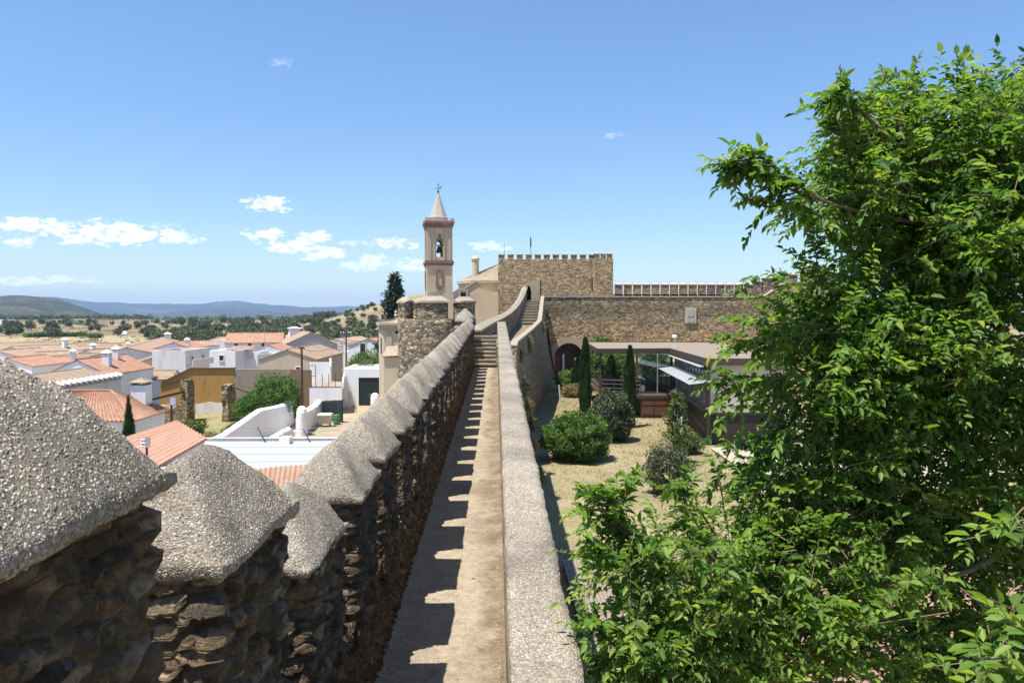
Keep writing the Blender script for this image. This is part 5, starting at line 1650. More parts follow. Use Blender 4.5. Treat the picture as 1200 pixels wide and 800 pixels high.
s = H('big grey barn with a broad gable and a white chimney block', X(352, 120), 122, 7.8, 15, 112, -11.2, Z(403, 117), name='grey_barn', cat='barn')
s.gable(Z(389.5, 116), M['grey_plaster'], M['tile_mid'], .1, .3)
s.chimney(2.2, 1.1, Z(387, 120) + .35, 1.7)
s = H('low stone house with lichened tan roof and small square windows in front of the barn', -23.0, 92.6, 6.2, 15, 90, -10.2, -5.0, name='stone_house')
s.gable(-3.95, M['tan_plaster'], M['tile_old'], .15, .25)
for k in range(4): s.window('v-', -5 + 3.2 * k, -6.2, .45, .9)
s.window('u-', -1.2, -6.2, .5, .7)
s = H('little white house with red tiled roof right of the grey barn', X(390, 140), 143, 5.5, 4, 90, -11.6, Z(402, 141), name='little_house')
s.gable(Z(397, 143), M['white'], M['tile_mid'], .15, .25); s.window('u-', 1.0, Z(406, 140), .7, 1.2).window('u-', -1.2, Z(406, 140), .7, 1.2)
s = box_house('white flat topped house row behind the power pole', X(394, 150), X(424, 150), 150, 158, -12, Z(405, 150), M['white'], M['white'], name='row_house')
for k in range(3): s.window('v-', -1.5 + 1.6 * k, Z(411, 150), .6, 1.0)
s = box_house('white single storey house with one dark window left of the round garden tree', X(403, 125), X(424, 125), 125, 131, -11.2, Z(412, 125), M['white_clean'], M['white'], name='white_house')
s.window('v-', .5, Z(419, 125), .9, 1.5)
s = H('white house with orange roof and dark door left of the small chapel', X(437, 104), 107, 5.5, 9, 86, -10.4, Z(404.5, 104), name='chapel_side_house')
s.gable(Z(396, 106), M['white_clean'], M['tile_new'], .15, .25); s.door('v+', -3.0); s.window('u-', .8, Z(412, 102), .7, 2.2)

# -- far left roofs
far = [
 ('lilac gabled house with one tiny white window at the left edge', 3, 100, 7, 9, 90, 419, 409, 'white_old', 'tile_mid'),
 ('long brown shed roof beside the lilac gabled house', 30, 108, 8, 9, 65, 414, 404.5, 'white_old', 'tile_old'),
 ('salmon roof sloping to the right beyond the long brown shed', 49, 118, 7.5, 10, 70, 414, 406.5, 'tan_plaster', 'tile_new'),
 ('white gable end catching the sun just above the nearest merlon', 14, 84, 5.2, 7, 90, 428, 417.5, 'white_clean', 'tile_new'),
 ('dull brown roof in the middle of the left roofs', 63, 104, 8, 9, 60, 421, 411, 'tan_plaster', 'tile_old'),
 ('orange roof with a white chimney behind the white gabled house', 52, 92, 5, 7.5, 20, 427, 418, 'white', 'tile_new'),
 ('small pale blue white house standing among faded roofs', 87, 150, 4.5, 4.5, 90, 406.5, 401, 'white', 'tile_old'),
 ('wide faded pink roof in front of the pale blue house', 68, 145, 8, 18, 5, 409, 403, 'white_old', 'tile_mid'),
 ('faded roof strip at the foot of the olive groves', 108, 138, 7, 14, -4, 411.5, 405, 'tan_plaster', 'tile_mid'),
 ('old tan roof with a bare ridge left of the fresh orange roof', 88, 96, 6, 8, 70, 424, 414.5, 'tan_plaster', 'tile_old'),
 ('brick coloured roof behind the lilac gabled house', 12, 132, 8, 11, 15, 409.5, 402, 'white_old', 'tile_mid'),
 ('faded orange roof between the long hall and the pink roof', 118, 118, 7, 9, 25, 415, 408, 'white', 'tile_mid'),
]
far += [
 ('tiny white house squeezed between the orange roof and the brown roof at the left', 40, 98, 3.6, 5, 40, 424, 417, 'white_clean', 'tile_mid'),
 ('narrow pale house with a steep tan roof behind the white gabled house', 112, 102, 4, 6, 75, 416, 409, 'white', 'tile_old'),
 ('small house with brown half hipped roof near the foot of the fields', 128, 150, 4.5, 7, 40, 407, 402, 'white', 'tile_old'),
 ('low tan cottage beside the pale blue house', 76, 128, 4, 6, 80, 411.5, 406, 'tan_plaster', 'tile_mid'),
 ('white cottage with pink roof at the upper end of the left roofs', 36, 155, 5, 7, 30, 405.5, 400.5, 'white_clean', 'tile_mid'),
 ('small white house between the long hall and the tall box house', 200, 122, 4, 6, 60, 408, 402.5, 'white_clean', 'tile_mid'),
 ('white cottage with faded roof left of the open shed', 228, 135, 4.5, 6.5, 20, 404.5, 399.5, 'white_clean', 'tile_mid'),
 ('small house with red roof on the slope right of the open shed', 262, 165, 5, 7, 70, 399, 394.5, 'white', 'tile_new'),
 ('pale cottage at the edge of the grove left of the grey barn', 318, 150, 4.5, 6, 85, 399, 394, 'white', 'tile_old'),
 ('white house with faded roof behind the stone house', 375, 128, 4.5, 6, 75, 406, 400, 'white_clean', 'tile_mid'),
 ('last white house before the grove right of the little house', 410, 175, 5, 7, 60, 399, 394.5, 'white_clean', 'tile_mid'),
]
for lab, px, Y, w, l, hd, pe, pr, wm, tm in far:
    s = H(lab, X(px, Y), Y + w / 2, w, l, hd, -11, Z(pe, Y), name='town_house')
    s.gable(Z(pr, Y + w / 2), M[wm], M[tm], .15, .28)
    if px in (52, 63, 30, 118): s.chimney(l * .25, -w * .2, Z(pr, Y) + .75, .6)
    s.window('u-', 0, Z(pe, Y) - 1.1, .7, .9); s.window('v-', l * .2, Z(pe, Y) - 1.2, .8, 1.0)
s = box_house('long white farm shed at the left edge beyond the roofs', X(-25, 800), X(10, 800), 800, 812, -13.5, Z(374.2, 800), M['white_clean'], M['white_clean'], name='farm_shed', cat='shed')
s = H('small white farm cottage among the olive trees', X(142, 480), 482, 3.4, 4.6, 25, -15.5, Z(390.8, 480), name='farm_cottage', cat='cottage').gable(Z(387.8, 482), M['white_clean'], M['white_old'], .1, .4)
s = box_house('thin white roofed open shed left of the wide orange roof', X(246, 150), X(277, 150), 150, 157, -12, Z(398, 150), M['white_old'], M['white_clean'], name='open_shed', cat='shed')

# -- alley, garage and terrace right below the wall
yard = [(-19.5, 44.5), (-7.5, 44.5), (-7.5, 78), (-14.6, 78), (-15.2, 62), (-17, 52)]
mb = MB(); mb.face([(x, y, town_z(y) + .02 if False else -9.28) for x, y in yard])
bm = bmesh.new(); vs = [bm.verts.new((x, y, 0)) for x, y in yard]; bm.faces.new(vs); bmesh.ops.triangulate(bm, faces=bm.faces)
bmesh.ops.subdivide_edges(bm, edges=bm.edges, cuts=8, use_grid_fill=True)
for v in bm.verts: v.co.z = town_z(v.co.y) + .05 + .02 * mnoise.noise((v.co.x, v.co.y, 0))
me = bpy.data.meshes.new('sandy_yard'); bm.to_mesh(me); bm.free()
tag(link_mesh('sandy_yard', me, M['sand'], smooth=True), 'pale sandy yard in front of the dark green garage gate', kind='structure')
# garage
GY = 78.0
ga, gb = X(401, GY), X(453, GY)
g = thing('garage', 'white garage block with a big dark green gate at the end of the sandy yard', 'garage', ((ga + gb) / 2, GY + 3, town_z(GY)))
d0, d1, dz = X(419.8, GY), X(450.5, GY), Z(442, GY)
zt = Z(431.5, GY)
mb = MB(); mb.box(ga, d0, GY, GY + .3, -9.8, zt); mb.box(d1, gb, GY, GY + .3, -9.8, zt); mb.box(d0 - .0, d1, GY + .002, GY + .298, dz, zt - .002)
mb.box(ga + .01, ga + .3, GY + .3, GY + 7, -9.8, zt - .003); mb.box(gb - .3, gb - .01, GY + .3, GY + 7, -9.8, zt - .003); mb.box(ga + .3, gb - .3, GY + 6.7, GY + 7, -9.8, zt - .003)
mb.build('wall', M['white_clean'], g)
mb = MB(); mb.box(ga + .3, gb - .3, GY + .3, GY + 6.7, zt - .35, zt - .2); mb.build('roof', M['white'], g)
for k in range(2):
    mb = MB(); w = (d1 - d0) / 2; mb.box(d0 + w * k + .01, d0 + w * (k + 1) - .01, GY + .10, GY + .16, -9.4, dz - .01)
    for zz in (.25, .5, .75): mb.box(d0 + w * k + .08, d0 + w * (k + 1) - .08, GY + .085, GY + .099, -9.3 + (dz + 9.3) * zz - .03, -9.3 + (dz + 9.3) * zz + .03)
    gl = mb.build('gate_leaf', M['gate'], g)
    mb = MB(); xx = d0 + w + (-.18 if k == 0 else .18); mb.box(xx - .02, xx + .02, GY + .03, GY + .098, -8.3, -8.0); mb.build('handle', M['steel'], gl)
TY = 74.0
mb = MB(); mb.gbox(X(453.5, TY), X(474, TY), TY, TY + 5, -9.9, Z(420, TY), .8); 
tag(mb.build('tall_white_wall', M['white_clean'], weld=True), 'tall bright white wall block between the garage gate and the round tower', 'wall')
mb = MB(); a, b = X(451, TY), X(453.4, TY); mb.box(a, b, TY + .2, TY + 4, -9.9, Z(426, TY)); tag(mb.build('wall_return', M['white']), 'thin white wall edge joining the tall wall block to the garage', 'wall')
# terrace building at the left of the yard
s = thing('terrace_annex', 'white annex with tiled roof terrace and low parapets left of the garage', 'annex', (-17, 74, town_z(74)))
xr = X(400, 72)
zf = -6.9
mb = MB(); mb.prism([(X(362, 72), 72), (xr, 72), (X(401.5, 78), 77.95), (X(365, 78), 80)], -9.9, zf); mb.build('wall', M['white_clean'], s)
mb = MB(); mb.prism([(X(362.5, 72), 72.02), (xr - .02, 72.02), (X(401.5, 78) - .02, 77.9), (X(365, 78), 79.9)], zf + .002, zf + .05); mb.build('terrace_floor', m_ground('terrace_tiles', [(.26, .215, .17), (.30, .25, .20), (.33, .28, .23)], 1.0, .2), s)
mb = MB()
mb.hexa([(xr, 72, zf + .003), (xr + .18, 72, zf + .003), (X(401.5, 78) + .18, 77.94, zf + .003), (X(401.5, 78), 77.94, zf + .003), (xr, 72, zf + .55), (xr + .18, 72, zf + .55), (X(401.5, 78) + .18, 77.94, zf + .95), (X(401.5, 78), 77.94, zf + .95)])
mb.build('parapet', M['white_clean'], s)
mb = MB(); mb.hexa([(X(386, 79), 79.0, zf), (X(388, 79), 79.0, zf), (X(388, 86), 86, zf), (X(386, 86), 86, zf), (X(386, 79), 79.0, zf + 1.6), (X(388, 79), 79.0, zf + 1.6), (X(388, 86), 86, zf + 2.0), (X(386, 86), 86, zf + 2.0)]); mb.build('side_wall', M['white_old'], s)
mb = MB(); mb.box(X(362, 80), X(386, 80), 80.05, 80.3, -9.9, zf + 1.9); mb.build('back_wall', M['white'], s)
mb = MB()
for (xa_, ya_), (xb_, yb_) in (((xr + .09, 72.1), (X(401.5, 78) + .09, 77.8)),):
    for t in np.linspace(0, 1, 9): mb.tube((xa_ + (xb_ - xa_) * t, ya_ + (yb_ - ya_) * t, zf + .5 + .4 * t), (xa_ + (xb_ - xa_) * t, ya_ + (yb_ - ya_) * t, zf + 1.35 + .4 * t), .02, n=5)
    for h in (.95, 1.35): mb.tube((xa_, ya_, zf + h), (xb_, yb_, zf + h + .4), .02, n=5)
mb.build('railing', M['darkmetal'], s)
mb = MB()
fx0, fx1 = X(361, 71.8), xr
for t in np.linspace(0, 1, 6): xx = fx0 + (fx1 - fx0) * t; mb.tube((xx, 72.1, zf), (xx, 72.1, zf + (2.1 if t < .35 else 1.3)), .03, n=5)
mb.tube((fx0, 72.1, zf + 2.1), (fx0 + (fx1 - fx0) * .2, 72.1, zf + 2.1), .03, n=5); mb.tube((fx0, 72.1, zf + 1.1), (fx0 + (fx1 - fx0) * .2, 72.1, zf + 1.1), .03, n=5)
mb.tube((fx0, 72.1, zf + .1), (fx1, 72.1, zf + .1), .03, n=5)
mb.build('cage_fence', M['darkmetal'], s)
dd = X(400, 72)
mb = MB(); mb.hexa([(xr + .005, 75.2, -9.35), (xr + .06, 75.2, -9.35), (xr + .16, 76.0, -9.35), (xr + .10, 76.0, -9.35), (xr + .005, 75.2, -7.6), (xr + .06, 75.2, -7.6), (xr + .16, 76.0, -7.6), (xr + .10, 76.0, -7.6)]); mb.build('side_door', M['grey_plaster'], s)

# thick low whitewashed walls with rounded tops
def round_wall(label, pts, t, zb, mat, cat='wall'):
    """rounded wall along pts (x,y,ztop)"""
    mb = MB(); fine = []
    for (a, b) in zip(pts, pts[1:]):
        for i in range(10): fine.append(Vector(a).lerp(Vector(b), i / 10))
    fine.append(Vector(pts[-1]))
    rows = []
    for i, c in enumerate(fine):
        d = (fine[min(i + 1, len(fine) - 1)] - fine[max(i - 1, 0)]); d.z = 0; d.normalize()
        nrm = Vector((d.y, -d.x, 0)) * t / 2
        z = c.z + .05 * mnoise.noise((c.x * 1.3, c.y * 1.3, 1)); zz = zb(c.y) if callable(zb) else zb
        rows.append([(c.x - nrm.x, c.y - nrm.y, zz), (c.x - nrm.x, c.y - nrm.y, z - .16), (c.x - nrm.x * .6, c.y - nrm.y * .6, z - .03), (c.x, c.y, z), (c.x + nrm.x * .6, c.y + nrm.y * .6, z - .03), (c.x + nrm.x, c.y + nrm.y, z - .16), (c.x + nrm.x, c.y + nrm.y, zz)])
    for p, q in zip(rows, rows[1:]):
        for i in range(6): mb.face([p[i], q[i], q[i + 1], p[i + 1]])
    mb.face(rows[0]); mb.face(rows[-1][::-1])
    o = mb.build('garden_wall', mat, weld=True, smooth=False)
    return tag(o, label, cat)
def pz(px, py, Y): p = P(px, py, Y); return (p.x, p.y, p.z)
tz = lambda y: town_z(y) - .4
round_wall('long wavy white boundary wall between the weedy ruin plot and the yard', [pz(240, 517, 48), pz(262, 507, 52), pz(303, 479, 58.5), pz(328, 474, 62.5), pz(340, 468.5, 67), pz(350, 456, 77)], .5, tz, M['white_clean'])
round_wall('low white curb wall at the near left corner of the yard', [pz(318, 511, 53), pz(338, 500, 56), pz(342, 505, 56.5)], .45, tz, M['white_clean'])
round_wall('thick low white wall curving from the rounded post to the dark panel', [pz(351, 487, 60), pz(357, 480, 62), pz(368, 474, 66), pz(373, 468, 68.5)], .6, tz, M['white_clean'])
mb = MB(); b = P(354, 505, 60.2); mb.lathe((b.x, b.y, tz(60)), [(.42, 0), (.42, 2.25), (.36, 2.55), (.22, 2.72), (.03, 2.78)], 14)
tag(mb.build('wall_pier', M['white_clean'], smooth=True), 'round topped white pier at the end of the low wall', 'pier')
mb = MB(); b = P(439.5, 476, 74); mb.lathe((b.x, b.y, tz(74)), [(.42, 0), (.42, 1.7), (.36, 2.0), (.2, 2.15), (.03, 2.2)], 14)
tag(mb.build('gate_pier', M['white_clean'], smooth=True), 'round topped white pier right of the dark green gate', 'pier')
# dark panel fence, skip, barrel
mb = MB(); a, b = P(373.5, 470, 69), P(401, 468.5, 66.5)
pf = thing('panel_fence', 'dark charcoal sheet fence behind the cream bin', 'fence', ((a.x + b.x) / 2, 67.5, town_z(67)))
n = 6
for k in range(n):
    p0, p1 = a.lerp(b, k / n), a.lerp(b, (k + 1) / n - .006)
    mb.hexa([(p0.x, p0.y, -9.4), (p1.x, p1.y, -9.4), (p1.x, p1.y + .05, -9.4), (p0.x, p0.y + .05, -9.4), (p0.x, p0.y, p0.z), (p1.x, p1.y, p1.z), (p1.x, p1.y + .05, p1.z), (p0.x, p0.y + .05, p0.z)])
mb.build('panel', M['panel_dark'], pf)
mb = MB()
for k in range(4): p0 = a.lerp(b, k / 3); mb.box(p0.x - .04, p0.x + .04, p0.y + .06, p0.y + .14, -9.5, p0.z + .05)
mb.build('post', M['darkmetal'], pf)
b = P(381.3, 492, 64.5); zb = town_z(64.5) + .06
bn = thing('waste_skip', 'cream wheeled waste skip in the sandy yard', 'skip', (b.x, b.y, zb))
mb = MB(); w0, w1 = .46, .56; h0, h1 = .22, .98
mb.hexa([(b.x - w0, b.y - .32, zb + h0), (b.x + w0, b.y - .32, zb + h0), (b.x + w0, b.y + .32, zb + h0), (b.x - w0, b.y + .32, zb + h0), (b.x - w1, b.y - .42, zb + h1), (b.x + w1, b.y - .42, zb + h1), (b.x + w1, b.y + .42, zb + h1), (b.x - w1, b.y + .42, zb + h1)])
mb.build('body', M['cream'], bn)
mb = MB(); mb.hexa([(b.x - .60, b.y - .46, zb + .985), (b.x + .60, b.y - .46, zb + .985), (b.x + .60, b.y + .46, zb + .985), (b.x - .60, b.y + .46, zb + .985), (b.x - .54, b.y - .36, zb + 1.10), (b.x + .54, b.y - .36, zb + 1.10), (b.x + .54, b.y + .40, zb + 1.10), (b.x - .54, b.y + .40, zb + 1.10)]); mb.build('lid', M['cream'], bn)
for sx in (-1, 1):
    for sy in (-1, 1):
        mb = MB(); c = Vector((b.x + sx * .36, b.y + sy * .26, zb + .10)); mb.tube(c - Vector((.03, 0, 0)), c + Vector((.03, 0, 0)), .10, n=10); mb.tube((c.x, c.y, c.z), (c.x, c.y, zb + .23), .02, n=5); mb.build('wheel', M['darkmetal'], bn)
b = P(394.5, 489, 65.5)
mb = MB(); mb.lathe((b.x, b.y, town_z(65.5) + .05), [(.27, 0), (.29, .05), (.29, .25), (.31, .28), (.29, .31), (.29, .52), (.31, .55), (.29, .58), (.27, .82), (.24, .86)], 14)
tag(mb.build('barrel', M['green_bin'], smooth=True), 'small green plastic barrel beside the cream skip', 'barrel')

# near white sheet roof, brown tiled lean-to, slanted wire posts
WY0, WY1 = 34.5, 44
wr = thing('white_roof_building', 'low building with a flat white roof close under the rampart', 'building', (-11, 40, town_z(40)))
wx0, wx1 = X(235, WY1), X(399, WY1)
zr = -7.25
mb = MB(); mb.box(wx0, wx1, WY0, WY1, -10.6, zr); mb.build('wall', M['white'], wr)
mb = MB()
n = 9
for k in range(n): mb.box(wx0 + .02, wx1 - .02, WY0 + (WY1 - .3 - WY0) * k / n, WY0 + (WY1 - .3 - WY0) * (k + 1) / n - .07, zr + .002, zr + .05 + .008 * (k % 2))
mb.build('roof', M['metalroof'], wr)
mb = MB(); zp = Z(510.5, WY1)
for k in range(4): mb.box(wx0, wx1, WY1 - .28 + .006 * k, WY1 - .02, zr + .055 + (zp - zr - .05) * k / 4, zr + .055 + (zp - zr - .05) * (k + 1) / 4 - .045)
mb.build('parapet', M['white_clean'], wr)
p = P(336.5, 528, 43.2); mb = MB(); mb.box(p.x - .28, p.x + .28, 42.6, 43.3, zr + .05, P(0, 512, 43.2).z); mb.build('chimney_stub', M['white_clean'], wr)
q = [P(255, 566, 31), P(352, 566, 31), P(401, 513.5, 35.2), P(307, 551, 34.8)]
lt = thing('brown_tile_lean_to', 'brown tiled lean to roof directly under the merlons in front of the white roof', 'lean-to', (q[1].x, 33, -10.5))
eL, eR = P(262, 585, 29.5), P(400, 570, 29.5); rL, rR = Vector((P(307, 551, 35.2).x - 1.2, 34.3, -7.0)), Vector((P(373, 527, 34.3).x + 1.4, 34.3, -6.55))
mb = MB(); mb.corr(Vector((eL.x, 29.5, -7.6)), Vector((eR.x, 29.5, -7.3)), rR, rL, .22, .045); mb.build('roof', m_tile('brown_roof_tile', (.34, .20, .13), (.42, .27, .18), (.28, .2, .15), .4), lt)
mb = MB(); mb.hexa([(eL.x + .2, 29.7, -10.8), (eR.x - .2, 29.7, -10.8), (rR.x - .2, 34.2, -10.8), (rL.x + .2, 34.2, -10.8), (eL.x + .2, 29.7, -7.75), (eR.x - .2, 29.7, -7.5), (rR.x - .2, 34.2, -6.75), (rL.x + .2, 34.2, -7.2)]); mb.build('wall', M['white_old'], lt)
wf = thing('wire_fence', 'sagging wire strung on two leaning iron posts along the white roof', 'fence', (-12.5, 43.6, zr))
mb = MB()
for (pa, ya_, pb, yb_) in ((301.5, 500, 311.5, 527), (355.5, 503, 364, 527)):
    a, b = P(pb, yb_, 43.2), P(pa, ya_, 44.2); mb.tube((a.x, a.y, zr + .05), b, .035, .03, 6)
mb.build('post', M['darkmetal'], wf)
mb = MB()
a, b, c, d = P(255, 503, 44.2), P(301.5, 500.5, 44.2), P(355.5, 502.5, 44.2), P(399, 499, 44.2)
for dz_ in (0, -.22):
    for p0, p1 in ((a, b), (b, c), (c, d)): mb.tube(p0 + Vector((0, 0, dz_)), p1 + Vector((0, 0, dz_)), .012, n=4, caps=False)
mb.build('wire', M['darkmetal'], wf)

# -- ruined plot with ochre walls
RY = 72.0
zg = town_z(70)
def wall_poly(name, label, pts, Y, t, mat, cat='wall'):
    mb = MB(); mb.extrude_xz([(P(a, 0, Y).x, P(600, b, Y).z) for a, b in pts], Y, Y + t)
    return tag(mb.build(name, mat), label, cat)
oc = thing('ruined_wall', 'ochre painted ruined house wall with a sloping gable top', 'wall', (P(225, 0, RY).x, RY, zg))
def part_poly(name, pts, Y, t, mat, par):
    mb = MB(); mb.extrude_xz([(P(a, 0, Y).x, P(600, b, Y).z) for a, b in pts], Y, Y + t); return mb.build(name, mat, par)
part_poly('ochre_wall', [(178, 497), (235, 497), (268, 497), (268, 431.5), (217, 431.5), (181, 448)], RY, .5, M['ochre'], oc)
part_poly('pale_base', [(222, 497), (267.5, 497), (267.5, 470), (248, 471.5), (238, 470), (222, 473)], RY - .06, .055, M['white_old'], oc)
part_poly('coping', [(181, 448.003), (217, 431.4), (268.4, 431.4), (268.4, 430.5), (216.5, 430.5), (180.5, 447)], RY - .12, .7, M['frame'], oc)
part_poly('dark_ledge', [(180, 452), (213, 443.5), (213, 442.5), (180, 451)], RY - .1, .09, M['frame'], oc)
wall_poly('grey_garden_wall', 'grey rendered garden wall to the right of the ochre wall', [(268.3, 497), (336, 497), (336, 431.8), (268.3, 431.8)], RY + .02, .4, m_plaster('weathered_grey_render', (.32, .26, .20), .7, (.20, .155, .11), 1.4, .5))
wall_poly('brown_garden_wall', 'brown earth wall behind the rust coloured pole', [(336.3, 497), (360, 497), (360, 433.2), (336.3, 432.3)], RY + .04, .4, m_plaster('brown_earth_render', (.24, .155, .10), .6, (.15, .10, .07), 1.6, .6))
def pier(label, px, pyb, pyt, Y, w, d):
    b, t = P(px, pyb, Y), P(px, pyt, Y)
    mb = MB(); mb.gbox(b.x - w / 2, b.x + w / 2, Y - d / 2, Y + d / 2, zg - .4, t.z, .18)
    mb.v = [(x + .10 * mnoise.noise((x * 1.5, y * 1.5, z * 1.5)), y + .12 * mnoise.noise((x * 1.5 + 9, y * 1.5, z * 1.5)), z + .18 * mnoise.noise((x * 2, y * 2, 3)) * (z > t.z - .3)) for x, y, z in mb.v]
    return tag(mb.build('ruined_pier', M['rubble'], weld=True), label, 'pier')
pier('jagged rubble pier standing in front of the ochre wall', 220, 490, 445.5, 67.5, .62, 1.4)
pier('broken rubble wall end at the edge of the ochre and grey walls', 268.5, 493, 450.5, 67.5, .55, 2.0)
rw = MB(); rw.gbox(P(181, 0, 63).x, P(214, 0, 63).x, 62.6, 63.2, zg - .3, P(600, 473, 63).z, .3)
rw.v = [(x, y, z + .5 * mnoise.noise((x * .9, y, 2)) * (z > zg + .2)) for x, y, z in rw.v]
tag(rw.build('broken_wall', M['rubble'], weld=True), 'low broken rubble wall in front of the ochre wall', 'wall')
mb = MB(); mb.beam(P(168, 470, 64), P(218, 458, 67), .22, .2); mb.beam(P(268, 451, 68), P(288, 457, 66), .2, .18)
tb_ = thing('fallen_beams', 'two dark roof beams left leaning in the ruin', 'beam', P(218, 458, 67))
MBa = MB(); MBa.beam(P(168, 470, 64), P(218, 458, 67), .22, .2); MBa.build('beam', M['frame'], tb_)
MBa = MB(); MBa.beam(P(268, 451, 68), P(290, 459, 66), .2, .18); MBa.build('beam', M['frame'], tb_)
plot = [(-30, 54), (-18.4, 50), (-18.3, 60), (-18.6, 71.9), (-33, 71.9), (-33, 60)]
bm = bmesh.new(); vs = [bm.verts.new((x, y, 0)) for x, y in plot]; bm.faces.new(vs); bmesh.ops.triangulate(bm, faces=bm.faces)
bmesh.ops.subdivide_edges(bm, edges=bm.edges, cuts=10, use_grid_fill=True)
for v in bm.verts: v.co.z = town_z(v.co.y) + .12 + .15 * mnoise.noise((v.co.x * .4, v.co.y * .4, 0))
me = bpy.data.meshes.new('ruin_ground'); bm.to_mesh(me); bm.free()
tag(link_mesh('ruin_ground', me, M['weeds'], smooth=True), 'weedy ground inside the ruined plot', kind='structure')
for k, (px, py, Y, rx, rz, lab, mt) in enumerate(((297, 486, 63, 1.6, 1.5, 'leafy green shrub at the left of the overgrown ruin plot', 'leaf_bush'), (316, 478, 64.5, 1.9, 2.2, 'largest leafy green shrub in the middle of the ruin plot', 'leaf_bush'),
        (333, 470, 67.5, 1.6, 2.0, 'leafy green shrub against the white boundary wall near the rust pole', 'leaf_bush'), (284, 499, 59, 1.3, .6, 'low green shrub at the near end of the ruin plot', 'leaf_bush'), (240, 505, 56, 2.0, .45, 'low yellowing weeds in the near corner of the ruin plot', 'leaf_dry'), (222, 500, 60, 1.2, .6, 'weeds at the foot of the jagged rubble pier', 'leaf_pine'))):
    p = P(px, py, Y); bush('ruin_shrub', lab, 'shrub', p.x, Y, town_z(Y), rx, 1.5, rz, 5200 if rz > 1 else 2600, .19, M[mt], 50 + k, .45, 2.3, inner=.4, upb=.6)
p = P(152, 508, 46.4)
def coney(pp, rng):
    k = np.clip(1 - pp[:, 2] / 4.7, .12, 1) ** .7; pp[:, 0] *= k; pp[:, 1] *= k; return pp
bush('cone_shrub', 'narrow dark green conical shrub at the corner of the hipped house', 'shrub', p.x, 46.3, town_z(46), .62, .55, 2.45, 5200, .13, M['leaf_cyp'], 61, .25, 2.5, inner=.4, shape=coney, upb=.7)
p = P(345, 426, 88); bush('round_garden_tree', 'round bright green tree behind the brown garden wall', 'tree', p.x, 88, town_z(88) + 2.2, 1.65, 1.5, 1.15, 5000, .2, M['leaf_bush'], 62, .25, 2.0, inner=.6)
p = P(427, 428, 84); bush('round_garden_tree', 'broad bright green tree behind the white garage roof', 'tree', p.x, 86, town_z(86) + 1.6, 2.2, 1.8, 1.9, 6500, .2, M['leaf_bush'], 63, .3, 2.0, inner=.6)
p = P(449, 432, 82); bush('garden_shrub', 'small green shrub between the broad tree and the chapel', 'shrub', p.x, 85, town_z(85) + 1.2, 1.5, 1.4, 1.55, 3800, .2, M['leaf_bush'], 64, .3, 2.0, inner=.6)

# -- poles and aerials
def pole(name, label, px, pyb, pyt, Y, r, mat, cat='pole', arms=(), zbase=None):
    b, t = P(px, pyb, Y), P(px, pyt, Y)
    o = thing(name, label, cat, (t.x, Y, zbase if zbase is not None else town_z(Y)))
    mb = MB(); mb.tube((t.x, Y, (zbase if zbase is not None else town_z(Y)) - .3), t, r, r * .8, 8); mb.build('shaft', mat, o)
    for (py, w, th) in arms:
        c = P(px, py, Y); mb = MB(); mb.beam((c.x - w / 2, Y, c.z), (c.x + w / 2, Y, c.z), th, th); mb.build('crossbar', mat, o)
    return o
pole('rusty_pole', 'tall rust coloured pole beside the white boundary wall', 353.5, 474, 408, 66, .11, M['rust'], arms=((407.7, .5, .14),))
o = pole('power_pole', 'wooden power pole with crossbars and insulators beyond the stone house', 405.5, 425, 388, 101, .13, M['bark'], arms=((391, 1.5, .1), (395, 1.2, .1)))
mb = MB()
for dx in (-.65, -.3, .3, .65): c = P(405.5, 390.3, 101); mb.lathe((c.x + dx, 101, c.z), [(.05, 0), (.08, .08), (.04, .22)], 8)
mb.build('insulators', M['white'], o)
pole('thin_mast', 'thin grey mast rising left of the chapel', 429.5, 420, 390, 88, .045, M['steel'])
pole('aerial', 'tall thin television aerial over the orange roof house', 310, 402, 378, 99, .03, M['steel'], 'aerial', ((380, 1.0, .025), (382, .7, .025)), zbase=-6)
pole('aerial', 'television aerial on the house right of the terrace opening', 330, 405, 384, 102, .03, M['steel'], 'aerial', ((385, .9, .025),), zbase=-6)
pole('aerial', 'thin aerial at the left end of the long hall', 150, 416, 401, 98, .03, M['steel'], 'aerial', ((402, .8, .025),), zbase=-6)
pole('aerial', 'slim aerial standing on the stone house roof', 389, 430, 402, 90, .03, M['steel'], 'aerial', ((403, .8, .025),), zbase=-6)
o = pole('sign_post', 'dark post with a pale blue plate in front of the ruin', 200.5, 497, 466, 48, .09, M['rust'])
mb = MB(); c = P(202, 470, 47.9); mb.box(c.x - .12, c.x + .22, 47.83, 47.87, c.z - .22, c.z + .22); mb.build('plate', M['blue_sign'], o)
o = pole('antenna_post', 'short dark post with a grey panel antenna sticking up behind the nearest merlons', 172, 540, 524, 27, .05, M['darkmetal'], 'antenna')
mb = MB(); c = P(172, 518, 27); mb.box(c.x - .14, c.x - .03, 26.9, 26.94, c.z - .18, c.z + .16); mb.box(c.x + .0, c.x + .16, 26.86, 26.9, c.z - .14, c.z + .2)
for dz_ in (-.12, 0, .12): mb.tube((c.x - .16, 26.88, c.z + dz_), (c.x + .18, 26.88, c.z + dz_), .008, n=4)
mb.build('panel', M['steel'], o)
# overhead cables between poles
cb = MB()
a, b = P(405.5, 391, 101), P(353.5, 408, 66)
for dx in (-.5, .5):
    prev = None
    for i in range(13):
        t = i / 12; p = a.lerp(b, t) + Vector((dx * (1 - t), 0, -1.0 * 4 * t * (1 - t)))
        if prev is not None: cb.tube(prev, p, .012, n=4, caps=False)
        prev = p
tag(cb.build('overhead_cable', M['darkmetal']), 'overhead cables from the power pole to the rust coloured pole', 'cable')
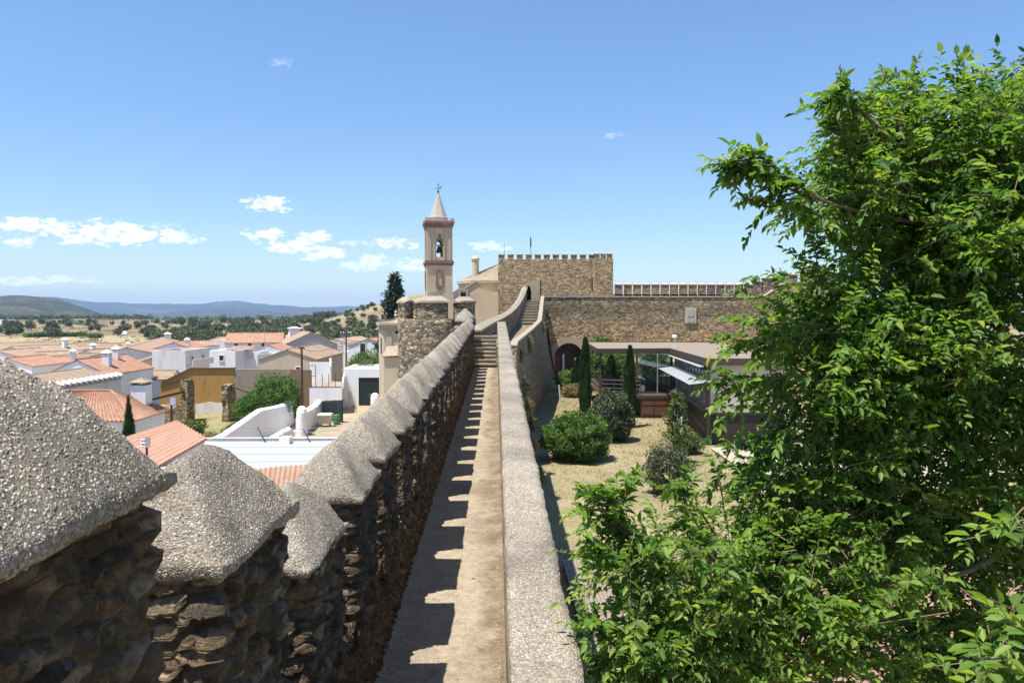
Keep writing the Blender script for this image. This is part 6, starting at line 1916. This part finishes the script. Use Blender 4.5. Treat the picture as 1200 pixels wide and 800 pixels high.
# ------------------------------------------------------------------ terrain out to the mountains
def azpx(x, y): return 581 + FPX * math.tan(max(-1.3, min(1.3, math.atan2(x, max(y, 1e-3))))) if y > 0 else (-1e4 if x < 0 else 1e4)
def land(x, y):
    r = math.hypot(x, y)
    px = azpx(x, y)
    a = math.atan2(x, y)
    z = float(np.interp(r, [0, 40, 62, 80, 100, 150, 250, 400, 650, 1000, 1300, 1700, 2300, 3200, 16000],
                        [-10.4, -10.1, -9.6, -9.4, -10.4, -12.1, -13.8, -15.0, -13.5, -9.5, -7.5, -25, -70, -90, -90]))
    z += (r > 60) * 2.0 * mnoise.fractal((x / 160, y / 160, 0), 1, 2, 3) * min(1, max(0, (r - 150) / 400))
    # brown knoll right of centre, running behind the church
    g = math.exp(-((px - 500) / 92) ** 2) * math.exp(-((r - 760) / 240) ** 2)
    z += 33 * g * (1 + .18 * mnoise.noise((x / 60, y / 60, 2)))
    # wooded hill on the left
    z += 150 * math.exp(-((abs(px - 45)) / 105) ** 2.4) * math.exp(-((r - 3600) / 800) ** 2) * (1 + .22 * mnoise.fractal((x / 600, y / 600, 1), 1, 2, 6))
    z += 120 * math.exp(-((px + 260) / 200) ** 2) * math.exp(-((r - 3600) / 800) ** 2) * (1 + .22 * mnoise.fractal((x / 700, y / 700, 6), 1, 2, 4))
    # blue ranges
    for (rr, amp, wid, sd, base) in ((5200, 95, 900, 3, .35), (7600, 130, 1100, 9, .55), (10800, 175, 1500, 17, .85)):
        nzv = mnoise.fractal((a * 7 + sd, sd * 1.7, r / 5200), 1, 2, 5)
        z += amp * (base + .5 * (nzv + .35)) * math.exp(-((r - rr) / wid) ** 2) * (1.25 if rr == 10800 else 1)
        z += 48 * mnoise.fractal((x / 1100, y / 1100, sd), 1, 2, 6) * math.exp(-((r - rr) / (wid * 1.4)) ** 2)
    if x > 0 and y < 140 and y > -30: z = min(z, -10.2)
    return z
rs = list(np.concatenate([np.arange(4, 150, 6), np.geomspace(150, 15500, 170)]))
angs = np.concatenate([np.arange(-180, -50, 5), np.arange(-50, 35, .36), np.arange(35, 180, 5)])
V = [(0, 0, -10.4)]
for r in rs:
    for d in angs: V.append((r * math.sin(R(d)), r * math.cos(R(d)), land(r * math.sin(R(d)), r * math.cos(R(d)))))
na = len(angs); F = []
for i in range(na): F.append((0, 1 + (i + 1) % na, 1 + i))
for j in range(len(rs) - 1):
    b0, b1 = 1 + j * na, 1 + (j + 1) * na
    for i in range(na):
        k = (i + 1) % na
        F.append((b0 + i, b0 + k, b1 + k, b1 + i))
me = bpy.data.meshes.new('terrain'); me.from_pydata(V, [], F)
m, nt = mat_new('countryside')
p = pos(nt)
flat = nt.vmath('MULTIPLY', p, (1, 1, 0))
dist = nt.n('ShaderNodeVectorMath', 'Value', operation='LENGTH', ins={0: flat})
wv = nt.vmath('ADD', flat, nt.vmath('MULTIPLY', nt.n('ShaderNodeTexNoise', 'Color', ins={'Vector': flat, 'Scale': .006, 'Detail': 3}), (90, 90, 0)))
fc = nt.n('ShaderNodeSeparateColor', 0, ins={0: nt.voro(wv, 1 / 95, 'F1', 'Color')})
fields = nt.ramp(fc, [(0, (.29, .23, .14)), (.3, (.34, .27, .165)), (.5, (.23, .175, .11)), (.62, (.28, .215, .125)), (.74, (.16, .165, .07)), (.88, (.21, .15, .09))], 'CONSTANT')
n1 = nt.noise(flat, .03, 6, .65); n2 = nt.noise(flat, .25, 5, .7)
fields = nt.mix(.55, fields, nt.ramp(n2, [(.3, .6), (.7, 1.3)]), 'MULTIPLY')
fields = nt.mix(nt.maprange(n1, .5, .68, 0, .6), fields, (.115, .125, .055))
vtx = nt.voro(flat, 1 / 9, 'F1', 'Distance')
crowns = nt.maprange(vtx, .28, .5, 1, 0)
wood = nt.mix(crowns, nt.mix(nt.noise(flat, .004, 5, .6), (.105, .09, .05), (.055, .058, .030)), (.026, .035, .018))
wood = nt.mix(.8, wood, nt.ramp(nt.noise(flat, .012, 5, .7), [(.35, .35), (.52, .9), (.68, 1.7)]), 'MULTIPLY')
wn = nt.noise(flat, .0016, 6, .62)
wood = nt.mix(nt.maprange(wn, .55, .72, 0, .5), wood, (.24, .19, .10))
town = nt.mix(n2, (.30, .24, .17), (.40, .33, .24))
c = nt.mix(nt.maprange(dist, 150, 260), town, fields)
edge = nt.math('ADD', dist, nt.math('MULTIPLY', nt.math('SUBTRACT', n1, .5), 700))
c = nt.mix(nt.maprange(edge, 1000, 1250), c, wood)
finish(nt, c, .95, nt.math('ADD', n1, nt.math('MULTIPLY', crowns, .5)), .6, 2.0, spec=.05)
ter = link_mesh('terrain', me, m, smooth=True)
tag(ter, 'open country of dry fields running out to blue hills', kind='structure')

# field and hedge trees: each one an object, four shapes shared between them
def crown_mesh(seed, rx, rz, n, leaf, tz=1.6, squash=1.0):
    rng = np.random.default_rng(seed)
    cs = rdir(rng, 16) * np.array([rx * .62, rx * .62, rz * .55]); cs[:, 2] += tz + rz
    k = rng.integers(0, 16, n)
    v = rdir(rng, n); B = cs[k] + v * rx * .42 * (rng.random(n) ** .35)[:, None]
    L = leaf * rng.uniform(.6, 1.4, n)
    o = leaves_mesh('crown', B, v + rdir(rng, n) * .6, rdir(rng, n) * .6 + np.array([0, 0, 1.]), L, L * .8, np.clip(rng.normal(.5, .25, n), 0, 1), M['leaf_field'])
    me = o.data; bpy.data.objects.remove(o)
    return me
def trunk_mesh(h, r):
    mb = MB(); mb.tube((0, 0, -.5), (.1, .05, h), r, r * .6, 6); mb.tube((.08, .04, h * .8), (.9, .3, h * 1.5), r * .5, r * .2, 5); mb.tube((.08, .04, h * .8), (-.8, -.3, h * 1.5), r * .5, r * .2, 5)
    o = mb.build('trunk', M['bark'], origin=False); me = o.data; bpy.data.objects.remove(o); return me
CRS = [crown_mesh(70 + k, 2.1 + .4 * k, 1.6 + .2 * k, 420, .8) for k in range(4)]
TRK = trunk_mesh(2.0, .2)
rng = np.random.default_rng(21)
def field_tree(x, y, sc, k, label, group):
    z = land(x, y)
    t = thing('field_tree', label, 'tree', (x, y, z - .1), group, rng.uniform(0, 6.28))
    s = sc * rng.uniform(.8, 1.2); t.scale = (s * rng.uniform(.85, 1.25), s * rng.uniform(.85, 1.25), s)
    for nm, me in (('crown', CRS[k]), ('trunk', TRK)):
        o = bpy.data.objects.new(nm, me); COL.objects.link(o); o.parent = t
    return t
spots = []
def scatter(n, pxr, rr, keep=None, gap=7.0):
    c = 0; tries = 0
    while c < n and tries < n * 60:
        tries += 1
        px = rng.uniform(*pxr); r = math.exp(rng.uniform(math.log(rr[0]), math.log(rr[1])))
        a = math.atan((px - 581) / FPX); x, y = r * math.sin(a), r * math.cos(a)
        if keep and not keep(px, r, x, y): continue
        if any((x - u) ** 2 + (y - v) ** 2 < gap * gap for u, v, *_ in spots): continue
        spots.append((x, y, px, r)); c += 1
G1, L1 = 'holm oaks and olives of the grove right of the dry fields', 'grey green tree of the dense grove covering the slope behind the white houses'
G2, L2 = 'trees scattered over the dry fields', 'lone dark tree on the dry yellow fields left of the grove'
G3, L3 = 'trees on the brown knoll', 'small tree on the brown knoll left of the round tower'
i0 = len(spots); scatter(184, (215, 440), (270, 900), lambda px, r, x, y: not (px > 395 and r > 520), gap=8)
for x, y, px, r in spots[i0:]: field_tree(x, y, .95 + r / 2200, int(rng.integers(0, 4)), L1, G1)
i0 = len(spots); scatter(60, (-40, 215), (520, 980), gap=20)
for x, y, px, r in spots[i0:]: field_tree(x, y, .95, int(rng.integers(0, 4)), L2, G2)
i0 = len(spots); scatter(26, (120, 230), (260, 560), lambda px, r, x, y: px > 235 - r * .12, gap=9)
for x, y, px, r in spots[i0:]: field_tree(x, y, 1.0, int(rng.integers(0, 4)), 'tree of the sparse clump around the white farm cottage', 'trees round the white farm cottage')
i0 = len(spots); scatter(24, (395, 470), (560, 800), gap=12)
for x, y, px, r in spots[i0:]: field_tree(x, y, .7, int(rng.integers(0, 4)), L3, G3)
# hedges between the fields
def hedge(label, pts, h, n, mat='leaf_bush', leaf=.8):
    B = []
    rg = np.random.default_rng(len(label))
    for (a, b) in zip(pts, pts[1:]):
        pa, pb = P(a[0], 400, a[1]), P(b[0], 400, b[1])
        t = rg.random(n // (len(pts) - 1)); x = pa.x + (pb.x - pa.x) * t; y = pa.y + (pb.y - pa.y) * t
        hh = np.array([h * (.65 + .5 * mnoise.noise((u * .12, v * .12, 0))) for u, v in zip(x, y)])
        q = rdir(rg, len(t)); B.append(np.stack([x + q[:, 0] * h * .55, y + q[:, 1] * h * .6, np.array([land(u, v) for u, v in zip(x, y)]) + hh * (.5 + .5 * q[:, 2])], 1))
    B = np.concatenate(B); n2_ = len(B); L = leaf * rg.uniform(.6, 1.4, n2_)
    c = B.mean(0); c[2] = B[:, 2].min()
    o = leaves_mesh('hedge', B, rdir(rg, n2_) + np.array([0, 0, .3]), rdir(rg, n2_) * .5 + np.array([0, 0, 1.]), L, L * .7, np.clip(rg.normal(.5, .25, n2_), 0, 1), M[mat], loc=c)
    o.location = c; return tag(o, label, 'hedge')
hedge('bright green hedge across the nearest brown field', [(30, 455), (102, 470)], 4.2, 3000)
hedge('short rounded green hedge right of the bright green one', [(107, 455), (116, 458)], 4.4, 900)
hedge('dark hedge line on the far side of the brown field', [(47, 780), (80, 790), (125, 720)], 3.6, 2200, 'leaf_field')
hedge('long dark tree belt under the wooded hill', [(-20, 1080), (70, 1120), (180, 1150)], 7, 3200, 'leaf_field', 2.2)
hedge('dark low hedge behind the far left roofs', [(-10, 300), (20, 300), (45, 262), (120, 240)], 2.0, 1500, 'leaf_field')
hedge('wide dark bush mass beside the long white farm shed', [(10, 640), (22, 640)], 8, 1500, 'leaf_field', 1.2)
# far woods that read as one mass
i0 = len(spots)
B, Ls = [], []
rg = np.random.default_rng(5)
for _ in range(1050):
    px = rg.uniform(-60, 520); r = math.exp(rg.uniform(math.log(880), math.log(1700))); a = math.atan((px - 581) / FPX)
    if px < 215 and rg.random() < .7 and r < 1250: continue
    if mnoise.noise((px / 45, r / 260, 3)) < -.05: continue
    x, y = r * math.sin(a), r * math.cos(a); z = land(x, y)
    m_ = 20; q = rdir(rg, m_); s_ = rg.uniform(2.2, 4.2)
    B.append(np.array([x, y, z + s_ * .9]) + q * s_ * np.array([1, 1, .8])); Ls.append(np.full(m_, 2.2))
B, L = np.concatenate(B), np.concatenate(Ls) * rg.uniform(.6, 1.3, len(B) * 20)[:sum(len(b) for b in B)] if False else np.concatenate(Ls)
n_ = len(B)
o = leaves_mesh('far_woodland', B, rdir(rg, n_), rdir(rg, n_) * .5 + np.array([0, 0, 1.]), L, L * .8, np.clip(rg.normal(.5, .25, n_), 0, 1), M['leaf_field'])
tag(o, 'far woodland of holm oaks merging into one mass before the hills', kind='stuff')

# weeds and scrub dotted over the nearer fields
B, Ls = [], []
for _ in range(700):
    px = rg.uniform(-20, 330); r = rg.uniform(300, 900); a = math.atan((px - 581) / FPX)
    if mnoise.noise((px / 40, r / 90, 8)) < .0: continue
    x, y = r * math.sin(a), r * math.cos(a); z = land(x, y)
    m_ = 14; q = rdir(rg, m_); s_ = rg.uniform(.7, 2.0)
    B.append(np.array([x, y, z + s_ * .3]) + q * s_ * np.array([1.3, 1.3, .6])); Ls.append(np.full(m_, .9))
B, L = np.concatenate(B), np.concatenate(Ls); n_ = len(B)
o = leaves_mesh('field_scrub', B, rdir(rg, n_), rdir(rg, n_) * .5 + np.array([0, 0, 1.]), L, L * .7, np.clip(rg.normal(.5, .3, n_), 0, 1), M['leaf_field'])
tag(o, 'low scrub and weeds dotted over the dry fields', kind='stuff')
# ------------------------------------------------------------------ foreground trees beside the wall
def limb(mb, pts, r0, r1, n=7):
    """tapering limb through points, smoothed"""
    q = [Vector(p) for p in pts]
    fine = []
    for i in range(len(q) - 1):
        p0, p1, p2, p3 = q[max(i - 1, 0)], q[i], q[i + 1], q[min(i + 2, len(q) - 1)]
        for k in range(6):
            t = k / 6
            fine.append(.5 * ((2 * p1) + (p2 - p0) * t + (2 * p0 - 5 * p1 + 4 * p2 - p3) * t * t + (3 * p1 - p0 - 3 * p2 + p3) * t ** 3))
    fine.append(q[-1])
    m_ = len(fine) - 1
    for i in range(m_): mb.tube(fine[i], fine[i + 1], r0 + (r1 - r0) * i / m_, r0 + (r1 - r0) * (i + 1) / m_, n, False)
    return fine


def broad_tree(label, trunk_pts, r0, limbs, clumps, arms, seed, mat, leafL, per=13, group=None):
    rng = np.random.default_rng(seed)
    base = Vector(trunk_pts[0])
    t = thing('broadleaf_tree', label, 'tree', base)
    mb = MB(); limb(mb, trunk_pts, r0, r0 * .55, 12); mb.build('trunk', M['bark'], t)
    for pts, ra, rb in limbs:
        mb = MB(); limb(mb, pts, ra, rb, 8); mb.build('branch', M['bark'], t)
    T0, T1 = [], []     # twig start / end
    ctr = np.array(trunk_pts[-1])
    for (px, py, Y, rx, ry, rz, n) in clumps:
        c = np.array(P(px, py, Y))
        nsub = max(3, n // 14)
        v = rdir(rng, nsub); sub = c + v * (np.array([rx, ry, rz]) * (.35 + .65 * rng.random(nsub) ** .45)[:, None])
        k = rng.integers(0, nsub, n)
        s = sub[k] + rng.normal(size=(n, 3)) * .11
        out = (sub[k] - c) / np.array([rx, ry, rz]); 
        d = out * .75 + rng.normal(size=(n, 3)) * .55 + np.array([-.05, 0, .25])
        d /= np.linalg.norm(d, axis=1, keepdims=True)
        l = rng.uniform(.16, .42, n)
        T0.append(s); T1.append(s + d * l[:, None])
    for pts, ra, n in arms:      # explicit shoots that break the outline
        mbt = MB()
        fine = limb(mbt, [P(*p) for p in pts], ra, .003, 5)
        for i in range(n):
            t_ = (.12 + .88 * (i + rng.random() * .8) / n) * (len(fine) - 1) if i < n - 1 else len(fine) - 1.001
            q0 = min(int(t_), len(fine) - 2); f = fine[q0].lerp(fine[q0 + 1], min(1, t_ - q0))
            f2 = fine[min(len(fine) - 1, q0 + 2)]
            ax = np.array(f2 - f) if (f2 - f).length > 1e-4 else np.array(fine[-1] - fine[-3])
            ax = ax / (np.linalg.norm(ax) + 1e-9)
            d = ax * .8 + rng.normal(size=3) * .55; d /= np.linalg.norm(d)
            a = np.array(f) + rng.normal(size=3) * .015
            T0.append(a[None]); T1.append((a + d * rng.uniform(.10, .26))[None])
        mbt.build('shoot', M['twig'], t)
    A, E = np.concatenate(T0), np.concatenate(T1)
    n = len(A)
    # leaves alternate along each twig, tip leaf included; twigs arch over a little
    f = (np.arange(per) + .5) / per
    D = E - A; tl = np.linalg.norm(D, axis=1, keepdims=True); D = D / tl
    side = np.cross(D, np.array([0, 0, 1.0]) + rng.normal(size=(n, 3)) * .35); side /= (np.linalg.norm(side, axis=1, keepdims=True) + 1e-9)
    Bs, Ds, Ns, Vs = [], [], [], []
    tv = np.clip(rng.normal(.47, .22, n), 0, 1)
    for i, q in enumerate(f):
        sg = 1 if i % 2 else -1
        b = A + D * tl * q - np.array([0, 0, 1.0]) * (tl * .22 * q * q)
        d = D * (.55 + .5 * (i == per - 1)) + side * sg * (.85 * (i < per - 1)) + rng.normal(size=(n, 3)) * .22 - np.array([0, 0, .30])
        Bs.append(b); Ds.append(d)
        Ns.append(np.array([-.15, -.1, 1.0]) + rng.normal(size=(n, 3)) * .42)
        Vs.append(np.clip(tv + rng.normal(size=n) * .12 + .25 * (q - .5), 0, 1))
    B, D2, N, Vv = map(np.concatenate, (Bs, Ds, Ns, Vs))
    L = leafL * rng.choice([.6, .85, 1.0, 1.15, 1.3], len(B)) * rng.uniform(.75, 1.15, len(B))
    leaves_mesh('crown', B, D2, N, L, L * rng.uniform(.40, .52, len(B)), Vv, mat, t, loc=wloc(t))
    # the twigs themselves
    mbt = MB(); pick = rng.permutation(n)[:2600]
    for i in pick: mbt.tube(A[i] - D[i] * .10, E[i] - np.array([0, 0, .22 * tl[i, 0]]), .0035, .0015, 3, False)
    mbt.build('twigs', M['twig'], t)
    print('leaves', len(B))
    return t


big_limbs = [
 ([P(1240, 560, 5.9), P(1225, 420, 5.8), P(1190, 305, 5.4), P(1110, 225, 5.2), P(1045, 165, 5.0), P(1004, 125, 4.85), P(990, 108, 4.8)], .038, .004),
 ([P(1190, 305, 5.4), P(1085, 265, 5.1), P(1000, 246, 4.9), P(935, 225, 4.7), P(890, 207, 4.6), P(852, 198, 4.5)], .018, .003),
 ([P(1225, 420, 5.8), P(1130, 400, 5.3), P(1040, 390, 5.0), P(950, 380, 4.95), P(890, 380, 4.9)], .035, .005),
 ([P(1240, 560, 5.9), P(1150, 520, 5.4), P(1050, 480, 5.1), P(940, 450, 5.0), P(870, 440, 4.9)], .04, .005),
 ([P(1225, 420, 5.8), P(1180, 260, 6.0), P(1150, 150, 5.8), P(1140, 80, 5.6)], .04, .006),
 ([P(1240, 560, 5.9), P(1180, 640, 5.2), P(1100, 680, 4.9), P(1010, 690, 4.7)], .04, .005),
 ([P(1225, 420, 5.8), P(1250, 250, 6.1), P(1230, 120, 6.0)], .045, .01),
]
big_clumps = [   # px, py, Y, rx, ry, rz, twigs
 (1138, 380, 5.7, 1.05, 1.1, 1.05, 1435), (1122, 240, 5.5, .78, .85, .60, 908), (1110, 170, 5.4, .58, .6, .32, 363), (1190, 165, 5.8, .5, .6, .36, 287),
 (1020, 190, 5.1, .30, .35, .32, 200), (1066, 300, 5.1, .34, .45, .36, 248), (1008, 385, 5.0, .28, .45, .18, 152), (1030, 440, 5.2, .58, .6, .40, 401),
 (948, 380, 4.95, .18, .25, .10, 47), (935, 460, 4.95, .24, .35, .15, 85), (965, 525, 5.1, .34, .4, .18, 124), (1080, 560, 5.7, .95, .9, .55, 592), (1180, 520, 5.7, .85, .9, .8, 574), (1160, 690, 5.8, .8, .8, .55, 401), (1010, 620, 5.4, .42, .45, .26, 143),
 (1060, 765, 5.5, .55, .5, .34, 239), (1160, 790, 5.7, .5, .5, .34, 202), (925, 560, 5.0, .20, .2, .10, 33),
]
big_arms = [
 ([(1010, 160, 4.9), (990, 110, 4.85), (986, 106, 4.8)], .007, 24), ([(965, 235, 4.7), (910, 205, 4.6), (852, 196, 4.5)], .007, 32), ([(950, 228, 4.7), (915, 236, 4.65), (898, 238, 4.6)], .005, 14), ([(910, 205, 4.6), (890, 190, 4.55), (872, 186, 4.5)], .004, 14),
 ([(1045, 150, 5.0), (1060, 135, 5.0), (1055, 122, 5.0)], .006, 8), ([(1100, 140, 5.3), (1118, 115, 5.3), (1124, 98, 5.3)], .006, 16), ([(1150, 120, 5.5), (1175, 110, 5.4), (1190, 105, 5.4)], .006, 18),
 ([(1000, 230, 5.0), (955, 250, 4.9), (925, 240, 4.8)], .006, 22), ([(1000, 180, 5.0), (982, 160, 4.9), (972, 122, 4.85)], .005, 14),
 ([(950, 400, 4.9), (905, 395, 4.8), (880, 400, 4.75)], .005, 14), ([(930, 440, 4.9), (880, 445, 4.8), (850, 452, 4.75)], .005, 18), ([(965, 340, 4.95), (957, 315, 4.9), (958, 295, 4.9)], .005, 10), ([(920, 520, 5.0), (890, 540, 4.9), (880, 570, 4.9)], .005, 14),
]
tb0 = P(1250, 400, 6.0)
broad_tree('large leafy green tree filling the right side beside the wall', [(tb0.x + .3, 6.3, -8), (tb0.x + .2, 6.2, -5.5), (tb0.x + .05, 6.05, -3.2), tuple(P(1240, 560, 5.9))], .17, big_limbs, big_clumps, big_arms, 101, M['leaf_tree'], .063, 14)

sb = P(880, 900, 5.2)
sm_limbs = [
 ([P(880, 850, 5.1), P(850, 760, 4.9), P(800, 690, 4.7), P(740, 640, 4.5), P(690, 610, 4.4)], .03, .004), ([P(880, 850, 5.1), P(880, 740, 5.0), P(850, 650, 4.8), P(815, 590, 4.7)], .03, .004),
 ([P(880, 850, 5.1), P(780, 790, 4.6), P(710, 750, 4.35)], .025, .004), ([P(880, 850, 5.1), P(930, 760, 5.0), P(960, 680, 5.0), P(945, 620, 5.0)], .03, .004), ([P(930, 760, 5.0), P(1010, 740, 4.7), P(1060, 690, 4.5)], .02, .004),
]
sm_clumps = [(815, 690, 4.7, .46, .55, .34, 228), (785, 745, 4.5, .38, .45, .32, 180), (885, 712, 4.9, .52, .55, .42, 265), (915, 655, 4.9, .32, .4, .18, 95), (764, 645, 4.45, .16, .26, .11, 41),
             (752, 775, 4.3, .16, .25, .13, 41), (830, 800, 4.8, .6, .6, .35, 216), (950, 760, 5.0, .55, .5, .42, 180), (830, 652, 4.7, .22, .3, .12, 47), (960, 655, 5.0, .34, .4, .26, 113), (1000, 615, 5.1, .3, .35, .2, 71)]
sm_arms = [([(760, 640, 4.5), (715, 605, 4.4), (695, 578, 4.35)], .005, 18), ([(770, 650, 4.5), (725, 615, 4.4), (688, 600, 4.3)], .005, 20), ([(745, 660, 4.4), (715, 650, 4.3), (704, 645, 4.25)], .004, 10), ([(820, 620, 4.7), (800, 580, 4.65), (800, 562, 4.6)], .005, 10),
           ([(745, 750, 4.3), (712, 740, 4.25), (692, 726, 4.2)], .004, 14), ([(745, 775, 4.3), (712, 772, 4.2), (706, 768, 4.2)], .004, 10), ([(850, 610, 4.8), (845, 570, 4.75), (842, 560, 4.7)], .005, 8),
           ([(1010, 720, 4.6), (1045, 700, 4.3), (1075, 680, 4.1)], .005, 20), ([(740, 630, 4.5), (728, 595, 4.4), (735, 570, 4.35)], .004, 12)]
broad_tree('smaller bright green tree leaning over the parapet at the lower right', [(sb.x + .15, 5.5, -8), (sb.x + .1, 5.4, -6), tuple(P(880, 850, 5.1))], .08, sm_limbs, sm_clumps, sm_arms, 102, M['leaf_tree2'], .061, 13)
nb_ = P(1235, 900, 3.4)
broad_tree('near leafy sapling in the lower right corner', [(nb_.x + .25, 3.7, -8), (nb_.x + .12, 3.5, -4), tuple(P(1250, 880, 3.0))], .05,
           [([P(1250, 880, 3.0), P(1200, 790, 2.85), P(1150, 765, 2.8)], .012, .003), ([P(1250, 880, 3.0), P(1215, 720, 2.95), P(1195, 690, 2.9)], .012, .003)],
           [(1190, 780, 2.85, .13, .15, .07, 22), (1215, 730, 2.95, .09, .1, .09, 14)],
           [([(1215, 800, 2.85), (1170, 775, 2.8), (1140, 770, 2.75)], .004, 8), ([(1225, 790, 2.85), (1195, 750, 2.85), (1185, 712, 2.85)], .004, 7), ([(1230, 640, 3.2), (1205, 620, 3.1), (1185, 610, 3.0)], .004, 7)], 103, M['leaf_tree2'], .070, 7)

# ------------------------------------------------------------------ air
HZ = 14600
mb = MB(); mb.box(-HZ, HZ, -HZ, HZ, -135, 330)
mv = bpy.data.materials.new('air'); mv.use_nodes = True
vt = NT(mv.node_tree)
pvn = vt.n('ShaderNodeVolumePrincipled', 0, ins={'Color': (.38, .62, 1.0), 'Density': 7.5e-5, 'Anisotropy': .0})
vt.n('ShaderNodeOutputMaterial', ins={'Volume': pvn})
hz = mb.build('haze', mv, origin=(0, 0, -135)); tag(hz, 'thin blue summer haze over the whole landscape', kind='stuff')
